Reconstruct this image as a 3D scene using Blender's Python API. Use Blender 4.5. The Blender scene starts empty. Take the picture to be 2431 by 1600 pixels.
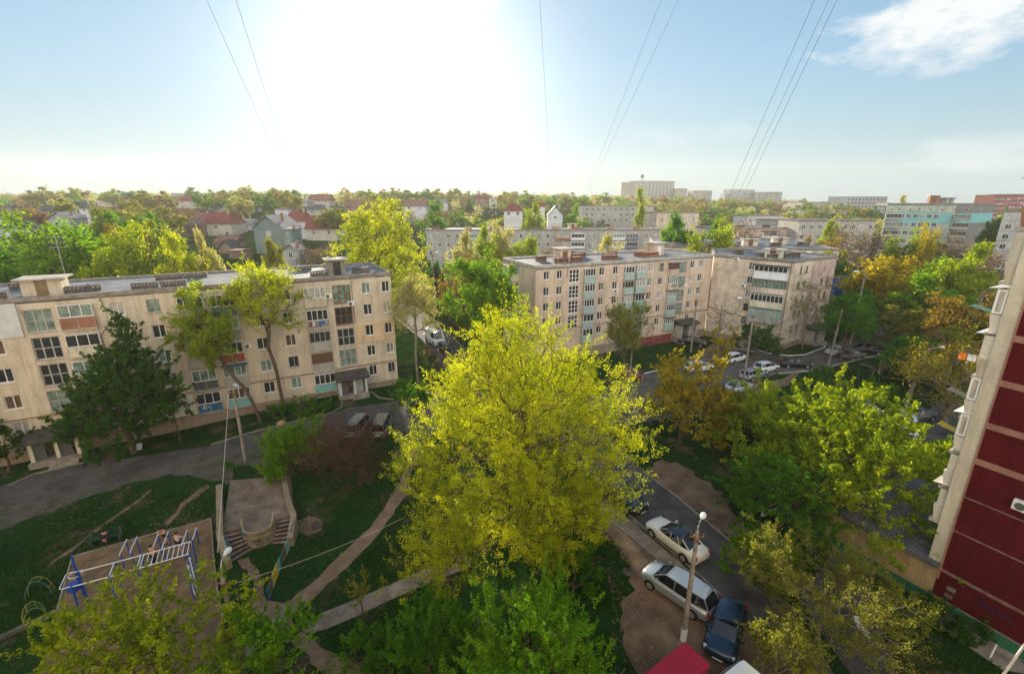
import bpy, bmesh, math, random
import numpy as np
from mathutils import Vector, Matrix, geometry

# ------------------------------------------------------------------ camera, sky, sun
H = 24.0; F = 1100.0; PT = math.atan(322/1100); PC, PS = math.cos(PT), math.sin(PT)
SC = bpy.context.scene; FILL_BANK = 7.6
cam = bpy.data.cameras.new('camera'); cam.sensor_width = 36; cam.lens = 36*F/2431
cam.clip_start = .1; cam.clip_end = 6000
camo = bpy.data.objects.new('camera', cam); SC.collection.objects.link(camo)
camo.location = (0, 0, H); camo.rotation_euler = (math.pi/2-PT, 0, 0); SC.camera = camo
SAZ, SEL = math.radians(-12.4), math.radians(11.5)
world = bpy.data.worlds.new('World'); SC.world = world; world.use_nodes = True
nt = world.node_tree; N = nt.nodes; LK = nt.links
bg = N['Background']; bg.inputs[1].default_value = .15
sky = N.new('ShaderNodeTexSky'); sky.sky_type = 'NISHITA'; sky.sun_disc = False
sky.sun_elevation = SEL; sky.sun_rotation = SAZ; sky.dust_density = .4; sky.ozone_density = 3; sky.air_density = 1
gm = N.new('ShaderNodeGamma'); gm.inputs[1].default_value = .37; LK.new(sky.outputs[0], gm.inputs[0])
def wmix(a, b, fac, mode='MIX'):
    m = N.new('ShaderNodeMix'); m.data_type = 'RGBA'; m.blend_type = mode
    for v, i in ((fac, 0), (a, 6), (b, 7)):
        if hasattr(v, 'type') or hasattr(v, 'links'): LK.new(v, m.inputs[i])
        else: m.inputs[i].default_value = v
    return m.outputs[2]
def wmath(op, a, b=0.0, c=None, clamp=False):
    m = N.new('ShaderNodeMath'); m.operation = op; m.use_clamp = clamp
    for i, v in enumerate((a, b, c)):
        if v is None: continue
        if hasattr(v, 'links'): LK.new(v, m.inputs[i])
        else: m.inputs[i].default_value = v
    return m.outputs[0]
hs = N.new('ShaderNodeHueSaturation'); hs.inputs['Saturation'].default_value = 1.5; hs.inputs['Value'].default_value = 1.10; LK.new(gm.outputs[0], hs.inputs['Color'])
skyc = wmix(hs.outputs[0], (.88, 1.07, 1.16, 1), 1.0, 'MULTIPLY')
tc = N.new('ShaderNodeTexCoord')
gz = N.new('ShaderNodeSeparateXYZ'); LK.new(tc.outputs['Generated'], gz.inputs[0])
skyc = wmix(skyc, (1.15, 1.6, 1.85, 1), wmath('MULTIPLY', wmath('SUBTRACT', 1.0, wmath('DIVIDE', gz.outputs['Z'], .22), clamp=True), .75))
def cloud(u, v, width, height, scale, thr, amt, seed):
    """white cloud seen in the direction of one spot of the sky"""
    dx, dy = u-1215.5, v-800
    d = Vector((dx, F*PC-dy*PS, -(F*PS+dy*PC))).normalized()
    r = Vector((d.y, -d.x, 0)).normalized(); up = r.cross(d).normalized()
    def dot(vec):
        n = N.new('ShaderNodeVectorMath'); n.operation = 'DOT_PRODUCT'; LK.new(tc.outputs['Generated'], n.inputs[0])
        n.inputs[1].default_value = vec; return n.outputs['Value']
    a = dot(r); b = dot(up); f = dot(d)
    ea = wmath('DIVIDE', a, width); eb = wmath('DIVIDE', b, height)
    q = wmath('ADD', wmath('MULTIPLY', ea, ea), wmath('MULTIPLY', eb, eb))
    mask = wmath('MULTIPLY', wmath('SUBTRACT', 1.0, q, clamp=True), wmath('GREATER_THAN', f, 0.0))
    mp = N.new('ShaderNodeMapping'); LK.new(tc.outputs['Generated'], mp.inputs[0])
    mp.inputs['Location'].default_value = (seed, seed*.7, 0); mp.inputs['Scale'].default_value = (1, 1, 2.2)
    nz = N.new('ShaderNodeTexNoise'); LK.new(mp.outputs[0], nz.inputs[0])
    nz.inputs['Scale'].default_value = scale; nz.inputs['Detail'].default_value = 9; nz.inputs['Roughness'].default_value = .62
    k = wmath('MULTIPLY', wmath('SUBTRACT', wmath('ADD', nz.outputs[0], wmath('MULTIPLY', mask, .35)), thr), 7.0, clamp=True)
    return wmath('MULTIPLY', wmath('MULTIPLY', k, wmath('POWER', mask, .45)), amt)
ccol = (3.1, 3.1, 3.05, 1)
for a in ((2300, 10, .26, .10, 5.5, .66, .85, 3.1), (2400, 350, .16, .055, 7, .68, .28, 9.4), (1120, 8, .13, .05, 9, .70, .6, 5.7),
          (430, 405, .34, .035, 8, .68, .28, 1.7), (1640, 320, .2, .03, 12, .72, .14, 7.9)):
    skyc = wmix(skyc, ccol, cloud(*a))
# bright aureole of the low sun in the haze
sd = Vector((math.sin(SAZ)*math.cos(SEL), math.cos(SAZ)*math.cos(SEL), math.sin(SEL)+.015)).normalized()
dn = N.new('ShaderNodeVectorMath'); dn.operation = 'DOT_PRODUCT'; LK.new(tc.outputs['Generated'], dn.inputs[0]); dn.inputs[1].default_value = sd
au = wmath('MULTIPLY', wmath('POWER', wmath('MAXIMUM', dn.outputs['Value'], 0.0), 46.0), 2.3)
ac_ = N.new('ShaderNodeCombineXYZ'); [LK.new(wmath('MULTIPLY', au, k), ac_.inputs[i]) for i, k in enumerate((1.0, .97, .9))]
skyc = wmix(skyc, ac_.outputs[0], 1.0, 'ADD')
# unseen cloud banks opposite the sun, added to brighten the facades
gx = N.new('ShaderNodeSeparateXYZ'); LK.new(tc.outputs['Generated'], gx.inputs[0])
nz = N.new('ShaderNodeTexNoise'); LK.new(tc.outputs['Generated'], nz.inputs[0]); nz.inputs['Scale'].default_value = 2.6; nz.inputs['Detail'].default_value = 8
fill_mask = wmath('MULTIPLY', wmath('MULTIPLY', wmath('SUBTRACT', wmath('MULTIPLY', gx.outputs['Y'], -1.0), .12), 2.6, clamp=True), wmath('MULTIPLY', wmath('SUBTRACT', nz.outputs[0], .36), 5.0, clamp=True))
skyc = wmix(skyc, (FILL_BANK, FILL_BANK*.94, FILL_BANK*.85, 1), wmath('MULTIPLY', fill_mask, .9))
LK.new(skyc, bg.inputs[0])
SC.view_settings.view_transform = 'Standard'; SC.view_settings.look = 'None'
SC.view_settings.exposure = 1.15; SC.view_settings.gamma = 1
sl = bpy.data.lights.new('sun', 'SUN'); sl.energy = 5.0; sl.angle = math.radians(.6); sl.color = (1, .86, .66)
so = bpy.data.objects.new('sun', sl); SC.collection.objects.link(so); so.location = (-60, 200, 90)
so.rotation_euler = Vector((math.sin(SAZ)*math.cos(SEL), math.cos(SAZ)*math.cos(SEL), math.sin(SEL))).to_track_quat('Z', 'Y').to_euler()

# ------------------------------------------------------------------ terrain and pixel helpers
def sst(a, b, x):
    t = min(1, max(0, (x-a)/(b-a))); return t*t*(3-2*t)
AA = [-1.3, -1.0, -.6, -.33, -.15, .1, .5, .8, 1.05, 1.4]
YY = [80, 95, 112, 140, 180, 220, 260, 300, 350, 450, 700, 1600]
ZZ = [[0, 2, 8, 9.5, 12, 15, 17.5, 19, 21, 24, 26, 26], [0, 2, 9, 10, 12, 15, 17.5, 19, 21, 24, 26, 26], [0, 2, 10, 10.5, 11.3, 15, 18, 19.2, 20.5, 23.5, 26, 26],
      [0, 1, 6, 9, 11, 14.5, 17.5, 19, 20.5, 23.5, 26, 26], [0, 0, 0, 0, 3, 8, 12, 16, 19, 23.5, 27, 27], [0, 0, 0, 0, 1.5, 5, 8.5, 12, 16, 20, 26, 26],
      [0, 0, 0, 0, 1, 3, 5.5, 7.5, 10, 13.5, 18, 18], [0, 0, 2, 4.5, 6.5, 7.5, 8, 9, 10, 12, 15, 15], [0, 1, 3, 5.5, 7, 8, 8.5, 9, 10, 12, 15, 15], [0, 1, 3, 5.5, 7, 8, 8.5, 9, 10, 12, 15, 15]]
def hgt(x, y):
    a = 0.0
    if y < 80 or True:
        top = 36+max(0, -25-x)*.35
        a = sst(top, top-5.5, y)*sst(-6, -14, x)
        b = .85*sst(-22, -42, x)*sst(75, 60, y)
        z = -1.1*(1-(1-a)*(1-b))
    if y <= 80: return z
    q = min(1.39, max(-1.29, x/y)); yy = min(y, 1599)
    i = max(k for k in range(len(AA)-1) if AA[k] <= q); j = max(k for k in range(len(YY)-1) if YY[k] <= yy)
    s = sst(AA[i], AA[i+1], q); t = (yy-YY[j])/(YY[j+1]-YY[j])
    return z+(ZZ[i][j]*(1-s)+ZZ[i+1][j]*s)*(1-t)+(ZZ[i][j+1]*(1-s)+ZZ[i+1][j+1]*s)*t
def G(u, v, dz=0.0):
    """ground point (plus dz) seen at photograph point u, v"""
    dx, dy = u-1215.5, v-800; Z = -(F*PS+dy*PC); Y = F*PC-dy*PS; z = dz; x = y = 0
    for _ in range(12):
        t = (z-H)/Z; x, y = dx*t, Y*t; z = hgt(x, y)+dz
    return x, y
def AT(u, v, Y0):
    """x, z of photograph point u, v at the distance Y0"""
    dx, dy = u-1215.5, v-800; t = Y0/(F*PC-dy*PS)
    return dx*t, H-(F*PS+dy*PC)*t
def PX(x, y, z):
    z -= H; d = y*PC-z*PS
    return 1215.5+F*x/d, 800-F*(y*PS+z*PC)/d

# ------------------------------------------------------------------ materials
MATS = {}
def nodes(name):
    m = bpy.data.materials.new(name); m.use_nodes = True; return m, m.node_tree, m.node_tree.nodes['Principled BSDF']
def L4(c): return (c[0], c[1], c[2], 1)
def mat(name, col, rough=.8, var=.15, scale=3.0, bump=0.0, bscale=None, metal=0.0, spec=.3, col2=None, stretch=None, coat=0.0, thr=None):
    """procedural surface: base colour broken by two noises, optional bump"""
    if name in MATS: return MATS[name]
    m, t, p = nodes(name); n = t.nodes; l = t.links
    g = n.new('ShaderNodeNewGeometry'); mp = n.new('ShaderNodeMapping'); l.new(g.outputs['Position'], mp.inputs[0])
    if stretch: mp.inputs['Scale'].default_value = stretch
    nz = n.new('ShaderNodeTexNoise'); l.new(mp.outputs[0], nz.inputs[0]); nz.inputs['Scale'].default_value = scale
    nz.inputs['Detail'].default_value = 6; nz.inputs['Roughness'].default_value = .65
    r = n.new('ShaderNodeValToRGB'); l.new(nz.outputs[0], r.inputs[0])
    c2 = col2 or tuple(c*(1-var*1.6) for c in col); c1 = tuple(min(1, c*(1+var)) for c in col) if not col2 else col
    lo, hi = thr or (.35, .65)
    r.color_ramp.elements[0].position = lo; r.color_ramp.elements[1].position = hi
    r.color_ramp.elements[0].color = L4(c2); r.color_ramp.elements[1].color = L4(c1)
    l.new(r.outputs[0], p.inputs['Base Color'])
    p.inputs['Roughness'].default_value = rough; p.inputs['Metallic'].default_value = metal
    p.inputs['Specular IOR Level'].default_value = spec; p.inputs['Coat Weight'].default_value = coat
    if bump:
        b = n.new('ShaderNodeBump'); z = n.new('ShaderNodeTexNoise'); l.new(g.outputs['Position'], z.inputs[0])
        z.inputs['Scale'].default_value = bscale or scale*6; z.inputs['Detail'].default_value = 5
        l.new(z.outputs[0], b.inputs['Height']); b.inputs['Strength'].default_value = bump; b.inputs['Distance'].default_value = .05
        l.new(b.outputs[0], p.inputs['Normal'])
    MATS[name] = m; return m
def stone(name, col, line, bw, bh, var=.12):
    """blocks with dark joints; object coordinates: x along the wall, z up"""
    m, t, p = nodes(name); n = t.nodes; l = t.links
    tc = n.new('ShaderNodeTexCoord'); mp = n.new('ShaderNodeMapping'); l.new(tc.outputs['Object'], mp.inputs[0])
    mp.inputs['Rotation'].default_value = (-math.pi/2, 0, 0)
    b = n.new('ShaderNodeTexBrick'); l.new(mp.outputs[0], b.inputs[0]); b.inputs['Scale'].default_value = 1
    b.inputs['Brick Width'].default_value = bw; b.inputs['Row Height'].default_value = bh; b.inputs['Mortar Size'].default_value = .018
    b.inputs['Color1'].default_value = L4(col); b.inputs['Color2'].default_value = L4(tuple(c*(1-var) for c in col)); b.inputs['Mortar'].default_value = L4(line)
    nz = n.new('ShaderNodeTexNoise'); l.new(tc.outputs['Object'], nz.inputs[0]); nz.inputs['Scale'].default_value = .6; nz.inputs['Detail'].default_value = 7
    r = n.new('ShaderNodeValToRGB'); l.new(nz.outputs[0], r.inputs[0]); r.color_ramp.elements[0].color = (.62, .6, .58, 1); r.color_ramp.elements[1].color = (1.1, 1.08, 1.05, 1)
    r.color_ramp.elements[0].position = .3; r.color_ramp.elements[1].position = .62
    x = n.new('ShaderNodeMix'); x.data_type = 'RGBA'; x.blend_type = 'MULTIPLY'; x.inputs[0].default_value = 1
    l.new(b.outputs[0], x.inputs[6]); l.new(r.outputs[0], x.inputs[7]); l.new(x.outputs[2], p.inputs['Base Color'])
    p.inputs['Roughness'].default_value = .9; p.inputs['Specular IOR Level'].default_value = .2
    MATS[name] = m; return m
def stucco(name, col, dirt=(.16, .13, .1), amt=.5, seed=0.0):
    """old render: soft patches, fine grain and rain streaks running down"""
    m, t, p = nodes(name); n = t.nodes; l = t.links
    g = n.new('ShaderNodeNewGeometry')
    def noise(sc, detail, st=(1, 1, 1)):
        mp = n.new('ShaderNodeMapping'); l.new(g.outputs['Position'], mp.inputs[0]); mp.inputs['Scale'].default_value = st; mp.inputs['Location'].default_value = (seed, seed, seed)
        z = n.new('ShaderNodeTexNoise'); l.new(mp.outputs[0], z.inputs[0]); z.inputs['Scale'].default_value = sc; z.inputs['Detail'].default_value = detail; z.inputs['Roughness'].default_value = .65
        return z.outputs[0]
    def ramp(f, a, b, lo, hi):
        r = n.new('ShaderNodeValToRGB'); l.new(f, r.inputs[0]); r.color_ramp.elements[0].position = lo; r.color_ramp.elements[1].position = hi
        r.color_ramp.elements[0].color = a; r.color_ramp.elements[1].color = b; return r.outputs[0]
    base = ramp(noise(.35, 8), L4(tuple(c*.84 for c in col)), L4(tuple(min(1, c*1.08) for c in col)), .38, .62)
    def mul(a, b, f=1.0):
        x = n.new('ShaderNodeMix'); x.data_type = 'RGBA'; x.blend_type = 'MULTIPLY'; x.inputs[0].default_value = f; l.new(a, x.inputs[6]); l.new(b, x.inputs[7]); return x.outputs[2]
    base = mul(base, ramp(noise(1.4, 8, (1.6, 1.6, .16)), (.60, .56, .52, 1), (1, 1, 1, 1), .36, .54), .58)
    base = mul(base, ramp(noise(7, 4, (.6, .6, 2)), (.88, .87, .86, 1), (1.05, 1.05, 1.05, 1), .35, .65))
    x = n.new('ShaderNodeMix'); x.data_type = 'RGBA'; l.new(ramp(noise(.9, 9), (amt, amt, amt, 1), (0, 0, 0, 1), .25, .36), x.inputs[0]); l.new(base, x.inputs[6]); x.inputs[7].default_value = L4(dirt)
    l.new(x.outputs[2], p.inputs['Base Color']); p.inputs['Roughness'].default_value = .92; p.inputs['Specular IOR Level'].default_value = .15
    b = n.new('ShaderNodeBump'); l.new(noise(14, 5), b.inputs['Height']); b.inputs['Strength'].default_value = .35; b.inputs['Distance'].default_value = .03; l.new(b.outputs[0], p.inputs['Normal'])
    MATS[name] = m; return m
def leafmat(name, c1, c2, tr=.5, boost=1.5):
    m = bpy.data.materials.new(name); m.use_nodes = True; t = m.node_tree; n = t.nodes; l = t.links
    n.remove(n['Principled BSDF']); out = n['Material Output']
    g = n.new('ShaderNodeNewGeometry'); nz = n.new('ShaderNodeTexNoise'); l.new(g.outputs['Position'], nz.inputs[0]); nz.inputs['Scale'].default_value = .6; nz.inputs['Detail'].default_value = 4
    a = n.new('ShaderNodeMath'); a.operation = 'MULTIPLY_ADD'; l.new(g.outputs['Random Per Island'], a.inputs[0]); a.inputs[1].default_value = .42; l.new(nz.outputs[0], a.inputs[2])
    r = n.new('ShaderNodeValToRGB'); l.new(a.outputs[0], r.inputs[0]); r.color_ramp.elements[0].position = .46; r.color_ramp.elements[1].position = .88
    r.color_ramp.elements[0].color = L4(c1); r.color_ramp.elements[1].color = L4(c2)
    d = n.new('ShaderNodeBsdfDiffuse'); l.new(r.outputs[0], d.inputs[0])
    x = n.new('ShaderNodeMix'); x.data_type = 'RGBA'; x.blend_type = 'MULTIPLY'; x.inputs[0].default_value = 1; l.new(r.outputs[0], x.inputs[6]); x.inputs[7].default_value = (boost, boost, boost*.75, 1); x.clamp_result = True
    tl = n.new('ShaderNodeBsdfTranslucent'); l.new(x.outputs[2], tl.inputs[0])
    s = n.new('ShaderNodeMixShader'); s.inputs[0].default_value = tr; l.new(d.outputs[0], s.inputs[1]); l.new(tl.outputs[0], s.inputs[2])
    l.new(s.outputs[0], out.inputs[0]); MATS[name] = m; return m

HBOX = []
# ------------------------------------------------------------------ object helpers
COL = SC.collection; WM = {}
def place(o, M=None, parent=None):
    M = M or Matrix.Identity(4); WM[o.name] = M
    if parent is not None: o.parent = parent; o.matrix_basis = WM[parent.name].inverted() @ M
    else: o.matrix_basis = M
    return o
def T(x, y, z=0.0, rz=0.0): return Matrix.Translation((x, y, z)) @ Matrix.Rotation(rz, 4, 'Z')
def empty(name, M, label, cat, group=None, parent=None):
    o = bpy.data.objects.new(name, None); COL.objects.link(o); o.empty_display_size = .3; place(o, M, parent)
    if label: tag(o, label, cat, group)
    return o
def tag(o, label, cat, group=None):
    o['label'] = label; o['category'] = cat
    if group: o['group'] = group
    return o
def struct(o, kind='structure'): o['kind'] = kind; return o
class MB:
    def __init__(s): s.v = []; s.f = []; s.m = []; s.smooth = False
    def add(s, vs, fs, mi=0, M=None):
        b = len(s.v)
        s.v += [tuple(M @ Vector(v)) if M else tuple(v) for v in vs]
        s.f += [[b+i for i in f] for f in fs]; s.m += [mi]*len(fs); return s
    def box(s, x0, x1, y0, y1, z0, z1, mi=0, M=None, tx=0, ty=0):
        return s.add([(x0, y0, z0), (x1, y0, z0), (x1, y1, z0), (x0, y1, z0), (x0+tx, y0+ty, z1), (x1-tx, y0+ty, z1), (x1-tx, y1-ty, z1), (x0+tx, y1-ty, z1)],
                     [(3, 2, 1, 0), (4, 5, 6, 7), (0, 1, 5, 4), (1, 2, 6, 5), (2, 3, 7, 6), (3, 0, 4, 7)], mi, M)
    def prism(s, poly, z0, z1, mi=0, M=None):
        n = len(poly); a = sum(poly[i][0]*poly[(i+1) % n][1]-poly[(i+1) % n][0]*poly[i][1] for i in range(n))
        if a < 0: poly = poly[::-1]
        z0f = z0 if callable(z0) else (lambda x, y: z0); z1f = z1 if callable(z1) else (lambda x, y: z1)
        vs = [(x, y, z0f(x, y)) for x, y in poly]+[(x, y, z1f(x, y)) for x, y in poly]
        return s.add(vs, [list(range(n))[::-1], list(range(n, 2*n))]+[(i, (i+1) % n, n+(i+1) % n, n+i) for i in range(n)], mi, M)
    def tube(s, pts, r, n=6, mi=0, M=None, r1=None, cap=True):
        pts = [Vector(p) for p in pts]; vs = []; k = len(pts); ref = Vector((.13, .21, 1))
        for i, p in enumerate(pts):
            d = (pts[min(i+1, k-1)]-pts[max(i-1, 0)]).normalized()
            a = d.cross(ref if abs(d.dot(ref.normalized())) < .95 else Vector((1, 0, 0))).normalized(); b = d.cross(a)
            rr = r if r1 is None else r+(r1-r)*i/(k-1)
            vs += [p+(a*math.cos(2*math.pi*j/n)+b*math.sin(2*math.pi*j/n))*rr for j in range(n)]
        fs = [(i*n+j, i*n+(j+1) % n, (i+1)*n+(j+1) % n, (i+1)*n+j) for i in range(k-1) for j in range(n)]
        if cap: fs += [list(range(n))[::-1], list(range((k-1)*n, k*n))]
        return s.add(vs, fs, mi, M)
    def mesh(s, name, mats):
        me = bpy.data.meshes.new(name); me.from_pydata(s.v, [], s.f)
        for m in (mats if isinstance(mats, (list, tuple)) else [mats]): me.materials.append(m)
        if len(set(s.m)) > 1: me.polygons.foreach_set('material_index', s.m)
        if s.smooth: me.polygons.foreach_set('use_smooth', [True]*len(s.f))
        me.update(); return me
    def build(s, name, mats, parent=None, M=None): return addmesh(name, s.mesh(name, mats), parent, M)
def addmesh(name, me, parent=None, M=None):
    o = bpy.data.objects.new(name, me); COL.objects.link(o)
    return place(o, M if M is not None else (WM[parent.name] if parent is not None else None), parent)
def copy_tree(o, M, parent=None):
    c = o.copy(); COL.objects.link(c); c.parent = None; place(c, M, parent)
    for ch in list(o.children): copy_tree(ch, M @ WM[o.name].inverted() @ WM[ch.name], c)
    return c
def bevel(o, w=.02, seg=1):
    m = o.modifiers.new('bevel', 'BEVEL'); m.width = w; m.segments = seg; m.limit_method = 'ANGLE'; return o

# ------------------------------------------------------------------ palette
tan1 = stucco('stucco_tan', (.66, .57, .45), amt=.35)
tan2 = stucco('stucco_peach', (.68, .54, .42), amt=.3, seed=4)
cream = stucco('stucco_cream', (.74, .70, .55), amt=.2, seed=2)
peach = stucco('insulation_peach', (.74, .55, .36), amt=.0, seed=3)
greyw = stucco('stucco_grey', (.42, .42, .39), amt=.3, seed=5)
plinth = stucco('plinth', (.33, .26, .2), amt=.6, seed=6)
whitep = mat('white_paint', (.78, .78, .77), .5, .05, 2)
whiteold = mat('white_panel', (.56, .57, .58), .6, .08, 1.2)
frame = mat('window_frame_white', (.78, .78, .77), .45, .05, 8)
frameg = mat('window_frame_grey', (.42, .40, .37), .7, .2, 8)
frameb = mat('window_frame_brown', (.20, .09, .05), .6, .25, 8)
framet = mat('window_frame_teal', (.06, .34, .38), .6, .15, 8)
framed = mat('window_frame_dark', (.07, .08, .08), .6, .15, 8)
gl_d = mat('glass_dark', (.035, .04, .045), .08, .3, 1.3, spec=.6)
gl_c = mat('glass_curtain', (.42, .40, .36), .2, .3, 2.2, spec=.6, stretch=(6, 6, .4))
gl_g = mat('glass_green', (.20, .28, .24), .12, .35, 1.6, spec=.6)
gl_b = mat('glass_brown', (.13, .09, .06), .2, .35, 2, spec=.5, stretch=(6, 6, .5))
greenglass = mat('frosted_green', (.36, .48, .46), .35, .1, 2, spec=.5)
concrete = mat('concrete', (.27, .235, .20), .9, .25, 1.5, .4, 12)
concreted = mat('concrete_dark', (.13, .115, .105), .9, .3, 1.5, .4, 12)
concretel = mat('concrete_light', (.44, .41, .36), .9, .2, 1.2, .3, 12)
roofm = mat('roofing_felt', (.16, .175, .20), .75, .35, .45, .2, 6)
roofd = mat('roofing_dark', (.07, .065, .06), .85, .3, 1.5, .2, 8)
steel = mat('grey_metal', (.4, .41, .42), .45, .1, 3, metal=.6)
rust = mat('rusty_metal', (.22, .11, .06), .8, .3, 4)
black = mat('black_rubber', (.015, .015, .016), .7, .2, 5)
teal = mat('teal_paint', (.20, .46, .46), .6, .12, 2)
bluep = mat('blue_paint', (.02, .08, .42), .45, .12, 3)
blued = mat('blue_dull', (.03, .19, .33), .7, .3, 2)
greyp = mat('grey_panel', (.33, .33, .33), .7, .2, 1.5)
darkg = mat('dark_grey_panel', (.10, .105, .11), .6, .1, 1.5)
redp = mat('red_parapet', (.36, .08, .05), .7, .2, 3)
brick = stone('brick_red', (.42, .15, .09), (.3, .2, .15), .26, .085)
lime = stone('limestone_blocks', (.70, .61, .50), (.36, .28, .21), 1.15, .42)
limep = stone('limestone_pink', (.56, .43, .38), (.30, .22, .19), 1.15, .42)
yellowp = mat('yellow_paint', (.62, .50, .06), .5, .12, 3)
greenp = mat('green_paint', (.03, .16, .09), .5, .15, 3)
asphalt = mat('asphalt', (.085, .078, .075), .9, .28, .5, .5, 30)
asph2 = mat('asphalt_worn', (.12, .105, .092), .9, .3, .4, .5, 30)
gravelly = mat('gravel_verge', (.115, .098, .085), .95, .4, .8, .9, 9, col2=(.05, .055, .035))
dirt = mat('dirt', (.17, .11, .07), .95, .3, .6, .9, 9)
dirtp = mat('trodden_dirt', (.22, .145, .092), .95, .22, .9, .6, 12)
sand = mat('sand_surface', (.20, .13, .07), .95, .25, 1.2, .8, 14)
cpath = mat('concrete_path', (.25, .195, .15), .9, .25, .8, .4, 10)
bark = mat('bark', (.12, .085, .06), .9, .3, 3, .6, 18)
barkl = mat('bark_light', (.24, .19, .15), .9, .3, 3, .6, 18)
twig = mat('twig_brown', (.11, .06, .04), .9, .3, 3)
def cracks(m, scale, width, dark=.45):
    # network of dark cracks multiplied into a surface
    t = m.node_tree; n = t.nodes; l = t.links; p = n['Principled BSDF']; src = p.inputs['Base Color'].links[0].from_socket; g = n.new('ShaderNodeNewGeometry')
    nz = n.new('ShaderNodeTexNoise'); l.new(g.outputs['Position'], nz.inputs[0]); nz.inputs['Scale'].default_value = .8; nz.inputs['Detail'].default_value = 5
    vm = n.new('ShaderNodeVectorMath'); vm.operation = 'MULTIPLY_ADD'; l.new(nz.outputs['Color'], vm.inputs[0]); vm.inputs[1].default_value = (2.4, 2.4, 2.4); l.new(g.outputs['Position'], vm.inputs[2])
    v = n.new('ShaderNodeTexVoronoi'); v.feature = 'DISTANCE_TO_EDGE'; l.new(vm.outputs[0], v.inputs['Vector']); v.inputs['Scale'].default_value = scale
    r = n.new('ShaderNodeValToRGB'); l.new(v.outputs['Distance'], r.inputs[0]); r.color_ramp.elements[0].position = 0; r.color_ramp.elements[1].position = width; r.color_ramp.elements[0].color = (dark, dark, dark, 1)
    x = n.new('ShaderNodeMix'); x.data_type = 'RGBA'; x.blend_type = 'MULTIPLY'; x.inputs[0].default_value = 1; l.new(src, x.inputs[6]); l.new(r.outputs[0], x.inputs[7]); l.new(x.outputs[2], p.inputs['Base Color'])
cracks(asphalt, .16, .006); cracks(asph2, .18, .006); cracks(cpath, .45, .02)
LV = {}
for k, c1, c2, b in (('rust', (.07, .03, .018), (.15, .065, .03), 1.1), ('fresh', (.06, .19, .012), (.21, .38, .018), 1.35), ('yellow', (.15, .22, .012), (.50, .51, .018), 1.6), ('yellowgreen', (.13, .22, .012), (.37, .42, .018), 1.35), ('bright', (.06, .18, .010), (.22, .36, .015), 1.4),
                     ('green', (.04, .13, .012), (.10, .24, .015), 1.5), ('dark', (.022, .07, .014), (.075, .17, .018), 1.7), ('pale', (.34, .34, .12), (.52, .48, .18), 1.2),
                     ('olive', (.13, .155, .025), (.28, .28, .04), 1.3), ('orange', (.18, .12, .03), (.34, .24, .035), 1.25), ('brown', (.20, .125, .06), (.32, .20, .09), 1.2),
                     ('gold', (.24, .20, .015), (.48, .38, .02), 1.25)):
    LV[k] = leafmat('leaves_'+k, c1, c2, .5, b)
def arrmesh(name, parts, m, smooth=False):
    nv = 0; Vs = []; Fs = []
    for V, Fq in parts: Vs.append(V); Fs.append(Fq+nv); nv += len(V)
    V = np.concatenate(Vs).astype(np.float32); Fq = np.concatenate(Fs).astype(np.int32)
    me = bpy.data.meshes.new(name); me.vertices.add(len(V)); me.vertices.foreach_set('co', V.ravel())
    k = Fq.shape[1]; me.loops.add(len(Fq)*k); me.loops.foreach_set('vertex_index', Fq.ravel()); me.polygons.add(len(Fq))
    me.polygons.foreach_set('loop_start', np.arange(0, len(Fq)*k, k, dtype=np.int32)); me.polygons.foreach_set('loop_total', np.full(len(Fq), k, np.int32))
    if smooth: me.polygons.foreach_set('use_smooth', np.ones(len(Fq), bool))
    me.materials.append(m); me.update(calc_edges=True); return me
# ------------------------------------------------------------------ ground
def grass_mat():
    m, t, p = nodes('ground_cover'); n = t.nodes; l = t.links; g = n.new('ShaderNodeNewGeometry')
    def noise(sc, d): z = n.new('ShaderNodeTexNoise'); l.new(g.outputs['Position'], z.inputs[0]); z.inputs['Scale'].default_value = sc; z.inputs['Detail'].default_value = d; z.inputs['Roughness'].default_value = .68; return z.outputs[0]
    def ramp(f, a, b, lo, hi):
        r = n.new('ShaderNodeValToRGB'); l.new(f, r.inputs[0]); r.color_ramp.elements[0].position = lo; r.color_ramp.elements[1].position = hi
        r.color_ramp.elements[0].color = a; r.color_ramp.elements[1].color = b; return r.outputs[0]
    gr = ramp(noise(2.2, 7), (.007, .026, .007, 1), (.022, .066, .012, 1), .3, .7)
    di = ramp(noise(1.5, 7), (.07, .05, .03, 1), (.15, .105, .068, 1), .3, .7)
    x = n.new('ShaderNodeMix'); x.data_type = 'RGBA'; ad = n.new('ShaderNodeMath'); ad.operation = 'MULTIPLY_ADD'; l.new(noise(2.7, 6), ad.inputs[0]); ad.inputs[1].default_value = .45; l.new(noise(.33, 9), ad.inputs[2]); l.new(ramp(ad.outputs[0], (0, 0, 0, 1), (1, 1, 1, 1), .765, .86), x.inputs[0]); l.new(gr, x.inputs[6]); l.new(di, x.inputs[7])
    l.new(x.outputs[2], p.inputs['Base Color']); p.inputs['Roughness'].default_value = .95; p.inputs['Specular IOR Level'].default_value = 0
    b = n.new('ShaderNodeBump'); l.new(noise(11, 6), b.inputs['Height']); b.inputs['Strength'].default_value = .9; b.inputs['Distance'].default_value = .08; l.new(b.outputs[0], p.inputs['Normal'])
    return m
gmat = grass_mat()
ys = list(np.arange(-20, 112, 1.1))+list(np.arange(112, 300, 6))+list(np.arange(300, 760, 20))+[800, 1000, 1200]
ss = np.linspace(-1, 1, 221); ss = np.sign(ss)*np.abs(ss)**1.15
gv = [(s*(85+max(0, y)*1.35), y, hgt(s*(85+max(0, y)*1.35), y)) for y in ys for s in ss]
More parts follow.
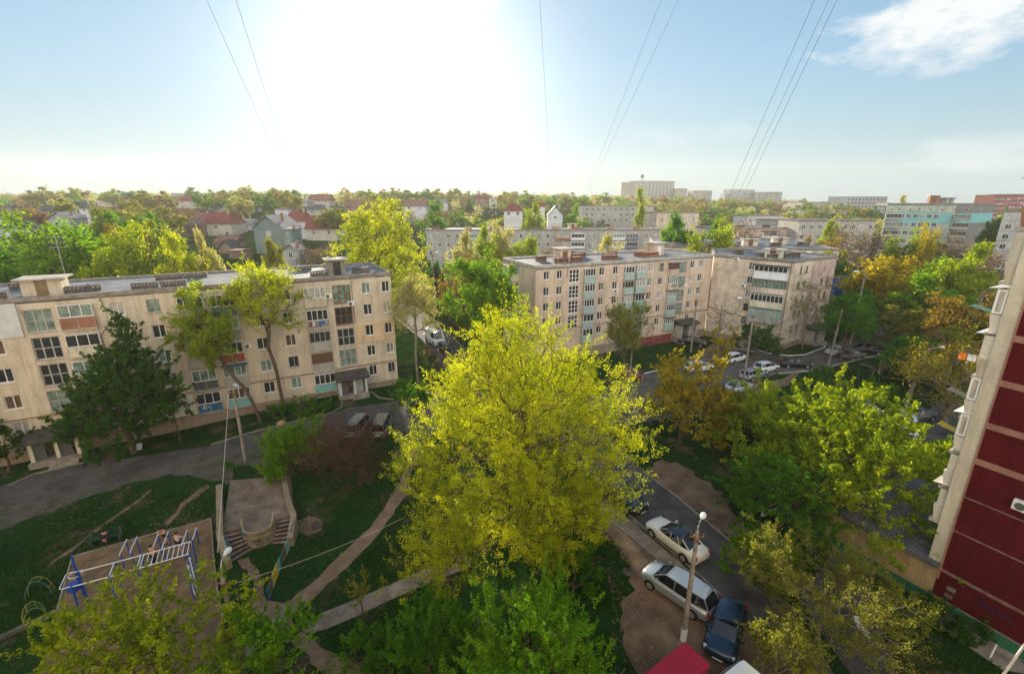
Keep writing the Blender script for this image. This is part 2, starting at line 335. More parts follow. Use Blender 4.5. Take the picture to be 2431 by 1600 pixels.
W_ = len(ss); gf = [(j*W_+i, j*W_+i+1, (j+1)*W_+i+1, (j+1)*W_+i) for j in range(len(ys)-1) for i in range(W_-1)]
b = MB(); b.add(gv, gf); b.smooth = True; struct(b.build('ground', gmat))
def sheet(name, px, m, off=.03, wob=.0, seed=1, seg=.9, world=False, skirt=0.0):
    """a surface lying on the terrain, outline given in photograph points"""
    P = px if world else [G(*q) for q in px]; rng = random.Random(seed); B = []
    for i in range(len(P)):
        a, c = Vector(P[i]), Vector(P[(i+1) % len(P)]); k = max(1, int((c-a).length/seg)); nn = Vector((-(c-a).y, (c-a).x)).normalized() if (c-a).length > 0 else Vector((0, 0))
        for j in range(k): B.append(a+(c-a)*j/k+nn*(rng.uniform(-wob, wob)))
    x0, x1 = min(p.x for p in B), max(p.x for p in B); y0, y1 = min(p.y for p in B), max(p.y for p in B)
    poly = [(p.x, p.y) for p in B]
    def inside(x, y):
        c = False
        for i in range(len(poly)):
            (ax, ay), (bx, by) = poly[i-1], poly[i]
            if (ay > y) != (by > y) and x < (bx-ax)*(y-ay)/(by-ay)+ax: c = not c
        return c
    pts = [Vector(p) for p in poly]; x = x0+.6
    while x < x1:
        y = y0+.6
        while y < y1:
            if inside(x, y): pts.append(Vector((x, y)))
            y += 1.4
        x += 1.4
    n = len(poly); r = geometry.delaunay_2d_cdt(pts, [(i, (i+1) % n) for i in range(n)], [], 1, 1e-4)
    mb = MB(); mb.add([(v.x, v.y, hgt(v.x, v.y)+off) for v in r[0]], [tuple(f) for f in r[2]])
    if skirt:
        mb.add([(x, y, hgt(x, y)+z) for z in (off, -skirt) for x, y in poly], [(i, (i+1) % n, n+(i+1) % n, n+i) for i in range(n)])
    mb.smooth = True; return mb.build(name, m)
drive = [(-160, 1190), (0, 1155), (80, 1128), (202, 1100), (316, 1086), (500, 1058), (611, 1025), (700, 1003), (786, 983), (830, 968), (930, 955), (1010, 930), (1060, 930), (1090, 975), (1000, 990), (927, 993), (820, 1016), (760, 1028), (605, 1065), (450, 1097), (276, 1150), (172, 1170), (0, 1204), (-190, 1262)]
sheet_drive = struct(sheet('road', drive, asphalt, .035, .05, 1))
struct(sheet('verge', [(-190, 1240), (0, 1195), (172, 1165), (276, 1145), (450, 1092), (605, 1060), (760, 1024), (830, 1010), (960, 975), (1040, 960), (1080, 1000), (990, 1060), (960, 1062), (930, 1020), (800, 1045), (650, 1100), (560, 1108), (540, 1150), (470, 1130), (400, 1128), (300, 1150), (190, 1186), (90, 1225), (-120, 1300)], gravelly, .02, .25, 2))
struct(sheet('road', [(955, 715), (1000, 735), (1035, 768), (1075, 800), (1130, 850), (1250, 900), (1380, 960), (1526, 1118), (1649, 1214), (1673, 1236), (1760, 1310), (1850, 1400), (1980, 1600), (1860, 1600), (1733, 1436), (1610, 1324), (1540, 1268), (1466, 1201), (1390, 1120), (1250, 1010), (1110, 930), (1060, 880), (1000, 805), (955, 770), (930, 745)], asphalt, .04, .03, 3))
struct(sheet('road', [(1380, 955), (1440, 930), (1470, 905), (1560, 880), (1640, 850), (1700, 812), (1741, 820), (1782, 828), (1820, 841), (1871, 848), (1910, 846), (1958, 828), (2000, 808), (2045, 795), (2090, 765), (2105, 745), (2190, 760), (2150, 800), (2114, 832), (2060, 850), (2007, 860), (1935, 878), (1848, 886), (1800, 905), (1770, 935), (1700, 960), (1600, 990), (1500, 1010), (1440, 1010)], asph2, .045, .03, 4))
struct(sheet('road', [(2250, 940), (2330, 980), (2290, 1050), (2200, 1140), (2150, 1200), (2085, 1300), (2060, 1420), (2130, 1600), (2020, 1600), (1960, 1520), (1900, 1420), (1960, 1330), (2040, 1180), (2080, 1100), (2140, 1020)], asphalt, .03, .03, 5))
struct(sheet('verge', [(1380, 1130), (1466, 1206), (1540, 1273), (1610, 1330), (1733, 1442), (1800, 1520), (1850, 1600), (1500, 1600), (1480, 1530), (1470, 1450), (1500, 1400), (1490, 1345), (1450, 1290), (1420, 1240), (1340, 1200)], dirt, .025, .3, 6, .6))
struct(sheet('pavement', [(1430, 1178), (1462, 1204), (1535, 1270), (1605, 1328), (1690, 1404), (1672, 1416), (1580, 1340), (1500, 1272), (1425, 1215)], cpath, .035, .06, 66))
struct(sheet('verge', [(1530, 1124), (1560, 1090), (1620, 1100), (1720, 1180), (1800, 1290), (1880, 1400), (1850, 1395), (1760, 1305), (1673, 1232), (1649, 1215)], dirt, .028, .4, 7, .5))
struct(sheet('path', [(985, 1052), (976, 1065), (964, 1111), (939, 1163), (898, 1229), (852, 1278), (795, 1329), (726, 1398), (655, 1445), (720, 1450), (766, 1398), (824, 1347), (878, 1295), (907, 1255), (964, 1177), (976, 1122), (993, 1094), (1010, 1070)], dirtp, .04, .12, 8, .5))
struct(sheet('path', [(562, 1330), (593, 1363), (608, 1409), (583, 1440), (560, 1480), (600, 1530), (700, 1490), (690, 1440), (634, 1425), (625, 1395), (612, 1355), (590, 1325)], dirtp, .035, .12, 9, .5))
struct(sheet('path', [(1100, 1310), (1012, 1351), (950, 1378), (884, 1407), (767, 1455), (731, 1483), (721, 1506), (751, 1499), (772, 1496), (848, 1463), (935, 1422), (1025, 1384), (1120, 1345)], cpath, .06, .03, 10, .8))
struct(sheet('path', [(667, 1437), (695, 1436), (705, 1445), (687, 1473), (677, 1504), (640, 1530), (500, 1620), (400, 1660), (560, 1530), (652, 1468)], cpath, .055, .03, 11, .8))
struct(sheet('path', [(715, 1500), (760, 1530), (850, 1580), (900, 1640), (800, 1640), (730, 1560), (690, 1520)], dirtp, .03, .12, 12, .5))
struct(sheet('path', [(357, 1161), (361, 1164), (248, 1248), (188, 1296), (113, 1348), (111, 1343), (185, 1291), (242, 1245)], dirtp, .03, .1, 13, .5))
struct(sheet('path', [(492, 1148), (500, 1155), (440, 1200), (398, 1250), (390, 1244), (430, 1195)], dirtp, .03, .1, 14, .5))
struct(sheet('path', [(1700, 930), (1860, 900), (1885, 880), (1900, 883), (1870, 915), (1800, 935)], dirtp, .03, .1, 15, .6))
struct(sheet('playground_surface', [(172, 1323), (379, 1265), (500, 1233), (507, 1320), (516, 1400), (529, 1470), (545, 1640), (80, 1640), (130, 1470)], sand, .03, .03, 16, .7))
struct(sheet('path', [(700, 1240), (740, 1225), (765, 1238), (762, 1262), (735, 1272), (705, 1262)], dirtp, .03, .12, 17, .4))
struct(sheet('pavement', [(2250, 1452), (2340, 1500), (2431, 1560), (2431, 1600), (2380, 1590), (2290, 1530), (2210, 1470)], concrete, .03, .02, 18))
def kerb(px, m=concretel, w=.14, h=.13, off=0.0, name='kerb', world=False):
    P = [Vector(G(*q)) if not world else Vector(q) for q in px]; mb = MB(); Q = []
    for i in range(len(P)-1):
        k = max(1, int((P[i+1]-P[i]).length/1.0)); Q += [P[i]+(P[i+1]-P[i])*j/k for j in range(k)]
    Q.append(P[-1]); vs = []
    for i, p in enumerate(Q):
        d = (Q[min(i+1, len(Q)-1)]-Q[max(i-1, 0)]).normalized(); nn = Vector((-d.y, d.x))*w/2; z = hgt(p.x, p.y)
        vs += [(p.x-nn.x, p.y-nn.y, z-.05), (p.x-nn.x, p.y-nn.y, z+h), (p.x+nn.x, p.y+nn.y, z+h), (p.x+nn.x, p.y+nn.y, z-.05)]
    fs = [(i*4+a, i*4+a+1, i*4+a+5, i*4+a+4) for i in range(len(Q)-1) for a in range(3)]+[(0, 1, 2, 3), (len(vs)-4, len(vs)-3, len(vs)-2, len(vs)-1)]
    mb.add(vs, fs); return struct(mb.build(name, m))
kerb([(1440, 1176), (1468, 1201), (1542, 1268), (1612, 1324), (1735, 1436)], concrete); kerb([(1526, 1120), (1600, 1175), (1649, 1216), (1673, 1235), (1750, 1300)], concrete)
kerb([(1420, 1215), (1500, 1275), (1580, 1345), (1650, 1405)], concrete, .1, .07)
kerb([(1741, 818), (1782, 826), (1820, 839), (1871, 845), (1910, 843), (1958, 825), (1955, 812)], whitep); kerb([(1848, 888), (1935, 880), (2007, 862), (2079, 845), (2114, 834)], concretel)
kerb([(1490, 880), (1520, 890), (1560, 880), (1600, 876)], whitep)
kerb([(20, 1153), (80, 1126), (202, 1098)], concrete, .12, .1); kerb([(500, 1056), (611, 1023), (700, 1001), (786, 981), (812, 966), (812, 950)], concrete, .12, .1); kerb([(880, 930), (900, 945), (935, 950)], concrete)
kerb([(1012, 760), (1035, 772), (1072, 800), (1110, 835)], concrete); kerb([(172, 1322), (379, 1264), (500, 1232)], concrete, .1, .1, name='kerb'); kerb([(500, 1232), (507, 1320), (516, 1400), (529, 1470)], concrete, .1, .1); kerb([(172, 1323), (150, 1400), (130, 1470)], concrete, .1, .1)
kerb([(2030, 1465), (2040, 1490), (2065, 1515)], whitep, .3, .15); kerb([(2190, 1130), (2215, 1100), (2240, 1075)], whitep); kerb([(1880, 1190), (1830, 1215), (1810, 1225)], whitep)
# grass blades on the near lawns
def grass():
    rng = np.random.default_rng(3); C = []
    lawns = [[(-120, 1350), (90, 1250), (190, 1205), (300, 1165), (400, 1132), (520, 1160), (505, 1225), (379, 1260), (172, 1318), (120, 1480), (-200, 1600)],
             [(700, 1300), (600, 1325), (560, 1600), (640, 1400), (770, 1320), (880, 1240), (950, 1160), (970, 1070), (960, 1010), (880, 1050), (700, 1130), (710, 1220)],
             [(990, 1100), (960, 1190), (880, 1300), (780, 1390), (720, 1440), (760, 1450), (1010, 1350), (1080, 1280), (1020, 1130)],
             [(1360, 1210), (1440, 1260), (1500, 1340), (1490, 1400), (1460, 1460), (1400, 1460), (1330, 1300)],
             [(1380, 1530), (1100, 1480), (1000, 1400), (850, 1470), (760, 1510), (900, 1600), (1400, 1600)],
             [(1490, 790), (1700, 800), (1560, 868), (1480, 890)], [(1782, 823), (1760, 800), (1960, 800), (1950, 822), (1905, 838), (1871, 840)], [(1850, 892), (2114, 840), (2200, 900), (2150, 1000), (1950, 960), (1850, 930)],
             [(960, 800), (985, 800), (1060, 880), (1080, 930), (960, 920)], [(780, 935), (560, 1000), (330, 1070), (220, 1085), (260, 1060), (620, 970), (760, 930)], [(2060, 1400), (2200, 1460), (2400, 1600), (2140, 1600)]]
    for k, L in enumerate(lawns):
        P = [G(*q) for q in L]; xs = [p[0] for p in P]; yy = [p[1] for p in P]; area = (max(xs)-min(xs))*(max(yy)-min(yy)); n = int(min(26000, area*(120 if max(yy) < 50 else 40)))
        q = np.stack([rng.uniform(min(xs), max(xs), n), rng.uniform(min(yy), max(yy), n)], 1); ins = np.zeros(n, bool)
        for i in range(len(P)):
            (ax, ay), (bx, by) = P[i-1], P[i]
            if ay == by: continue
            c = ((ay > q[:, 1]) != (by > q[:, 1])) & (q[:, 0] < (bx-ax)*(q[:, 1]-ay)/(by-ay)+ax); ins ^= c
        q = q[ins]; f = np.sin(q[:, 0]*1.1+np.sin(q[:, 1]*.7)*2)+np.sin(q[:, 1]*1.3+q[:, 0]*.4)+rng.normal(0, .7, len(q)); q = q[f > -.9]; C.append(q)
    q = np.concatenate(C); z = np.array([hgt(x, y) for x, y in q]); n = len(q)
    a = rng.uniform(0, 6.28, n); h = rng.uniform(.06, .22, n); w = rng.uniform(.015, .04, n); d = np.stack([np.cos(a), np.sin(a)], 1); l = rng.normal(0, .06, (n, 2))
    B = np.stack([q[:, 0], q[:, 1], z], 1); dd = np.concatenate([d*w[:, None], np.zeros((n, 1))], 1); tp = B+np.concatenate([l, h[:, None]], 1)
    V = np.stack([B-dd, B+dd, tp+dd*.3, tp-dd*.3], 1).reshape(-1, 3)
    me = arrmesh('grass', [(V, np.arange(n*4).reshape(-1, 4))], leafmat('grass_blades', (.012, .045, .008), (.055, .13, .014), .35, 1.3))
    addmesh('grass', me)['kind'] = 'stuff'
grass()
# ------------------------------------------------------------------ building kit
RND = random.Random(4); MC = {}
def cached(key, fn):
    if key not in MC: MC[key] = fn()
    return MC[key]
def FM(A, B):
    d = (Vector(B)-Vector(A)); L = d.length; d /= L
    return Matrix(((d.x, -d.y, 0, A[0]), (d.y, d.x, 0, A[1]), (0, 0, 1, 0), (0, 0, 0, 1))), L
def win(par, Mf, s, z, w, h, cols=2, rows=1, fm=None, pm=None, y=.12, fw=.07, name='window', sill=True, label=None):
    fm = fm or frame; pm = pm or RND.choice([gl_d, gl_d, gl_d, gl_c, gl_g, gl_b])
    w, h = round(w, 2), round(h, 2)
    def mk():
        mb = MB(); x0, x1, z0, z1 = -w/2, w/2, -h/2, h/2
        mb.box(x0, x1, -.02, .05, z0, z0+fw).box(x0, x1, -.02, .05, z1-fw, z1).box(x0, x0+fw, -.022, .048, z0+fw, z1-fw).box(x1-fw, x1, -.022, .048, z0+fw, z1-fw)
        for i in range(1, cols): c = x0+w*i/cols+(.05 if cols == 2 else 0); mb.box(c-fw*.5, c+fw*.5, -.018, .046, z0+fw, z1-fw)
        for j in range(1, rows): c = z0+h*j/rows; mb.box(x0+fw, x1-fw, -.014, .044, c-fw*.45, c+fw*.45)
        if sill: mb.box(x0-.06, x1+.06, -.2, .03, z0-.06, z0-.005)
        return mb.mesh('window', fm)
    def mp():
        mb = MB(); mb.add([(-w/2+.02, .025, -h/2+.02), (w/2-.02, .025, -h/2+.02), (w/2-.02, .025, h/2-.02), (-w/2+.02, .025, h/2-.02)], [(0, 1, 2, 3)]); return mb.mesh('pane', pm)
    M = Mf @ Matrix.Translation((s, y, z))
    o = addmesh(name, cached(('w', w, h, cols, rows, fm.name, fw, sill), mk), par, M); addmesh('pane', cached(('p', w, h, pm.name), mp), o, M)
    if label: o['label'] = label
    return o
def wall(par, A, B, z0, z1, holes, m, name='wall', reveal=.2, label=None):
    """facade sheet with real openings: holes = (centre s, centre z, width, height)"""
    Mf, L = FM(A, B); H_ = [(s-w/2, s+w/2, z-h/2, z+h/2) for s, z, w, h in holes]
    xs = sorted({0, L, *[round(v, 4) for q in H_ for v in q[:2] if 0 < v < L]}); zs = sorted({z0, z1, *[round(v, 4) for q in H_ for v in q[2:] if z0 < v < z1]}); mb = MB()
    for i in range(len(xs)-1):
        for j in range(len(zs)-1):
            cx, cz = (xs[i]+xs[i+1])/2, (zs[j]+zs[j+1])/2
            if any(q[0] < cx < q[1] and q[2] < cz < q[3] for q in H_): continue
            mb.add([(xs[i], 0, zs[j]), (xs[i+1], 0, zs[j]), (xs[i+1], 0, zs[j+1]), (xs[i], 0, zs[j+1])], [(0, 1, 2, 3)])
    for a, b_, c, d in H_:
        mb.add([(a, 0, c), (b_, 0, c), (b_, 0, d), (a, 0, d), (a, reveal, c), (b_, reveal, c), (b_, reveal, d), (a, reveal, d)], [(0, 4, 5, 1), (1, 5, 6, 2), (2, 6, 7, 3), (3, 7, 4, 0)])
    o = mb.build(name, m, par, Mf)
    if label: o['label'] = label
    return Mf, L
def part(par, name, mb, m, M=None, label=None):
    o = mb.build(name, m, par, M if M is not None else WM[par.name])
    if label: o['label'] = label
    return o
def roof(par, poly, z, rim=.3, m=None, rimm=None, t=.35):
    mb = MB(); mb.prism(poly, z-t, z); part(par, 'roof', mb, m or roofm, Matrix.Identity(4))
    n = len(poly); a = sum(poly[i][0]*poly[(i+1) % n][1]-poly[(i+1) % n][0]*poly[i][1] for i in range(n)); mb = MB()
    cx, cy = sum(p[0] for p in poly)/n, sum(p[1] for p in poly)/n
    for i in range(n):
        P, Q = Vector(poly[i]), Vector(poly[(i+1) % n]); Mf, L = FM(P, Q); s = 1 if a > 0 else -1
        mb.box(-.0, L, -.06*s, .3*s, z-.16, z+rim+.002*i, 0, Mf) if s > 0 else mb.box(0, L, -.3, .06, z-.16, z+rim+.002*i, 0, Mf)
    part(par, 'parapet', mb, rimm or concrete, Matrix.Identity(4))
def vent(par, M, L=2.4, W=.7, H_=.8, m=None):
    m = m or concreted; mb = MB(); mb.box(-L/2, L/2, -W/2, W/2, 0, .35)
    n = max(3, int(L/.32))
    for i in range(n+1): x = -L/2+.05+(L-.1)*i/n; mb.box(x-.045, x+.045, -W/2+.02, W/2-.02, .35, H_-.14)
    mb.box(-L/2-.06, L/2+.06, -W/2-.06, W/2+.06, H_-.14, H_, tx=.05, ty=.05); return part(par, 'chimney_vent', mb, m, M)
def hut(par, M, w=2.6, d=2.0, h=1.9, m=None, rm=None, door=None):
    mb = MB(); mb.box(-w/2, w/2, -d/2, d/2, 0, h); o = part(par, 'roof_hut', mb, m or tan1, M)
    mb = MB(); mb.box(-w/2-.4, w/2+.4, -d/2-.4, d/2+.4, h, h+.14); part(o, 'hut_roof', mb, rm or concretel, M)
    mb = MB(); mb.box(-.45, .45, -d/2-.03, -d/2+.02, .05, 1.65); part(o, 'door', mb, door or frameb, M); return o
def antenna(par, M, h=3.5, arms=3):
    mb = MB(); mb.tube([(0, 0, 0), (0, 0, h)], .035, 5)
    for i in range(arms):
        z = h-.2-i*.55; mb.tube([(-.7, 0, z), (.7, .15, z)], .02, 4)
        for k in range(5): x = -.6+k*.3; mb.tube([(x, -.28, z+.02), (x, .28, z+.02)], .012, 3)
    return part(par, 'antenna', mb, steel, M)
def ac(par, Mf, s, z, fl=-.16):
    M = Mf @ Matrix.Translation((s, fl, z)); mb = MB(); mb.box(-.4, .4, -.16, .14, -.28, .28); mb.box(-.36, -.3, .1, .3, -.36, -.28).box(.3, .36, .1, .3, -.36, -.28)
    o = bevel(part(par, 'air_conditioner', mb, whitep, M), .02); mb = MB(); mb.tube([(-.1, -.16, 0), (-.1, -.185, 0)], .21, 14); part(o, 'fan_grille', mb, darkg, M); return o
def balcony(par, Mf, s, zf, w, out=.3, ph=1.05, gh=1.3, pm=None, gm=None, fm=None, cols=4, cover=None, rows=1, mesh_open=False, label=None):
    """balcony with parapet, slab and glazing; zf = floor level"""
    M = Mf @ Matrix.Translation((s, 0, zf)); pm = pm or greyw
    mb = MB(); mb.box(-w/2-.05, w/2+.05, -out-.06, .0, -.12, .03); o = part(par, 'balcony', mb, concretel, M)
    mb = MB(); t = .06
    mb.box(-w/2, w/2, -out, -out+t, .03, ph).box(-w/2, -w/2+t, -out+t, -.0, .03, ph).box(w/2-t, w/2, -out+t, -.0, .03, ph)
    pr = part(o, 'parapet', mb, pm, M)
    if label: pr['label'] = label
    mb = MB(); mb.box(-w/2-.02, w/2+.02, -out-.03, -out+t+.02, ph, ph+.05)
    for i in range(3): x = -w/2+w*i/2; mb.box(x-.025, x+.025, -out-.02, -out, .03, ph)
    part(o, 'rail', mb, frameg, M)
    if gh:
        win(o, M, 0, ph+.05+gh/2, w-.02, gh, cols, rows, fm, gm, y=-out+.03, sill=False)
        if out > .35:
            for sd in (-1, 1):
                Ms = M @ Matrix.Translation((sd*(w/2-.03), -out/2+.02, ph+.05+gh/2)) @ Matrix.Rotation(math.pi/2*sd, 4, 'Z'); win(o, Ms, 0, 0, out-.1, gh, 1, rows, fm, gm or gl_d, y=0, sill=False, name='side_window')
    if cover:
        mb = MB(); mb.box(-w/2-.15, w/2+.15, -out-.45, .0, ph+gh+.08, ph+gh+.16); part(o, 'cover', mb, cover, M)
    return o
def laundry(Mf, s, z, w, cols, label, seed=1):
    """clothes hung on a line: own things"""
    r = random.Random(seed); e = empty('laundry', Mf @ Matrix.Translation((s, -.5, z)), label, 'laundry'); M = WM[e.name]
    mb = MB(); mb.tube([(-w/2, 0, 0), (w/2, 0, 0)], .01, 4); part(e, 'line', mb, steel, M); x = -w/2+.1; i = 0
    while x < w/2-.2:
        ww = r.uniform(.22, .45); hh = r.uniform(.35, .75); mb = MB(); vs = []
        for a in range(4):
            for c in range(4): vs.append((x+ww*c/3, .03*math.sin(c*2+a), -hh*a/3))
        mb.add(vs, [(a*4+c, a*4+c+1, a*4+c+5, a*4+c+4) for a in range(3) for c in range(3)]); part(e, 'garment', mb, cols[i % len(cols)], M); x += ww+.06; i += 1
    return e
cl = [mat('cloth_'+n, c, .9, .15, 6) for n, c in (('red', (.5, .04, .05)), ('white', (.7, .7, .7)), ('blue', (.05, .12, .35)), ('dark', (.04, .04, .06)), ('grey', (.3, .3, .32)))]
orange = mat('cloth_orange', (.75, .22, .03), .9, .1, 4)
def steps(par, M, w, n, run, rise, top, m=None, name='steps'):
    """n steps going down from height top, in local -y"""
    mb = MB()
    for i in range(n): mb.box(-w/2, w/2, -run*(i+1), -run*i, top-rise*(n)-.4, top-rise*(i+1)-.0)
    return part(par, name, mb, m or concrete, M)

# ------------------------------------------------------------------ left block
D1 = Vector((1, .545)).normalized(); PR1 = Vector((-15.6, 59.3)); L1 = 44; PL1 = PR1-D1*L1; IN1 = Vector((-D1.y, D1.x))
b1 = empty('apartment_block', T(PL1.x, PL1.y, 0), 'long tan five-storey apartment block on the left with grey flat roof', 'apartment block'); S = lambda q: L1-q
FZ = [13.5, 10.75, 8.0, 5.25, 2.5]
wins = []
for q, w in ((.75, .95), (3.2, 1.05), (12.5, 1.15), (15.5, 1.2), (24.9, 1.15), (27.9, 1.15)): wins += [(q, z, w, 1.38) for z in FZ]
wins += [(37.4, z, 1.2, 1.38) for z in FZ[1:]]+[(41.5, z, 1.2, 1.38) for z in FZ[1:]]
st = [(q, z, 2.1, 2.25) for q in (6.15, 33.85) for z in (13.0, 10.25, 7.5, 4.75)]
holes = [(S(q), z, w, h) for q, z, w, h in wins+st]
M1, _ = wall(b1, PL1, PR1, -1.6, 15.1, holes, tan1)
b1R = PR1+IN1*11.8; b1L = PL1+IN1*11.8
wall(b1, PR1, b1R, -1, 15.1, [], tan1); wall(b1, b1R, b1L, -1, 15.1, [], tan1); wall(b1, b1L, PL1, -1, 15.1, [], tan1)
roof(b1, [tuple(PL1), tuple(PR1), tuple(b1R), tuple(b1L)], 15.08, .22)
for i, (q, z, w, h) in enumerate(wins):
    pm = None
    if q == 27.9 and z > 13: pm = gl_c
    win(b1, M1, S(q), z, w, h, 2, 1, frame if RND.random() < .85 else frameg, pm)
for q, z, w, h in st: win(b1, M1, S(q), z, w, h, 3, 2, frameb if (q < 10 and z > 9) else frameg, gl_d if RND.random() < .6 else gl_g, fw=.11, name='stair_window')
mb = MB(); mb.box(0, L1+.05, -.1, -.0, -1.6, .75); part(b1, 'plinth', mb, plinth, M1)
mb = MB(); mb.box(S(5.0), L1+.03, -.05, -.002, 6.35, 9.0)
for q in (.75, 3.2): pass
# insulated patch round its two windows
mb = MB()
for a, c in ((S(-.03), S(.2)), (S(1.27), S(2.63)), (S(3.78), S(5.0))): mb.box(min(a, c), max(a, c), -.06, -.002, 6.4, 9.0)
for q, w in ((.75, 1.07), (3.2, 1.17)): mb.box(S(q)-w/2-.02, S(q)+w/2+.02, -.058, -.002, 6.4, 7.27); mb.box(S(q)-w/2-.02, S(q)+w/2+.02, -.058, -.002, 8.71, 9.0)
mb.box(S(.22), S(-.03), -.058, -.002, 6.5, 6.6); part(b1, 'insulation', mb, peach, M1, 'peach insulation panel around two windows')
mb = MB(); mb.box(S(42), S(35.2), -.12, -.002, 11.6, 14.85); part(b1, 'insulation', mb, whiteold, M1, 'big blank white insulation panel')
mb = MB(); mb.box(S(26.6), S(23.05), -.05, -.002, .8, 1.75).box(S(26.6), S(25.55), -.048, -.002, 1.75, 3.3).box(S(24.25), S(23.05), -.048, -.002, 1.75, 3.3); part(b1, 'insulation', mb, cream, M1, 'cream insulation panel')
mb = MB(); mb.tube([(0, -.12, 3.45), (L1, -.12, 3.45)], .05, 6)
for k in range(12): mb.box(k*3.8+.2, k*3.8+.26, -.12, 0, 3.42, 3.48)
part(b1, 'gas_pipe', mb, rust, M1)
mb = MB(); mb.tube([(S(4.95), -.06, 15), (S(4.95), -.06, 9.2)], .03, 5).tube([(S(22), -.05, 15.2), (S(21.8), -.05, 10)], .02, 4); part(b1, 'downpipe', mb, concreted, M1)
bz = lambda i: 14.15-2.35-2.75*i
for i, (pm, gm_, fm_, c, gh) in enumerate(((tan1, gl_c, frame, 4, 1.3), (greyp, gl_d, frame, 4, 1.3), (greyw, gl_d, frameg, 4, 1.3), (greyw, gl_b, frameb, 6, 1.3), (teal, gl_d, frame, 4, 1.3))):
    balcony(b1, M1, S(9.25), bz(i), 2.45, .28, 1.0, gh, pm, gm_, fm_, c, label='teal parapet' if i == 4 else None)
for i, (pm, gm_, fm_, cv) in enumerate(((blued, gl_d, frame, None), (greyw, gl_g, frame, None), (redp, gl_d, frame, None), (greyw, gl_g, frame, blued), (teal, gl_b, frame, None))):
    balcony(b1, M1, S(18.7), bz(i), 2.35, .28, 1.0, 1.3, pm, gm_, fm_, 4, cv, label=('blue parapet', None, 'red-brown parapet', None, 'teal parapet')[i] or 'grey parapet')
for i, (pm, gm_, fm_) in enumerate(((greyw, gl_d, frame), (greyp, gl_d, frameg), (greyw, gl_g, frameg), (darkg, gl_g, frame), (blued, gl_d, frame))):
    balcony(b1, M1, S(21.7), bz(i), 2.35, .28, 1.0, 1.3, pm, gm_, fm_, 3 if i > 2 else 4, label=('grey parapet', 'mesh grey parapet', 'grey-green parapet', 'dark grey parapet', 'blue parapet with worn painted picture')[i])
# worn picture on the blue parapet
Mp = M1 @ Matrix.Translation((S(21.7), -.285, bz(4)))
mb = MB(); rr = random.Random(8)
for k in range(9): x = -.75+rr.uniform(0, .75); z = .35+rr.uniform(0, .5); mb.box(x, x+rr.uniform(.05, .3), -.012-.001*k, -.0, z, z+rr.uniform(.03, .22))
part(b1, 'painted_picture', mb, cream, Mp); mb = MB()
for k in range(6): x = .1+rr.uniform(0, .8); z = .35+rr.uniform(0, .5); mb.box(x, x+rr.uniform(.05, .35), -.012-.001*k, -.0, z, z+rr.uniform(.03, .14))
part(b1, 'painted_picture', mb, darkg, Mp)
for i, (pm, gm_) in enumerate(((brick, gl_g), (cream, gl_d), (cream, gl_g), (blued, gl_d), (cream, gl_d))):
    balcony(b1, M1, S(31.05), bz(i)+.1*(i == 0), 2.65, .3, 1.15 if i == 0 else 1.0, 1.25, pm, gm_, frame, 3, label='brick parapet' if i == 0 else None)
for q, z in ((7.75, 12.95), (5.2, 11.75), (17.0, 8.0), (16.4, 12.1)): ac(b1, M1, S(q), z)
def porch(b, Mf, s, w, out, h, zb, doors, name='porch', cm=None, rm=None, nst=4):
    M = Mf @ Matrix.Translation((s, 0, zb)); mb = MB()
    mb.box(-w/2, w/2, -out, 0, -1.2, .32); o = part(b, name, mb, concrete, M)
    mb = MB()
    for x in (-w/2+.12, 0.02, w/2-.42): mb.box(x, x+.3, -out+.5, -.6, .32, h)
    mb.box(-w/2+.1, -w/2+.3, -.6, 0, .32, h).box(w/2-.3, w/2-.1, -.6, 0, .32, h); part(o, 'column', mb, cm or whiteold, M)
    mb = MB(); mb.box(-w/2-.15, w/2+.15, -out+.1, 0, h, h+.12); mb.add([(-w/2-.2, -out, h+.12), (w/2+.2, -out, h+.12), (w/2+.2, 0, h+.55), (-w/2-.2, 0, h+.55), (-w/2-.2, -out, h+.2), (w/2+.2, -out, h+.2), (w/2+.2, 0, h+.68), (-w/2-.2, 0, h+.68)], [(3, 2, 1, 0), (4, 5, 6, 7), (0, 1, 5, 4), (1, 2, 6, 5), (2, 3, 7, 6), (3, 0, 4, 7)])
    part(o, 'canopy', mb, rm or roofd, M)
    for k, dm in enumerate(doors):
        x = -w/4-.25+k*w/2; mb = MB(); mb.box(x-.42, x+.55, -out+.66, -out+.72, .34, h-.1); d = part(o, 'door', mb, dm, M); mb = MB(); mb.box(x+.42, x+.46, -out+.6, -out+.66, 1.2, 1.4); part(d, 'handle', mb, steel, M)
    steps(o, M @ Matrix.Translation((w*.18, -out, 0)), w*.55, nst, .32, .14, .32+.0)
    return o
porch(b1, M1, S(6.15), 3.7, 2.3, 2.35, .05, (darkg, greyp)); porch(b1, M1, S(34.9), 4.0, 2.4, 2.3, -.85, (darkg, darkg), cm=cream)
R1 = lambda q, y, rz=0.0: M1 @ Matrix.Translation((S(q), y, 15.05)) @ Matrix.Rotation(rz, 4, 'Z')
hut(b1, R1(33.7, 3.2), 3.0, 2.2, 1.6, tan1, concretel, yellowp and mat('old_door', (.24, .17, .09), .8, .2, 3)); hut(b1, R1(6.1, 3.0), 2.0, 1.8, 1.9, concrete, concretel, gl_d)
for q, y, l in ((37.5, 2.2, 2.6), (31.5, 3.0, 2.4), (30.0, 3.1, 1.2), (25.6, 2.3, 2.3), (23.1, 2.3, 2.3), (24.2, 8.2, 2.6), (21.6, 8.2, 2.4), (14, 5, 2), (8.1, 2.6, 2.2), (3.0, 3.1, 2.0), (9.5, 8.6, 2), (36.8, 8.4, 2.5)): vent(b1, R1(q, y), l, .75, .66)
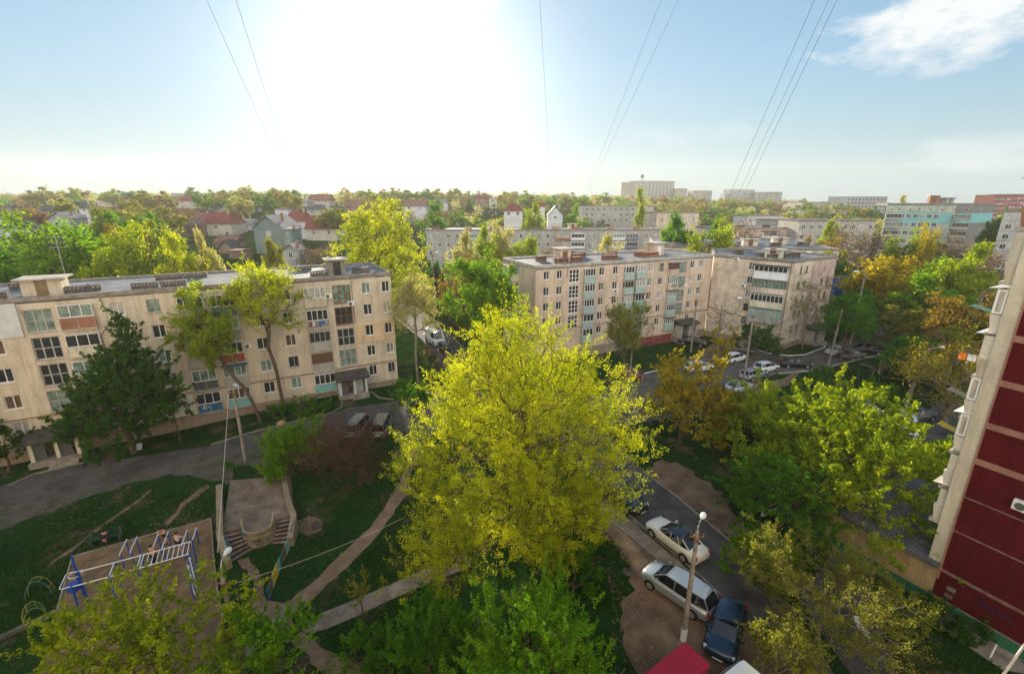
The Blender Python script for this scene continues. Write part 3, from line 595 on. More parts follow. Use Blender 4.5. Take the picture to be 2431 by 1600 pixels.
for q, y, h in ((33.2, 7.5, 5.5), (6.1, 4.4, 5.6), (4.6, 4.6, 1.2), (38.6, 3.0, 1.4)): antenna(b1, R1(q, y), h, 3 if h > 3 else 1)
mb = MB(); mb.tube([(0, .9, 15.12), (9, 1.1, 15.16), (14, .8, 15.12), (22, 1.0, 15.12), (33, .7, 15.12), (43, .9, 15.12)], .03, 4).tube([(S(34), 2, 16.6), (S(35.3), .1, 15.4), (S(35), -.05, 14), (S(34.6), -.05, 13)], .02, 4); part(b1, 'cable', mb, steel, M1)
laundry(M1, S(9.25), bz(1)+1.0, 2.2, [cl[0], cl[1], cl[4], cl[2], cl[2], cl[4]], 'red, white and blue washing on the fourth-floor balcony of the left block', 3)

# ------------------------------------------------------------------ middle block
D2 = Vector((1, .478)).normalized(); P2 = Vector((3.45, 67.2)); L2 = 35.6; Q2 = P2+D2*L2; IN2 = Vector((-D2.y, D2.x))
b2 = empty('apartment_block', T(P2.x, P2.y, 0), 'peach five-storey apartment block behind the huge tree, corner with side balconies', 'apartment block')
FZ2 = [13.5, 11.1, 8.75, 6.4, 4.1]; w2 = [(s, z, .95, 1.25) for s in (1.8, 4.05, 11.75, 14.4, 21.55, 23.85, 30.85, 32.85) for z in FZ2]
st2 = [(s, z, w, 1.95) for s, w in ((6.7, 1.8), (28.5, 1.9)) for z in (13.1, 10.65, 8.3, 5.95)]
M2, _ = wall(b2, P2, Q2, -.3, 14.8, [q for q in w2+st2], tan2)
P2b, Q2b = P2+IN2*11.5, Q2+IN2*11.5
M2s, L2s = wall(b2, P2b, P2, -.3, 14.8, [], tan2); wall(b2, Q2b, P2b, -.3, 14.8, [], tan2); wall(b2, Q2, Q2b, -.3, 14.8, [], tan2)
roof(b2, [tuple(P2), tuple(Q2), tuple(Q2b), tuple(P2b)], 14.75, .28, rimm=concretel)
for s, z, w, h in w2: win(b2, M2, s, z, w, h, 2, 1, frame if not (s == 23.85 and z > 13) else frameb)
for s, z, w, h in st2: win(b2, M2, s, z, w, h, 3, 3, frame if s < 10 else frameg, gl_d if s < 10 else gl_g, fw=.09, name='stair_window')
mb = MB(); mb.box(-.04, L2+.04, -.08, -.0, -.3, 1.5); part(b2, 'plinth', mb, plinth, M2); mb = MB(); mb.box(20.5, 27.4, -.11, -.082, -.3, 1.6); part(b2, 'plinth', mb, mat('plinth_red', (.26, .06, .05), .9, .3, 1), M2, 'dark red plinth')
z2 = lambda i: 12.0-2.38*i
for i in range(5):
    balcony(b2, M2, 9.25, z2(i), 1.95, .55, .95, 1.15, greenglass, None, frame, 4 if i < 3 else 3, mat('grey_cover', (.3, .3, .32), .7, .2, 2) if i == 3 else None)
    balcony(b2, M2, 16.85, z2(i), 1.8, .6, .95, 1.05, greenglass, None, frame if i != 1 else frameg, 3)
    balcony(b2, M2, 19.2, z2(i), 1.9, .6, .95, 1.1, greenglass if i != 2 else teal, gl_c if i < 2 else None, frame, 3, darkg if i == 2 else None)
    balcony(b2, M2, 26.35, z2(i), 1.95, .5, .95, 1.1, tan2 if i < 2 else greenglass, gl_b if i == 0 else None, frameb if i == 0 else frame, 4, (steel, None, darkg, None, frameb)[i])
    balcony(b2, M2s, L2s-7.0, z2(i), 3.2, 1.1, .95, 1.2, cream, gl_g, frame, 4, concrete if i == 0 else None)
mb = MB(); mb.box(-.2, .2, -1.16, -1.12, .3, .75); part(b2, 'red_panel', mb, mat('red_panel', (.5, .03, .03), .6, .1, 2), M2s @ Matrix.Translation((L2s-6.4, 0, z2(0))))
ac(b2, M2, 14.45, 10.2); mb = MB(); mb.tube([(0, -.1, 5.1), (L2, -.1, 5.1)], .05, 6); part(b2, 'gas_pipe', mb, rust, M2)
mb = MB(); mb.tube([(5.4, -.05, 14.6), (5.35, -.05, 13)], .03, 5); part(b2, 'downpipe', mb, concreted, M2)
porch(b2, M2, 29.8, 4.0, 2.3, 2.6, .7, (darkg, greyp), cm=concretel)
laundry(M2, 26.4, z2(1)+.95, 1.2, [cl[3], cl[3], cl[3]], 'black clothes hung below a fourth-floor window of the peach block', 5)
R2 = lambda s, y: M2 @ Matrix.Translation((s, y, 14.75))
for s, y, l in ((5.9, 2.6, 2.0), (9.0, 3.2, 1.6), (4.5, 6.6, 1.6), (11.5, 6.8, 2.0), (15.0, 2.6, 2.6), (17.0, 5.2, 2.4), (19.5, 7.8, 1.6), (24.3, 3.4, 3.0), (23.6, 5.0, 2.6), (29.8, 8, 1.8), (13.2, 8.6, 2)): vent(b2, R2(s, y), l, .85, .85, brick if s > 22 else mat('vent_brown', (.24, .13, .1), .9, .3, 3))
hut(b2, R2(7.4, 5.0), 2.1, 2.0, 2.0, tan2, concretel); hut(b2, R2(27.3, 5.6), 2.3, 2.0, 2.1, tan2, concretel, frame)
for s, y, h in ((7.6, 5.0, 5), (29.3, 6.4, 1.6), (15.4, 4.0, 2.5), (30, 2.5, 1.2)): antenna(b2, R2(s, y), h, 2)

# ------------------------------------------------------------------ limestone block
A3, B3, C3, D3 = Vector((35.9, 82.9)), Vector((45.2, 74.3)), Vector((50.1, 77.5)), Vector((56.2, 80.7))
b3 = empty('apartment_block', T(A3.x, A3.y, 0), 'limestone five-storey block with white and teal balconies right of the peach block', 'apartment block')
w3 = [(6.3, z, .85, 1.25) for z in FZ2]; M3, L3 = wall(b3, A3, B3, -.3, 14.85, w3, lime)
for s, z, w, h in w3: win(b3, M3, s, z, w, h, 2, 1, frame if z > 7 else frameb)
w4 = [(s, z, .55, 1.2) for s in (2.4, 4.3) for z in (13.2, 10.7, 8.2, 5.8, 3.3)]; M4, L4_ = wall(b3, B3, C3, -.3, 14.85, w4, lime)
for s, z, w, h in w4: win(b3, M4, s, z, w, h, 1, 1, framed, gl_d)
w5 = [(s, z, .55, 1.15) for s in (3.6, 5.2) for z in (10.7, 8.2, 5.8, 3.3)]; M5, L5 = wall(b3, C3, D3, -.3, 14.85, w5, limep)
for s, z, w, h in w5: win(b3, M5, s, z, w, h, 1, 1, framed, gl_d)
E3, F3 = D3+Vector((-7, 13)), A3+Vector((4, 11)); wall(b3, D3, E3, -.3, 14.85, [], lime); wall(b3, E3, F3, -.3, 14.85, [], lime); wall(b3, F3, A3, -.3, 14.85, [], lime)
roof(b3, [tuple(p) for p in (A3, B3, C3, D3, E3, F3)], 14.8, .22, rimm=concrete)
mb = MB(); mb.box(-.04, L3+.02, -.07, 0, -.3, 1.0); part(b3, 'plinth', mb, plinth, M3); mb = MB(); mb.box(0, L4_, -.07, 0, -.3, 1.0); part(b3, 'plinth', mb, plinth, M4)
framet2 = mat('window_frame_turquoise', (.04, .42, .45), .6, .1, 8); whp = mat('balcony_white', (.80, .82, .86), .5, .04, 2)
for i, (z, ph, gh, pm, gm_, fm_, c) in enumerate(((11.65, 1.15, .95, whp, gl_d, whp, 7), (9.35, .85, 1.2, lime, gl_g, framed, 9), (6.9, .9, 1.2, cream, gl_d, frame, 8), (4.35, .85, 1.3, greyw, gl_c, framet2, 9), (2.0, .85, 0, greyw, None, None, 3))):
    o = balcony(b3, M3, 9.5, z, 5.0, .75, ph, gh, pm, gm_, fm_, c, roofd if i == 0 else None, label=('plain white parapet', 'stone parapet', 'beige parapet', 'grey parapet', 'grey parapet')[i])
ac(b3, M3, 5.6, 10.05); ac(b3, M3, 3.9, 14.4)
mb = MB(); mb.tube([(0, -.12, 5.6), (4.2, -.12, 4.9), (11.9, -.12, 4.1)], .05, 6); part(b3, 'gas_pipe', mb, rust, M3)
mb = MB(); mb.tube([(12.25, -.06, 14.7), (12.25, -.06, 1.5)], .05, 5); part(b3, 'downpipe', mb, roofd, M3)
porch(b3, M5, 2.8, 3.6, 2.2, 2.6, .1, (darkg, greyp), cm=concretel, rm=mat('mossy_canopy', (.06, .08, .04), .9, .3, 2))
RB = lambda x, y, z=14.8, r=-.75: Matrix.Translation((x, y, z)) @ Matrix.Rotation(r, 4, 'Z')
hut(b3, RB(44.4, 79.2), 2.4, 2.0, 1.35, cream, concretel)
for x, y, l in ((42.6, 80.2, 1.6), (43.4, 77.9, 1.6), (46.8, 79.2, 1.4), (48.6, 80.4, 1.7), (47.5, 83, 1.6), (41, 85, 1.8)): vent(b3, RB(x, y, r=.2), l, .7, .8)
antenna(b3, RB(43.5, 80.5), 3.2, 3); antenna(b3, RB(47, 82), 2.6, 1)

# ------------------------------------------------------------------ red block at the right
C0 = Vector((25.9, 23.0)); DR = Vector((.476, -.879)).normalized(); ER = Vector((.879, .476)).normalized()
b8 = empty('apartment_block', T(C0.x, C0.y, 0), 'tall dark red panel block cut by the right edge with cream balconies', 'apartment block')
redw = stucco('red_wall', (.095, .005, .008), (.08, .01, .012), .5, 7); redw2 = stucco('red_wall_faded', (.24, .03, .028), (.1, .012, .012), .4, 9)
Z8 = lambda u, v: (lambda t: H-(F*PS+(v-800)*PC)*t)(C0.y/(F*PC-(v-800)*PS))
js = sorted([Z8(0, v) for v in (803, 908, 1008, 1092, 1177, 1256, 1349)]); js = [.78]+js
while js[-1] < 31: js.append(js[-1]+2.75)
M8, L8 = FM(C0, C0+DR*14)
wall(b8, C0, C0+DR*14, 0, 33, [], redw)
bandm = stucco('flaking_band', (.36, .19, .15), (.2, .05, .04), .7, 3); hi = Z8(0, 1092)
mb = MB(); mb2 = MB()
for j in js[2:]:
    if j > hi-.5: mb.box(-.0, 14, -.05, -.001, j-.17, j+.17)
    else: mb2.box(0, 14, -.035, -.001, j-.035, j+.035)
mb2.box(0, 14, -.036, -.001, js[1]-.09, js[1]+.09)
part(b8, 'joint_band', mb, bandm, M8); part(b8, 'joint_band', mb2, mat('joint_light', (.24, .15, .12), .9, .3, 2), M8)
mb = MB(); mb.box(-.0, .08, -.06, -.0, 2, 33); part(b8, 'corner_strip', mb, bandm, M8)
mb = MB(); mb.box(0, 14, -.06, 0, 0, .75); part(b8, 'plinth', mb, greenp, M8); mb = MB(); mb.box(0, 14, -.07, 0, .75, .82); part(b8, 'trim', mb, concrete, M8)
mb = MB()
for a, z, w, h in ((1.3, 4.9, 1.6, .9), (4.2, 5.6, 1.4, .8), (1.5, 7.6, 1.5, .9), (5, 9.9, 1.8, 1), (.8, 13.2, 1.2, .5), (2.4, 16, 1.2, .6)):
    pass
def plaque(s, z, w, h, m): mb = MB(); mb.box(s-w/2, s+w/2, -.03, 0, z-h/2, z+h/2); return part(b8, 'sign_plate', mb, m, M8)
def text(s_, par, M, size, m, depth=.004, sx=1.0, name='lettering'):
    cu = bpy.data.curves.new('txt', 'FONT'); cu.body = s_; cu.size = size; cu.extrude = depth; cu.align_x = 'CENTER'; cu.align_y = 'CENTER'; o = bpy.data.objects.new('txt', cu); COL.objects.link(o)
    dg = bpy.context.evaluated_depsgraph_get(); me = bpy.data.meshes.new_from_object(o.evaluated_get(dg)); bpy.data.objects.remove(o); me.materials.clear(); me.materials.append(m)
    return addmesh(name, me, par, M @ Matrix.Rotation(math.pi/2, 4, 'X') @ Matrix.Diagonal((sx, 1, 1, 1)))
plaque(.75, 1.75, .42, .3, concreted); plaque(.72, 1.25, .36, .24, mat('plate_grey', (.14, .12, .1), .8, .2, 5))
text('10/2', b8, M8 @ Matrix.Translation((.75, -.035, 1.75)), .2, concretel)
def scrawl(par, M, m, pts_list, r=.02, name='graffiti'):
    mb = MB()
    for pts in pts_list: mb.tube([(x, 0, z) for x, z in pts], r, 4)
    return part(par, name, mb, m, M)
inkb = mat('ink_blue', (.005, .03, .12), .8, .2, 5)
scrawl(b8, M8 @ Matrix.Translation((1.9, -.02, 1.75)), inkb, [[(0, .25), (.25, .3)], [(.12, .28), (.1, .0)], [(.35, .28), (.3, 0), (.5, .0), (.5, .2), (.35, .24)], [(.6, 0), (.65, .28), (.75, .1), (.88, .28), (.9, 0)], [(1.0, .0), (1.05, .25), (1.2, .25), (1.2, 0), (1.02, .1)], [(1.35, .26), (1.35, 0), (1.55, .0)]], .022)
ac(b8, M8, 2.35, Z8(0, 1150)+.1); 
mb = MB(); mb.tube([(0, -.05, 4.85), (14, -.05, 4.75)], .012, 3).tube([(4, -.2, 0), (9.3, -2.6, 2.2)], .02, 3); part(b8, 'cable', mb, black, M8)
# pier between the red wall and the balconies
MP, LP = FM(C0-DR*.62, C0); creamp = stucco('cream_pier', (.60, .56, .46), (.22, .19, .15), .6, 8)
mb = MB(); mb.box(0, LP-.003, .0, 3.5, 3.05, 33); pier = part(b8, 'pier', mb, creamp, MP)
MB8, _ = FM(C0-DR*.62+ER*.1, C0-DR*.62+ER*6.1)   # facade line of the balconies; outward = +local y here
levels = [z for z in js[1:] if z > 2.9]
bm = stucco('balcony_cream', (.66, .64, .56), (.3, .27, .2), .45, 11)
for i, z in enumerate(levels[:11]):
    w0, w1 = .45, .62; y0 = .0; M = MB8 @ Matrix.Translation((0, 0, z)); mb = MB()
    mb.box(0, 3.2, .0, .52, -.12, .06); o = part(b8, 'balcony', mb, concretel, M)
    pmx = (bm, bm, bm, bm, creamp, bm, creamp, brick, whitep, bm, bm)[i % 11]
    mb = MB(); mb.add([(0, 0, .06), (0, .34, .06), (0, .50, 1.05), (0, 0, 1.05), (3.2, 0, .06), (3.2, .34, .06), (3.2, .50, 1.05), (3.2, 0, 1.05)], [(0, 1, 2, 3), (7, 6, 5, 4), (1, 5, 6, 2), (0, 4, 5, 1), (3, 2, 6, 7), (0, 3, 7, 4)])
    part(o, 'parapet', mb, pmx, M)
    if i not in (0, 1, 4, 6):
        Ms = M @ Matrix.Translation((0, .25, 1.75)) @ Matrix.Rotation(-math.pi/2, 4, 'Z'); win(o, Ms, 0, 0, .42, 1.3, 1, 1, frame, gl_c, y=0, fw=.1, sill=False)
        mb = MB(); mb.box(.05, 3.2, .45, .49, 1.05, 2.45); part(o, 'glazing', mb, gl_g, M)
    elif i in (4, 6):
        mb = MB(); mb.box(0, 3.2, .0, .45, 1.05, 2.5); part(o, 'infill_wall', mb, bm, M)
    else:
        mb = MB(); mb.box(0, 3.2, .0, .38, 1.05, 2.5); part(o, 'infill_wall', mb, bm, M)
    if i in (0, 2, 4, 5, 7):
        mb = MB(); mb.add([(-.1, 0, 2.52), (3.2, 0, 2.52), (3.2, .85, 2.4), (-.05, .8, 2.38), (-.1, 0, 2.56), (3.2, 0, 2.56), (3.2, .85, 2.44), (-.05, .8, 2.42)], [(3, 2, 1, 0), (4, 5, 6, 7), (0, 1, 5, 4), (1, 2, 6, 5), (2, 3, 7, 6), (3, 0, 4, 7)]); part(o, 'awning', mb, concretel if i == 0 else whiteold, M)
    if i in (2, 3, 5):
        mb = MB()
        for k in range(5): mb.tube([(.2+k*.14, .48, 1.1), (.2+k*.14, 1.4, 1.3)], .014, 4)
        mb.tube([(.1, 1.38, 1.3), (.9, 1.38, 1.3)], .016, 4); part(o, 'drying_rack', mb, (yellowp, steel, teal)[(2, 3, 5).index(i)], M)
Ml = MB8 @ Matrix.Translation((.15, .8, levels[4]+1.25)) @ Matrix.Rotation(-math.pi/2, 4, 'Z')
laundry(Ml, 0, 0, .9, [orange, cl[1], cl[1], cl[0]], 'orange and white towels drying outside a red building balcony', 7)
# annex with corrugated roof
AX0 = C0-DR*9.5; b9 = empty('annex', T(AX0.x, AX0.y, 0), 'low beige annex with dark corrugated roof joined to the red block', 'annex')
wall(b9, AX0, C0-DR*.02, 0, 2.95, [], stucco('annex_beige', (.46, .34, .19), amt=.2, seed=12)); wall(b9, AX0+ER*7, AX0, 0, 2.95, [], stucco('annex_side', (.46, .34, .19), amt=.2, seed=13))
MX, LX = FM(AX0, C0); mb = MB(); mb.box(0, LX-.1, -.05, 0, 0, .75); part(b9, 'plinth', mb, greenp, MX)
mb = MB(); vs = []; nx = int(LX/.09)
for i in range(nx+1):
    x = -.25+(LX+.2)*i/nx; dz = .035*math.sin(i*math.pi)+(.04 if i % 2 else 0); vs += [(x, -.3, 2.98+dz), (x, 7.0, 4.3+dz)]
mb.add(vs, [(2*i, 2*i+2, 2*i+3, 2*i+1) for i in range(nx)]); mb.box(-.25, LX-.06, -.34, -.28, 2.75, 3.0)
part(b9, 'corrugated_roof', mb, mat('corrugated', (.13, .13, .145), .55, .2, .6, metal=.3), MX)
mb = MB(); mb.tube([(LX-1.4, .8, 3.9), (LX-2.2, .9, 4.3), (LX-2.6, .5, 4.0)], .03, 4); part(b9, 'bracket', mb, black, MX)

# unseen block the viewpoint stands on, added and raised to shade the foreground
mb = MB(); mb.box(-75, 24, -16, -2.2, -2, 36); struct(mb.build('unseen_home_building', tan1))
# ------------------------------------------------------------------ farther blocks
def box_block(label, uL, vL, uR, vR, YL, YR, depth, z0, m, rows, cols, ww=1.1, wh=1.3, z_first=1.6, step=2.75, cat='apartment block', fm=None, roofmat=None, group=None, maxw=60, rim=.3, ns=None, stag=None, top=None, parap=None, pm=None, wy=-.06):
    """block whose front roof edge runs between two photograph points at given distances"""
    xL, zL = AT(uL, vL, YL); xR, zR = AT(uR, vR, YR); A, B = Vector((xL, YL)), Vector((xR, YR)); z = (zL+zR)/2
    b = empty('apartment_block' if cat == 'apartment block' else 'building', T(xL, YL, z0), label, cat, group)
    Mf, L = FM(A, B); I = Vector((Mf[0][1], Mf[1][1])); n = [A, B, B+I*depth, A+I*depth]
    for i in range(4): wall(b, n[i], n[(i+1) % 4], z0-2, z-.05, [], m)
    roof(b, [tuple(p) for p in n], z-.2, rim*.6, m=roofmat, rimm=parap or concrete)
    k = 0
    for r in range(rows):
        for c in range(cols):
            if k >= maxw: break
            s = L*(c+.5)/cols; zz = z-z_first-r*step
            if zz < z0+.6: continue
            if ns and (r, c) in ns: continue
            win(b, Mf, s, zz, ww, wh, 2, 1, fm or frame, pm, y=wy, sill=False); k += 1
    return b, Mf, L, z
b4, M4f, L4f, z4 = box_block('long pale grey block in the distance behind the yellow-green trees', 1010, 548, 1568, 541, 159, 161, 12, 0, greyw, 3, 26, 1.0, 1.3, 2.2, 2.8, maxw=78, rim=.4)
def gbal(b, Mf, s, z, w, h, pm, gm_, fm_, c, label=None):
    mb = MB(); mb.box(s-w/2, s+w/2, -.75, .0, z-1.25, z+h/2+.1); o = part(b, 'balcony', mb, pm, Mf, label); win(o, Mf, s, z+.15, w-.3, h*.9, c, 1, fm_, gm_, y=-.8, sill=False); return o
for k, (s, w, pm, gm_, fm_, lb) in enumerate(((46.3, 5, brick, gl_c, frame, 'brick balcony tier'), (51.3, 4.8, whp, gl_d, frame, 'white balcony tier'), (65.3, 4.2, whp, gl_g, frame, 'white glazed balcony tier'), (69.8, 4.2, mat('slate_blue', (.19, .22, .30), .6, .1, 2), gl_d, frame, 'slate blue balcony tier'), (16, 7, mat('pale_green', (.28, .42, .36), .6, .1, 2), gl_g, frame, 'pale green balcony tier'))):
    for r in range(3): gbal(b4, M4f, s, z4-2.3-2.8*r, w, 1.4, pm, gm_, fm_, 4, lb)
for s in (55.5, 61): 
    for r in range(3): win(b4, M4f, s, z4-2.6-2.8*r, 1.7, 2.2, 3, 3, frame, gl_d, y=-.1, fw=.12, sill=False, name='stair_window')
for s in (3, 14, 25, 36, 44, 52, 63, 72): vent(b4, M4f @ Matrix.Translation((s, 3, z4-.2)), 2.6, 1, .9, brick)
hut(b4, M4f @ Matrix.Translation((22, 4, z4-.2)), 3, 2, 1.9, tan2, concretel); hut(b4, M4f @ Matrix.Translation((50, 4, z4-.2)), 3, 2, 1.7, tan2, concretel); antenna(b4, M4f @ Matrix.Translation((37, 2, z4-.2)), 4, 2)
# stepped flat roofs behind the limestone block
b5, M5f, L5f, z5 = box_block('low flat-roofed block with bitumen roof directly behind the limestone block', 1560, 585, 1995, 588, 108, 100, 26, 0, lime, 1, 10, 1.0, 1.2, 1.6)
for s, y, w, h in ((8, 5, 16, .5), (14, 12, 10, .6)): mb = MB(); mb.box(s-w/2, s+w/2, y-3, y+3, 0, h); part(b5, 'raised_roof', mb, roofm, M5f @ Matrix.Translation((s*0, 0, z5-.2)))
hut(b5, M5f @ Matrix.Translation((21, 6, z5-.2)), 3, 2.2, 1.4, lime, concretel); hut(b5, M5f @ Matrix.Translation((29, 12, z5-.2)), 3, 2.4, 1.4, lime, concretel)
for s, y in ((12, 3), (17, 3), (26, 4), (33, 8), (9, 14), (24, 15)): vent(b5, M5f @ Matrix.Translation((s, y, z5-.2)), 2.2, .9, .9)
for s, y, h in ((20, 8, 4), (23, 7, 3), (31, 6, 3.4)): antenna(b5, M5f @ Matrix.Translation((s, y, z5-.2)), h, 2)
b6, M6f, L6f, z6 = box_block('blank beige end wall and block with maroon balcony roof in the mid distance', 1718, 540, 1905, 541, 150, 158, 14, 2, lime, 2, 5, 1.2, 1.3, 2.4, 2.8, ns={(r, c) for r in range(2) for c in range(3)})
gbal(b6, M6f, 17.5, z6-2.2, 5.5, 1.4, whp, gl_d, frame, 6); mb = MB(); mb.box(14.4, 20.6, -1.4, .1, z6-1.1, z6-.85); part(b6, 'cover', mb, redp, M6f)
for s in (3, 9, 19): vent(b6, M6f @ Matrix.Translation((s, 3, z6-.2)), 2.4, 1, .9)
box_block('pale flat block beyond with small windows right of the maroon roof', 1847, 522, 1990, 520, 190, 196, 12, 4, greyw, 2, 7, 1.1, 1.2, 2.6, 2.8)
box_block('row of white garage-like houses with dark roof beyond the brown trees', 1776, 510, 1858, 514, 220, 224, 10, 4, whiteold, 2, 7, 1.1, 1.2, 1.8)
box_block('tan blank wall block below the big pale bare tree', 1560, 503, 1660, 505, 215, 220, 12, 4, lime, 1, 4, 1, 1, 3)
box_block('white and red panelled block behind the slender poplar', 1374, 487, 1553, 491, 260, 250, 12, 3, greyw, 3, 13, 1.3, 1.3, 1.7, 2.8)
box_block('white low block right of the limestone roofs with barred windows', 1900, 522, 2080, 522, 150, 150, 12, 3, concretel, 2, 9, 1.2, 1.4, 2.2, 2.9)
box_block('grey low long building left of the pale high-rise at the right', 1905, 478, 2020, 482, 420, 420, 30, 10, concretel, 3, 16, 1.8, 1.4, 3, 3.2)
box_block('brown roofed shed-like block in front of the grey long building', 1900, 498, 2010, 500, 330, 330, 15, 9, greyw, 1, 8, 1.6, 1.2, 2)
# high-rises on the skyline
hr = mat('highrise_grey', (.15, .18, .20), .8, .1, .05); hr2 = mat('highrise_beige', (.26, .25, .23), .8, .1, .05); hr3 = mat('highrise_light', (.33, .36, .38), .8, .1, .05)
box_block('left beige wing of the big high-rise on the skyline', 1476, 433, 1510, 433, 800, 800, 22, 24, hr2, 9, 2, 1.6, 1.4, 3, 3)
b, Mf, L, z = box_block('big grey ten-storey high-rise on the skyline with round dish', 1509, 429, 1602, 431, 800, 815, 22, 24, hr, 9, 11, 4.2, 1.5, 3, 3, maxw=99, pm=gl_c)
mb = MB(); mb.tube([(13, 3, z), (13, 3, z+6)], .5, 6); mb.tube([(13, 2.6, z+7), (13, 3.4, z+7)], 3.2, 12); part(b, 'dish', mb, darkg, Mf)
box_block('small beige block right beside the big high-rise', 1602, 448, 1632, 448, 800, 800, 20, 24, hr2, 3, 5, 2, 1.4, 3, 3)
b, Mf, L, z = box_block('plain beige cube block with mast on the skyline', 1645, 453, 1691, 453, 700, 700, 20, 18, hr2, 4, 7, 2.2, 1.1, 6, 2.4)
mb = MB(); mb.tube([(18, 2, z), (18, 2, z+7)], .25, 5); part(b, 'mast', mb, steel, Mf)
box_block('grey-blue high-rise left of the pair near the cables', 1738, 450, 1793, 451, 720, 725, 22, 16, hr3, 7, 8, 2.2, 1.5, 3, 3, maxw=60); box_block('low wing at the left of the grey-blue high-rise', 1722, 461, 1738, 461, 720, 720, 18, 16, hr2, 4, 2, 2, 1.4, 3, 3)
box_block('beige high-rise right of the pair near the cables', 1793, 457, 1858, 455, 700, 690, 22, 14, hr2, 7, 8, 2.2, 1.5, 3, 3, maxw=60)
box_block('tiny white block on the skyline right of the pair of high-rises', 1868, 478, 1890, 478, 600, 600, 12, 14, hr3, 2, 4, 2, 1.4, 2, 3)
box_block('wide pale new high-rise with many balconies on the right skyline', 2012, 468, 2108, 466, 400, 405, 20, 10, hr3, 8, 11, 2.2, 1.6, 2.2, 2.9, maxw=88, pm=gl_d)
box_block('long teal-grey block on the left skyline above the trees', 405, 458, 515, 460, 420, 420, 12, 20, greyw, 2, 14, 1.8, 1.4, 2.2, 3)
redb = mat('highrise_red', (.24, .05, .045), .8, .1, .05)
box_block('rounded red and white tower on the far right', 2363, 463, 2402, 462, 330, 330, 14, 8, redb, 6, 5, 1.8, 1.3, 3, 3); box_block('red high-rise cut by the right edge', 2403, 460, 2475, 462, 340, 345, 14, 8, redb, 7, 9, 1.8, 1.4, 3, 3, maxw=60)
# green-panel block
pg = stucco('panel_mint', (.48, .55, .46), (.2, .19, .17), .5, 21); b, Mf, L, z = box_block('mint green panel block with turquoise band on its grey end wall', 2108, 485, 2272, 483, 165, 158, .2, 5, pg, 5, 10, 1.3, 1.3, 4.0, 2.75, ns={(r, c) for r in range(5) for c in (0, 1, 8, 9)}, rim=.5, maxw=40, wy=-.11)
mb = MB(); mb.box(4.5, 9.5, -.05, 0, z-6.4, z-3); mb.box(10.5, 18, -.052, 0, z-6.2, z-3.1); part(b, 'turquoise_panel', mb, mat('turquoise', (.22, .50, .50), .8, .1, 1), Mf)
for r in range(5):
    for s in (2.2, 20.5): gbal(b, Mf, s, z-4.1-2.75*r, 4.6, 1.3, greyw, None, frameg, 4)
mb = MB()
for s in (1.5, 3.5, 6.5, 9, 12, 15, 18.5, 21.5): mb.box(s-.2, s+.2, -.04, .0, z-2.1, z-1.7)
part(b, 'attic_vents', mb, black, Mf)
for k in range(1, 6): mb = MB(); mb.box(0, L, -.03, 0, z-2.8*k-.02, z-2.8*k+.06); part(b, 'panel_joint', mb, concreted, Mf)
Be = Vector((Mf @ Vector((L, 0, 0))).xy); Ee = Vector((AT(2364, 484, 168)[0], 168)); endw = stucco('end_wall_grey', (.26, .26, .25), (.12, .12, .11), .8, 31)
Me, Le = wall(b, Be, Ee, 3, z, [], endw, 'end_wall'); mb = MB(); mb.box(0, Le, -.05, .0, z-6.3, z-3.1); part(b, 'turquoise_band', mb, mat('turquoise', (.1, .4, .45), .8, .1, 1), Me)
for k in (2.8, 8.4, 11.2, 14): mb = MB(); mb.box(0, Le, -.03, 0, z-k-.03, z-k+.05); part(b, 'panel_joint', mb, concreted, Me)
wall(b, Be+Vector((-4, 12)), Ee, 3, z, [], endw); roof(b, [tuple((Mf @ Vector((0, 0, 0))).xy), tuple(Be), tuple(Ee), tuple(Ee+Vector((-12, 10))), (Mf @ Vector((0, 12, 0))).xy[:]], z-.1, .25)
hut(b, Mf @ Matrix.Translation((13.5, 4, z)), 2.6, 2, 2.6, brick, whiteold); hut(b, Me @ Matrix.Translation((3.5, 5, z)), 5, 3, 1.8, greyw, darkg); antenna(b, Mf @ Matrix.Translation((8, 4, z)), 4, 3)
pw = stucco('panel_white', (.62, .60, .56), (.25, .22, .2), .5, 22); b, Mf, L, z = box_block('white panel block cut by the right edge behind the grove', 2384, 502, 2600, 500, 136, 124, 12, 4, pw, 5, 5, 1.3, 1.3, 4.4, 2.75, ns={(r, 1) for r in range(5)}, rim=.4)
for r in range(5): gbal(b, Mf, 6.6, z-4.6-2.75*r, 3.4, 1.3, whiteold, None, frame, 3)
for k in range(1, 6): mb = MB(); mb.box(0, L, -.03, 0, z-2.8*k-.02, z-2.8*k+.06); part(b, 'panel_joint', mb, concreted, Mf)
# small buildings
box_block('low blue shed glimpsed behind the limestone block', 1990, 655, 2040, 655, 88, 90, 6, 0, bluep, 0, 0, cat='shed', roofmat=roofd); 

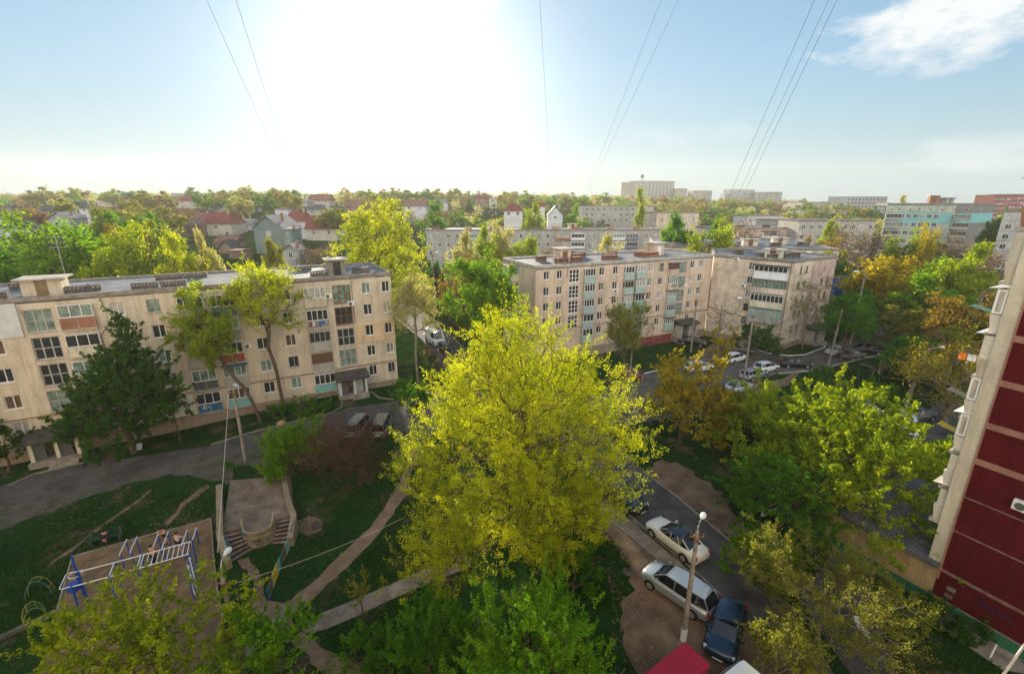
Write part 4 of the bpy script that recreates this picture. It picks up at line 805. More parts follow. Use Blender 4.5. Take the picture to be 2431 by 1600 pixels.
# ------------------------------------------------------------------ hillside houses
rf = {'red': stone('roof_tile_red', (.24, .07, .055), (.12, .035, .03), .35, .3), 'maroon': mat('roof_maroon', (.20, .05, .06), .7, .2, 1), 'dark': mat('roof_slate', (.075, .08, .09), .8, .25, .8), 'grey': mat('roof_grey', (.24, .24, .25), .85, .25, .8), 'brown': mat('roof_brown', (.20, .11, .08), .85, .3, .8), 'teal': mat('roof_teal', (.16, .23, .25), .7, .2, .8)}
wc = {'white': mat('house_white', (.60, .61, .62), .9, .1, .4), 'cream': mat('house_cream', (.50, .46, .38), .9, .15, .4), 'green': mat('house_greygreen', (.17, .23, .21), .9, .12, .4), 'grey': mat('house_grey', (.36, .37, .38), .9, .15, .4), 'brown': mat('house_brown', (.26, .19, .14), .9, .2, .4)}
def house(label, u0, u1, vr, ve, vb, Y, kind, w, r, nw=2, fl=1, dep=None, chim=True):
    xc, zr = AT((u0+u1)/2, vr, Y); ze = AT((u0+u1)/2, ve, Y)[1]; zb = AT((u0+u1)/2, vb, Y)[1]; x0 = AT(u0, ve, Y)[0]; x1 = AT(u1, ve, Y)[0]; W = x1-x0; D = dep or W*.85; g = min(zb, hgt(xc, Y))-1.0
    HBOX.append((u0, u1, vr, vb, Y)); e = empty('house', T(xc, Y, g), label, 'house'); M = T(xc, Y, 0); hw = W/2*.93; o = W/2
    mb = MB(); mb.box(-hw, hw, 0, D, g-1, ze)
    if kind == 'gable': mb.add([(-hw, 0, ze), (hw, 0, ze), (0, 0, zr-.25), (-hw, D, ze), (hw, D, ze), (0, D, zr-.25)], [(0, 1, 2), (5, 4, 3)])
    if kind == 'side': mb.add([(-hw, 0, ze), (-hw, D, ze), (-hw, D/2, zr-.25), (hw, 0, ze), (hw, D, ze), (hw, D/2, zr-.25)], [(0, 1, 2), (5, 4, 3)])
    part(e, 'wall', mb, wc[w], M); mb = MB(); t = .22; q = .5
    if kind == 'gable':
        for sx in (-1, 1):
            a = [(sx*o, -q, ze-.25), (0, -q, zr), (0, D+q, zr), (sx*o, D+q, ze-.25)]; mb.add(a+[(x, y, z+t) for x, y, z in a], [(0, 1, 2, 3), (4, 5, 6, 7), (0, 1, 5, 4), (1, 2, 6, 5), (2, 3, 7, 6), (3, 0, 4, 7)])
    elif kind == 'side': mb.add([(-o, -q, ze-.2), (o, -q, ze-.2), (o, D+q, ze-.2), (-o, D+q, ze-.2), (-o, D/2, zr), (o, D/2, zr)], [(0, 1, 5, 4), (2, 3, 4, 5), (0, 4, 3), (1, 2, 5), (3, 2, 1, 0)])
    elif kind == 'hip': k = min(o*.55, D*.45); mb.add([(-o, -q, ze-.1), (o, -q, ze-.1), (o, D+q, ze-.1), (-o, D+q, ze-.1), (-o+k, D/2, zr), (o-k, D/2, zr)], [(0, 1, 5, 4), (2, 3, 4, 5), (3, 0, 4), (1, 2, 5), (3, 2, 1, 0)])
    else: mb.box(-o, o, -q*.4, D+q*.4, ze, max(zr, ze+.3))
    rr = part(e, 'roof', mb, rf[r], M)
    if chim: mb = MB(); mb.box(.2*W, .2*W+.55, D*.4, D*.4+.55, ze, zr+.7); part(rr, 'chimney', mb, brick if RND.random() < .5 else concretel, M)
    H_ = ze-zb; fl = max(1, fl)
    for f in range(fl):
        for i in range(nw):
            win(e, M, -hw+2*hw*(i+.5)/nw, zb+H_*(f+.55)/fl, min(1.3, hw*.5), min(1.3, H_/fl*.5), 2, 1, frame, None, y=-.05, sill=False)
    return e
house('cream two-storey house with red hipped roof on the hillside', 466, 546, 504, 531, 563, 180, 'hip', 'cream', 'red', 3, 2)
house('tall grey-green house with white-edged front gable', 594, 669, 513, 541, 602, 130, 'gable', 'green', 'grey', 1, 2, 11)
house('white house wing with pointed red roof right of the grey-green house', 664, 728, 500, 526, 560, 172, 'hip', 'white', 'red', 2, 1)
house('long red-tiled roof house right of the white wing', 719, 798, 513, 543, 562, 168, 'side', 'cream', 'red', 2, 1)
house('little pale gable house just behind the left block roof', 666, 708, 581, 594, 620, 110, 'gable', 'grey', 'grey', 1, 1)
house('dark brown shack with long low gable above the rubble yard', 504, 558, 559, 575, 592, 142, 'side', 'brown', 'brown', 1, 1, chim=False); house('black-gabled open shed in front of the brown shack', 512, 552, 572, 590, 600, 128, 'gable', 'brown', 'dark', 0, 1, chim=False)
house('small rusty tin sheds stacked beside the yard', 540, 580, 594, 600, 612, 118, 'flat', 'brown', 'brown', 0, 1, chim=False)
house('red-roofed wide house standing alone on the skyline', 727, 781, 461, 476, 492, 350, 'side', 'cream', 'red', 3, 2, 12); house('grey gable house left of the lone skyline house', 676, 729, 467, 479, 492, 340, 'gable', 'grey', 'grey', 2, 1, 14)
house('dark tiled house with white wall on the middle hillside', 562, 602, 475, 491, 505, 262, 'side', 'white', 'dark', 2, 1); house('teal-grey long roof house on the upper hillside', 490, 540, 480, 488, 500, 285, 'side', 'grey', 'teal', 3, 1)
house('white building with square chimney tower', 650, 684, 495, 499, 521, 222, 'flat', 'white', 'grey', 1, 1); house('grey gable roof house below the teal roof', 507, 556, 489, 501, 508, 250, 'gable', 'grey', 'grey', 1, 1)
house('white walled house with grey roof between the two red roofs', 545, 597, 520, 533, 549, 195, 'side', 'white', 'grey', 2, 1); house('small maroon roof house behind the red hipped roof', 519, 553, 505, 519, 528, 215, 'hip', 'white', 'maroon', 1, 1)
house('maroon roof house left of the red hipped one', 448, 495, 505, 519, 530, 212, 'side', 'cream', 'maroon', 2, 1); house('low grey roofs in front of the red hipped house', 440, 470, 524, 532, 560, 176, 'side', 'brown', 'grey', 1, 1)
house('narrow white tower-like house with dark pointed roof', 183, 207, 482, 495, 517, 200, 'hip', 'white', 'dark', 1, 2); house('grey slate hipped house left on the hillside', 79, 127, 488, 505, 512, 205, 'side', 'brown', 'dark', 1, 1)
house('low white gable house above the left row of trees', 108, 163, 505, 519, 530, 165, 'gable', 'grey', 'grey', 1, 1); house('wide dark brown roof on the left skyline', 224, 284, 463, 474, 482, 330, 'side', 'cream', 'brown', 2, 1)
house('brown tiled gables house on the skyline left of the long block', 350, 434, 467, 480, 488, 320, 'side', 'cream', 'brown', 3, 1); house('red hipped roof in front of the long skyline block', 416, 461, 462, 477, 486, 310, 'hip', 'cream', 'red', 2, 1)
house('pale flat-roofed house at the left edge', -12, 50, 517, 522, 540, 160, 'flat', 'white', 'grey', 2, 1); house('dark hipped roof house cut by the left edge', -22, 37, 523, 543, 558, 145, 'hip', 'white', 'dark', 2, 1)
house('dark little roof at the far left skyline', 0, 24, 486, 492, 500, 250, 'hip', 'brown', 'dark', 0, 1); house('teal low roofed house among brown trees', 343, 401, 509, 516, 528, 195, 'side', 'white', 'teal', 2, 1)
house('grey shed wall house left of the maroon roof', 411, 443, 529, 532, 550, 178, 'flat', 'grey', 'grey', 0, 1); house('slate roof peeking below the left skyline', 165, 200, 478, 488, 496, 290, 'side', 'white', 'dark', 2, 1)
house('white house with dark red roof far behind the yellow tree', 1195, 1242, 484, 501, 515, 210, 'hip', 'white', 'red', 2, 1); house('blue-white house with steep grey gable on the middle hillside', 1300, 1338, 490, 511, 523, 200, 'gable', 'white', 'dark', 1, 1)
house('dark roof villa left of the dark green pair of trees', 955, 1012, 474, 489, 500, 260, 'side', 'white', 'brown', 2, 1); house('grey-blue roof among the trees of the ridge', 1038, 1062, 473, 481, 488, 330, 'hip', 'white', 'teal', 1, 1)
house('low grey gable on the ridge left of the far trees', 800, 832, 467, 474, 480, 360, 'side', 'cream', 'grey', 1, 1); house('reddish gable partly behind the enormous tree', 815, 862, 474, 492, 505, 240, 'side', 'brown', 'brown', 1, 1)
house('grey roofed house on the slope below the lone skyline house', 725, 775, 486, 497, 510, 225, 'hip', 'grey', 'dark', 2, 1); house('maroon gabled house right of the far villa', 1126, 1160, 463, 472, 482, 330, 'side', 'brown', 'maroon', 1, 1)
house('beige flat house beside the maroon gable on the ridge', 1160, 1180, 470, 472, 482, 320, 'flat', 'cream', 'grey', 1, 1); house('red roof glimpsed behind the bright round crown', 1265, 1295, 481, 490, 500, 230, 'side', 'white', 'red', 1, 1)
house('dark shed with tin roof right of the grey-green house', 668, 692, 543, 548, 585, 128, 'flat', 'green', 'grey', 1, 2, 6)

# ------------------------------------------------------------------ trees
def skeleton(tips, trunk, rng, step, up=.12):
    n0 = len(trunk); cap = n0+len(tips)*14+10
    P = np.zeros((cap, 3)); par = -np.ones(cap, int); pl = np.zeros(cap); P[:n0] = trunk; par[1:n0] = np.arange(n0-1)
    for i in range(1, n0): pl[i] = pl[i-1]+np.linalg.norm(P[i]-P[i-1])*.35
    n = n0; top = P[n0-1]; order = np.argsort(np.linalg.norm(tips-P[n0//2], axis=1)); ends = []
    for ti in order:
        p = tips[ti]; d = np.linalg.norm(P[:n]-p, axis=1)
        c = d+.28*pl[:n]+.5*np.maximum(0, P[:n, 2]-p[2]); c[:max(1, n0//3)] += 50
        j = int(np.argmin(c)); L = d[j]; k = max(1, min(13, int(L/step))); a = P[j].copy(); ctl = (a+p)/2+np.array([0, 0, up*L])+rng.normal(0, .07*L, 3)
        for q in range(1, k+1):
            t = q/k; P[n] = a*(1-t)**2+ctl*2*t*(1-t)+p*t*t; par[n] = j; pl[n] = pl[j]+L/k; j = n; n += 1
        ends.append(n-1)
    return P[:n], par[:n], np.array(ends)
def tubes(P, par, ends, tipr, maxr, rng, mb, e=2.3):
    n = len(P); A = np.full(n, 0.0); A[ends] += tipr**e
    for i in range(n-1, 0, -1):
        if A[i] == 0: A[i] = tipr**e
        A[par[i]] += A[i]
    R = A**(1/e); s = maxr/R[0]
    if s < 1: R = np.where(R > tipr*2, R*s+tipr*(1-s), R)
    else: R = R*(1+(s-1)*(R/R[0])**1.0)
    idx = np.arange(1, n); big = R[idx] > maxr*.16
    for sel, ns in ((idx[big], 7), (idx[~big], 3)):
        if not len(sel): continue
        a = P[par[sel]]; b = P[sel]; d = b-a; ln = np.linalg.norm(d, axis=1, keepdims=True)+1e-9; d /= ln
        ref = np.where(np.abs(d[:, 2:3]) < .9, np.array([[0, 0, 1.0]]), np.array([[1.0, 0, 0]])); u = np.cross(d, ref); u /= np.linalg.norm(u, axis=1, keepdims=True)+1e-9; w = np.cross(d, u)
        ra = np.minimum(R[par[sel]], R[sel]*1.35); rb = R[sel]; b = b+d*rb[:, None]*.3
        ang = np.arange(ns)*2*np.pi/ns
        V = np.concatenate([c[:, None, :]+r[:, None, None]*(np.cos(ang)[None, :, None]*u[:, None, :]+np.sin(ang)[None, :, None]*w[:, None, :]) for c, r in ((a, ra), (b, rb))], 1).reshape(-1, 3)
        base = np.arange(len(sel))[:, None]*2*ns; j = np.arange(ns)[None, :]; j2 = (j+1) % ns
        Fq = np.stack([base+j, base+j2, base+ns+j2, base+ns+j], -1).reshape(-1, 4)
        mb.append((V, Fq))
def leafquads(C, size, rng, upb=.35):
    n = len(C); a = rng.normal(size=(n, 3)); a /= np.linalg.norm(a, axis=1, keepdims=True); nn = rng.normal(size=(n, 3)); nn[:, 2] += upb
    b = np.cross(a, nn); b /= np.linalg.norm(b, axis=1, keepdims=True)+1e-9; s = size*rng.uniform(.65, 1.3, (n, 1))
    V = np.stack([C-a*s*.5, C+b*s*.33+a*s*.05, C+a*s*.5, C-b*s*.33+a*s*.05], 1).reshape(-1, 3)
    return V, np.arange(n*4).reshape(-1, 4)
def lobes(shape, zb, zt, R, rng, n=11):
    """crown volumes: list of centre, radii"""
    h = zt-zb; cz = (zb+zt)/2; out = []
    if shape == 'cone':
        for i in range(n):
            t = i/(n-1); r = R*(1-t)**.8*.75+.12*R; a = rng.uniform(0, 6.28); q = (R*(1-t)-r*.45) if t < .8 else 0
            out.append((q*math.cos(a)*.6, q*math.sin(a)*.6, zb+h*(.1+.85*t), r*.75, r*.75, h*.13))
        return out
    if shape == 'column':
        for i in range(n):
            t = i/(n-1); r = R*(.55+.45*math.sin(math.pi*min(1, t*1.05+.05))); out.append((rng.normal(0, .1*R), rng.normal(0, .1*R), zb+h*(.06+.88*t), r*.9, r*.9, h*.10))
        return out
    out.append((0, 0, cz, R*.62, R*.62, h*.42))
    for i in range(n):
        a = i*2.399+rng.uniform(-.4, .4); t = (i+.5)/n
        if shape == 'spread': z = zb+h*(.45+.35*rng.random()); rr = .66
        elif shape == 'vase': z = zb+h*(.35+.6*t); rr = .35+.3*t
        elif shape == 'bush': z = zb+h*(.15+.6*t); rr = .62*(1-.5*t)
        elif shape == 'dome': z = zb+h*(.12+.72*t); rr = .66*math.sqrt(max(.1, 1-(t*.9)**2))
        else: z = zb+h*(.18+.68*t); rr = .6*math.sqrt(max(.15, 1-(2*t-1)**2*.85))
        s = R*rng.uniform(.32, .46); out.append((R*rr*math.cos(a), R*rr*math.sin(a), z, s, s, min(s*1.1, h*.3)))
    return out
def tree_meshes(seed, zb, zt, R, shape, nt, nl, ls, trunk_r, leafm, barkm, lb=None, clumps=None, lean=(0, 0), spike=.8, shoot=1.15, tipr=.012, step=None, sig=None, forks=1, edge=.5, up=.12, trunk_pts=None):
    rng = np.random.default_rng(seed); lb = lb or lobes(shape, zb, zt, R, rng)
    w = np.array([l[3]*l[4]+l[3]*l[5] for l in lb]); w /= w.sum()
    def sample(n):
        i = rng.choice(len(lb), n, p=w); L = np.array(lb)[i]; d = rng.normal(size=(n, 3)); d /= np.linalg.norm(d, axis=1, keepdims=True)
        return L[:, :3]+d*(rng.random((n, 1))**edge)*L[:, 3:6]
    K = clumps or max(12, nt//9); cl = sample(K); m = nt-nt//4
    tips = np.concatenate([cl[rng.integers(0, K, m)]+rng.normal(0, R*.068, (m, 3)), sample(nt//4)])
    tips[:, 2] = np.maximum(tips[:, 2], .25)
    if trunk_pts is None:
        k = 8; tz = zb+(zt-zb)*(.45 if shape in ('round', 'spread', 'dome', 'bush') else .8); tt = np.linspace(0, 1, k)
        wob = np.cumsum(rng.normal(0, .03*R, (k, 2)), 0); wob[0] = 0
        trunk = np.stack([lean[0]*tt**1.5+wob[:, 0], lean[1]*tt**1.5+wob[:, 1], -.2+tt*(tz+.2)], 1)
    else: trunk = np.array(trunk_pts, float)
    P, par, ends = skeleton(tips, trunk, rng, step or R*.16, up); parts = []
    tubes(P, par, ends, tipr, trunk_r, rng, parts)
    tm = arrmesh('trunk', [(V, Fq) for V, Fq in parts], barkm)
    pe = P[par[ends]]; te = P[ends]; q = rng.integers(0, len(ends), nl); t = rng.uniform(-.1, shoot, (nl, 1)); d = te-pe; dn = d/(np.linalg.norm(d, axis=1, keepdims=True)+1e-9)
    L = np.linalg.norm(d, axis=1, keepdims=True)
    sp = dn*np.minimum(np.maximum(L, .3*spike), 1.2*spike)+np.array([[0, 0, .3*spike]])
    C = te[q]+sp[q]*t+rng.normal(0, sig or R*.035, (nl, 3))*(1.1-.6*np.clip(t, 0, 1))
    C[:, 2] = np.maximum(C[:, 2], .1)
    cm = arrmesh('crown', [leafquads(C, ls, rng)], leafm)
    return tm, cm
def put_tree(name, tm, cm, M, label, cat='tree', group=None, lm=None):
    e = empty(name, M, label, cat, group)
    if tm: addmesh('trunk', tm, e, M)
    c = addmesh('crown' if cat == 'tree' else 'foliage', cm, e, M)
    if lm: c.material_slots[0].link = 'OBJECT'; c.material_slots[0].material = lm
    return e
def spec(u, vt, vb, w, Y, base=None):
    """tree envelope from where it shows: centre u, top, bottom, width, distance"""
    xt, zt = AT(u, vt, Y); xb, zb = AT(u, vb, Y); z = (zt+zb)/2
    R = w/2*(Y*PC+(H-z)*PS)/F; x = AT(u, (vt+vb)/2, Y)[0]; g = hgt(x, Y)
    return x, g, zt-g, max(.2, zb-g), R*1.12
K1 = 1.0219   # overview coordinates -> photograph coordinates
def near_tree(name, label, u, vt, vb, w, Y, leaf, shape='round', nt=260, nl=9000, ls=.2, tr=.16, bk=None, seed=1, cat='tree', group=None, **k):
    x, g, zt, zb, R = spec(u*K1, vt*K1, vb*K1, w*K1, Y)
    tm, cm = tree_meshes(seed, zb, zt, R, shape, nt, nl, ls, tr, LV[leaf], bk or bark, **k)
    return put_tree(name, tm, cm, T(x, Y, g), label, cat, group)

# the hero: broad crown reaching almost to the ground
rng0 = np.random.default_rng(5)
hl = [(0, 0, 10.5, 5.2, 5, 6.5), (-.3, .5, 14.5, 3.1, 3.2, 3.4), (2.4, .5, 12.8, 2.8, 3, 3), (-2.6, .3, 12.4, 2.8, 3, 3.1), (5.2, .5, 10.4, 2.9, 3, 2.8), (-4.4, .2, 9.6, 2.7, 3, 2.6),
      (6.2, -.3, 8.2, 2.5, 2.6, 2.2), (-5.9, -.8, 7.6, 2.3, 2.4, 2.2), (3.4, -2.6, 7.0, 3, 2.6, 2.6), (-3.0, -3, 6.6, 3, 2.6, 2.8), (0, -3.8, 7.5, 3, 2.2, 3), (-5.3, -2.6, 4.5, 2.3, 2.3, 2.8),
      (-5.9, -3.2, 2.3, 1.8, 1.8, 2.1), (-4.6, -4.2, 2.0, 1.5, 1.4, 1.7), (-2.8, -3.4, 3.6, 1.9, 1.7, 1.7), (2.8, -3.2, 4.0, 2.0, 1.8, 1.9), (4.4, -1.4, 4.8, 2.0, 2, 1.8), (1.2, -3.9, 4.6, 1.9, 1.6, 1.8), (0, 3, 9, 4, 3, 4), (.5, 3.6, 4.2, 3.8, 2.2, 3.4)]  # last lobe: unseen low foliage added behind, to shade the ground under the crown
tm, cm = tree_meshes(7, 1, 17.5, 8, 'x', 3700, 235000, .10, .34, LV['yellow'], bark, lb=hl, clumps=330, spike=.75, tipr=.012, step=.55, sig=.14, edge=.40, up=.16,
                     trunk_pts=[(.4, .8, -.2), (.3, .7, 1), (.1, .5, 2.2), (0, .4, 3.5), (-.1, .2, 5), (0, 0, 6.5), (.1, 0, 8), (.1, .1, 9.5), (0, .2, 11)])
put_tree('tree', tm, cm, T(.55, 27.2, hgt(.9, 27)), 'huge bright yellow-green tree filling the middle of the courtyard')
# trees around it, from the front to the back
near_tree('tree', 'yellow-green leafy tree in the bottom left corner over the exercise ground', 330, 1350, 1640, 540, 17.0, 'yellowgreen', 'bush', 620, 27000, .16, .15, seed=11, spike=.6, tipr=.008, step=.4, sig=.09)
near_tree('tree', 'green leafy tree low at the bottom beside the cracked concrete patch', 600, 1405, 1650, 250, 17.5, 'fresh', 'bush', 260, 11000, .16, .1, seed=12, spike=.6, tipr=.008, step=.35, sig=.09)
near_tree('tree', 'bright green leafy tree at the bottom middle in front of the huge tree', 1235, 1325, 1700, 420, 16.5, 'fresh', 'bush', 560, 34000, .14, .14, seed=13, spike=1.3, tipr=.008, step=.35, sig=.08, up=.35)
near_tree('tree', 'darker green tree left of the bottom middle tree beside the concrete path', 1010, 1385, 1660, 230, 17.5, 'green', 'bush', 280, 15000, .13, .1, seed=14, spike=1.2, tipr=.008, step=.35, sig=.08, up=.35)
near_tree('tree', 'small dark green tree right of the huge trunk beside the dirt parking', 1330, 1270, 1440, 130, 23.5, 'green', 'round', 130, 7000, .13, .08, seed=15, tipr=.008)
near_tree('tree', 'thin sapling with sparse leaves beside the cracked concrete path', 842, 1325, 1500, 75, 21.8, 'olive', 'vase', 50, 900, .14, .04, seed=16, tipr=.008, step=.5)
near_tree('tree', 'sparse yellow-olive tree at the bottom right below the big green tree', 1905, 1290, 1600, 320, 20.5, 'olive', 'spread', 800, 32000, .1, .13, bk=barkl, seed=17, spike=.4, tipr=.009, step=.4, sig=.12)
near_tree('tree', 'olive twiggy tree at the bottom edge beside the white van', 1830, 1430, 1640, 220, 17.5, 'olive', 'bush', 330, 11000, .11, .09, bk=barkl, seed=18, spike=.4, tipr=.008, step=.4, sig=.12)
near_tree('tree', 'large yellow-topped green tree right of the street in front of the parking lot', 1880, 903, 1260, 415, 38, 'yellowgreen', 'dome', 1000, 60000, .24, .22, seed=21, spike=.7, tipr=.012, step=.6, sig=.15)
near_tree('tree', 'wide mid green tree left of the red building reaching over the annex roof', 1965, 990, 1420, 430, 30.5, 'yellowgreen', 'dome', 950, 58000, .2, .2, seed=22, spike=.5, tipr=.01, step=.5, sig=.13)
near_tree('tree', 'deep green tree between the street and the wide tree beside it', 1800, 1060, 1370, 260, 29.5, 'green', 'dome', 420, 26000, .18, .14, seed=23, spike=.5, tipr=.01, step=.45, sig=.12)
near_tree('tree', 'light green low tree over the kerb beside the white sedan', 1755, 1225, 1440, 150, 24.5, 'bright', 'dome', 220, 12000, .15, .09, seed=24, spike=.5, tipr=.008, step=.4)
near_tree('tree', 'orange-yellow sparse tree beyond the street with whitewashed trunk', 1592, 805, 1080, 185, 43, 'gold', 'dome', 560, 14000, .24, .2, seed=25, spike=.6, tipr=.013, step=.6, sig=.15)
near_tree('tree', 'brownish orange tree right of the whitewashed trunk near the lot', 1720, 905, 1080, 165, 45, 'orange', 'dome', 420, 11000, .24, .16, seed=26, spike=.5, tipr=.013, step=.6, sig=.15)
near_tree('tree', 'small yellow young tree beside the cars at the lot edge', 1677, 765, 880, 75, 57, 'gold', 'vase', 70, 1500, .26, .06, seed=27)
near_tree('tree', 'dark green tree leaning against the left facade above the left porch', 262, 715, 1010, 300, 42.5, 'dark', 'cone', 1000, 46000, .23, .3, seed=31, spike=.6, tipr=.013, step=.5, sig=.12, lean=(.6, 0),
          lb=[(2.0, 0, 13.6, .6, .6, 1.5), (1.9, 0, 12.2, 1.1, 1.1, 1.3), (1.8, -.3, 10.6, 2.0, 1.9, 1.3), (3.6, 0, 9.6, 1.7, 1.6, 1.2), (.6, -.5, 9.0, 2.6, 2.2, 1.5), (4.2, -.2, 7.6, 2.2, 1.8, 1.4), (-1.4, -.6, 7.4, 2.6, 2.2, 1.6), (-3.4, -.6, 5.6, 2.1, 1.8, 1.4), (1.6, -.6, 7.0, 3.2, 2.4, 1.6), (4.2, -.2, 5.4, 1.9, 1.7, 1.1), (-4.6, -.8, 3.8, 1.7, 1.5, 1.2), (0, -.8, 4.8, 3.6, 2.2, 1.5), (-3, -.8, 3.2, 2.2, 1.6, 1.0), (1.2, -.8, 3.4, 2.2, 1.7, .9)])
near_tree('tree', 'dark green crown cut by the left edge below the left windows', 0, 985, 1075, 100, 39.5, 'dark', 'round', 120, 4500, .22, .12, seed=32)
near_tree('tree', 'tall bare-stemmed tree with yellow crown in front of the left block', 610, 600, 765, 165, 51.0, 'yellow', 'dome', 560, 14000, .2, .2, seed=33, spike=.7, tipr=.014, step=.5, sig=.2, up=.3,
          trunk_pts=[(.3, .3, -.2), (.25, .3, 1.5), (.2, .2, 3), (.2, .1, 4.8), (0, 0, 6.6), (-.3, 0, 8), (-.1, .2, 9.5), (.1, .2, 11)])
near_tree('tree', 'leaning tree with bright green crown in front of the left block', 478, 640, 870, 135, 47.5, 'yellowgreen', 'round', 420, 17000, .2, .18, seed=34, spike=.7, tipr=.014, step=.5, sig=.2,
          trunk_pts=[(3.9, .4, -.2), (3.7, .3, 1.5), (3.4, .2, 3), (2.9, .1, 4.6), (2.0, 0, 6), (1.3, 0, 7.2), (.8, 0, 8.6), (.3, 0, 10)])
near_tree('tree', 'pale thin-leaved tree at the right end of the left block', 958, 628, 775, 100, 57.5, 'pale', 'dome', 480, 9000, .2, .16, bk=barkl, seed=35, spike=.6, tipr=.015, step=.6, sig=.25)
near_tree('bush', 'round green bush right of the porch of the left block', 962, 890, 985, 108, 50, 'green', 'bush', 160, 8500, .2, .1, seed=36, cat='bush')
near_tree('bush', 'green bush above the concrete stage beside the brown thicket', 672, 985, 1150, 165, 38.5, 'bright', 'dome', 320, 19000, .17, .1, seed=37, cat='bush')
near_tree('bush', 'reddish brown leafless thicket beside the parked vans', 800, 985, 1175, 215, 37.5, 'rust', 'dome', 2000, 9000, .10, .07, bk=twig, seed=38, cat='bush', tipr=.016, step=.35, edge=.35, up=.3)
near_tree('bush', 'low dark bush right of the left porch', 245, 1015, 1075, 90, 38.2, 'dark', 'bush', 70, 3200, .16, .06, seed=39, cat='bush')
near_tree('bush', 'leafy hedge strip below the left block right of the tall trunk', 715, 925, 975, 100, 50.5, 'green', 'bush', 90, 4200, .18, .05, seed=40, cat='bush')
near_tree('bush', 'low green bush at the foot of the leaning tree', 640, 945, 990, 60, 49, 'green', 'bush', 60, 2200, .17, .05, seed=41, cat='bush')
near_tree('tree', 'bare little tree in front of the left balconies near the street pole', 405, 905, 1010, 70, 44, 'brown', 'vase', 110, 60, .1, .06, bk=bark, seed=42, tipr=.01, step=.5)
near_tree('tree', 'rich green tree before the left corner of the middle block', 1118, 600, 775, 165, 64, 'bright', 'dome', 480, 19000, .33, .25, seed=43, spike=.8, tipr=.018, step=.8, sig=.32)
near_tree('tree', 'brown sparse tree in front of the middle block porch side', 1458, 695, 830, 110, 58, 'olive', 'round', 420, 7500, .22, .15, seed=44, tipr=.016, step=.7, sig=.28)
near_tree('tree', 'leafless tree at the join of the middle and limestone blocks', 1680, 690, 800, 110, 70, 'brown', 'vase', 380, 300, .15, .14, bk=barkl, seed=45, tipr=.016, step=.8)
near_tree('tree', 'leafless tree before the limestone corner near the right porch', 1790, 722, 830, 90, 71, 'brown', 'vase', 260, 200, .15, .12, bk=barkl, seed=46, tipr=.016, step=.8)
near_tree('tree', 'half bare yellowish tree by the far side of the limestone block', 1880, 640, 800, 110, 75, 'olive', 'vase', 300, 2600, .22, .14, bk=barkl, seed=47, tipr=.017, step=.8)
near_tree('bush', 'dark evergreen bush below the teal balcony of the limestone block', 1760, 755, 815, 110, 70, 'dark', 'bush', 130, 5500, .28, .1, seed=48, cat='bush')
near_tree('tree', 'dark green tree with forked trunk beside the far drive', 1972, 690, 790, 105, 68, 'green', 'dome', 330, 11000, .3, .22, seed=49, tipr=.018, step=.8, sig=.3)
near_tree('tree', 'brown sparse small tree beside the road behind the left block', 1020, 800, 880, 80, 60, 'brown', 'vase', 120, 500, .2, .07, seed=50, tipr=.014, step=.7)
near_tree('tree', 'gnarled tree with few yellow leaves beside the red building balconies', 2215, 800, 1010, 210, 47, 'gold', 'spread', 900, 9500, .19, .3, bk=barkl, seed=51, tipr=.018, step=.7, sig=.3, edge=.6)
near_tree('tree', 'fresh green small tree below the awning balcony of the red building', 2165, 1030, 1215, 130, 33, 'bright', 'dome', 200, 9000, .19, .12, seed=52, spike=.4, sig=.17)
near_tree('bush', 'bright green bush beside the climbing steps at the right playground', 2045, 885, 970, 70, 52, 'bright', 'bush', 90, 4200, .2, .08, seed=53, cat='bush')
near_tree('bush', 'feathery green bush near the dark sedan on the lot edge', 1905, 850, 905, 70, 57, 'green', 'bush', 70, 2600, .2, .06, seed=54, cat='bush')
near_tree('bush', 'dark green bushes at the foot of the red wall', 2180, 1420, 1530, 150, 21.5, 'dark', 'bush', 130, 6000, .14, .06, seed=55, cat='bush')
near_tree('bush', 'leafy undergrowth bush at the bottom between the path and the bottom tree', 850, 1480, 1600, 190, 18.5, 'green', 'bush', 150, 7500, .13, .05, seed=56, cat='bush')
near_tree('bush', 'small bush beside the parked vans at the far kerb', 540, 1072, 1095, 50, 38, 'green', 'bush', 30, 900, .14, .03, seed=57, cat='bush')

near_tree('tree', 'enormous yellow-green tree behind the right half of the left block', 885, 468, 720, 245, 86, 'yellow', 'dome', 900, 36000, .3, .4, seed=60, spike=.4, tipr=.02, step=1.0, sig=.36, edge=.4)
# prototypes for everything farther off: unit crowns, scaled, recoloured
PR = {}
for k, shp, zb, R, nt, nl, ls, bk in (('round', 'round', 2.2, 4, 240, 10500, .33, bark), ('dome', 'dome', 1.2, 4.2, 280, 12500, .33, bark), ('loose', 'vase', 2.2, 4, 420, 8000, .28, bark), ('round2', 'round', 1.6, 4, 260, 11500, .32, bark),
                                      ('spread', 'spread', 2.2, 4.6, 300, 8200, .32, bark), ('poplar', 'column', .8, 1.3, 160, 5000, .26, bark), ('bare', 'dome', 2.0, 3.8, 900, 2600, .17, barkl)):
    PR[k] = tree_meshes(sum(map(ord, k)), zb, 10, R, shp, nt, nl, ls, .26, LV['green'], bk, tipr=.03, step=1.0, sig=.36, spike=.4)
for k, shp, nl, ls in (('far', 'round', 2600, .62), ('far2', 'dome', 3000, .62), ('far3', 'spread', 2300, .6), ('farbare', 'vase', 650, .4)):
    PR[k] = tree_meshes(sum(map(ord, k)), 1.6, 10, 4.2, shp, 70, nl, ls, .24, LV['green'], bark, tipr=.05, step=1.5, sig=.5, spike=.5)
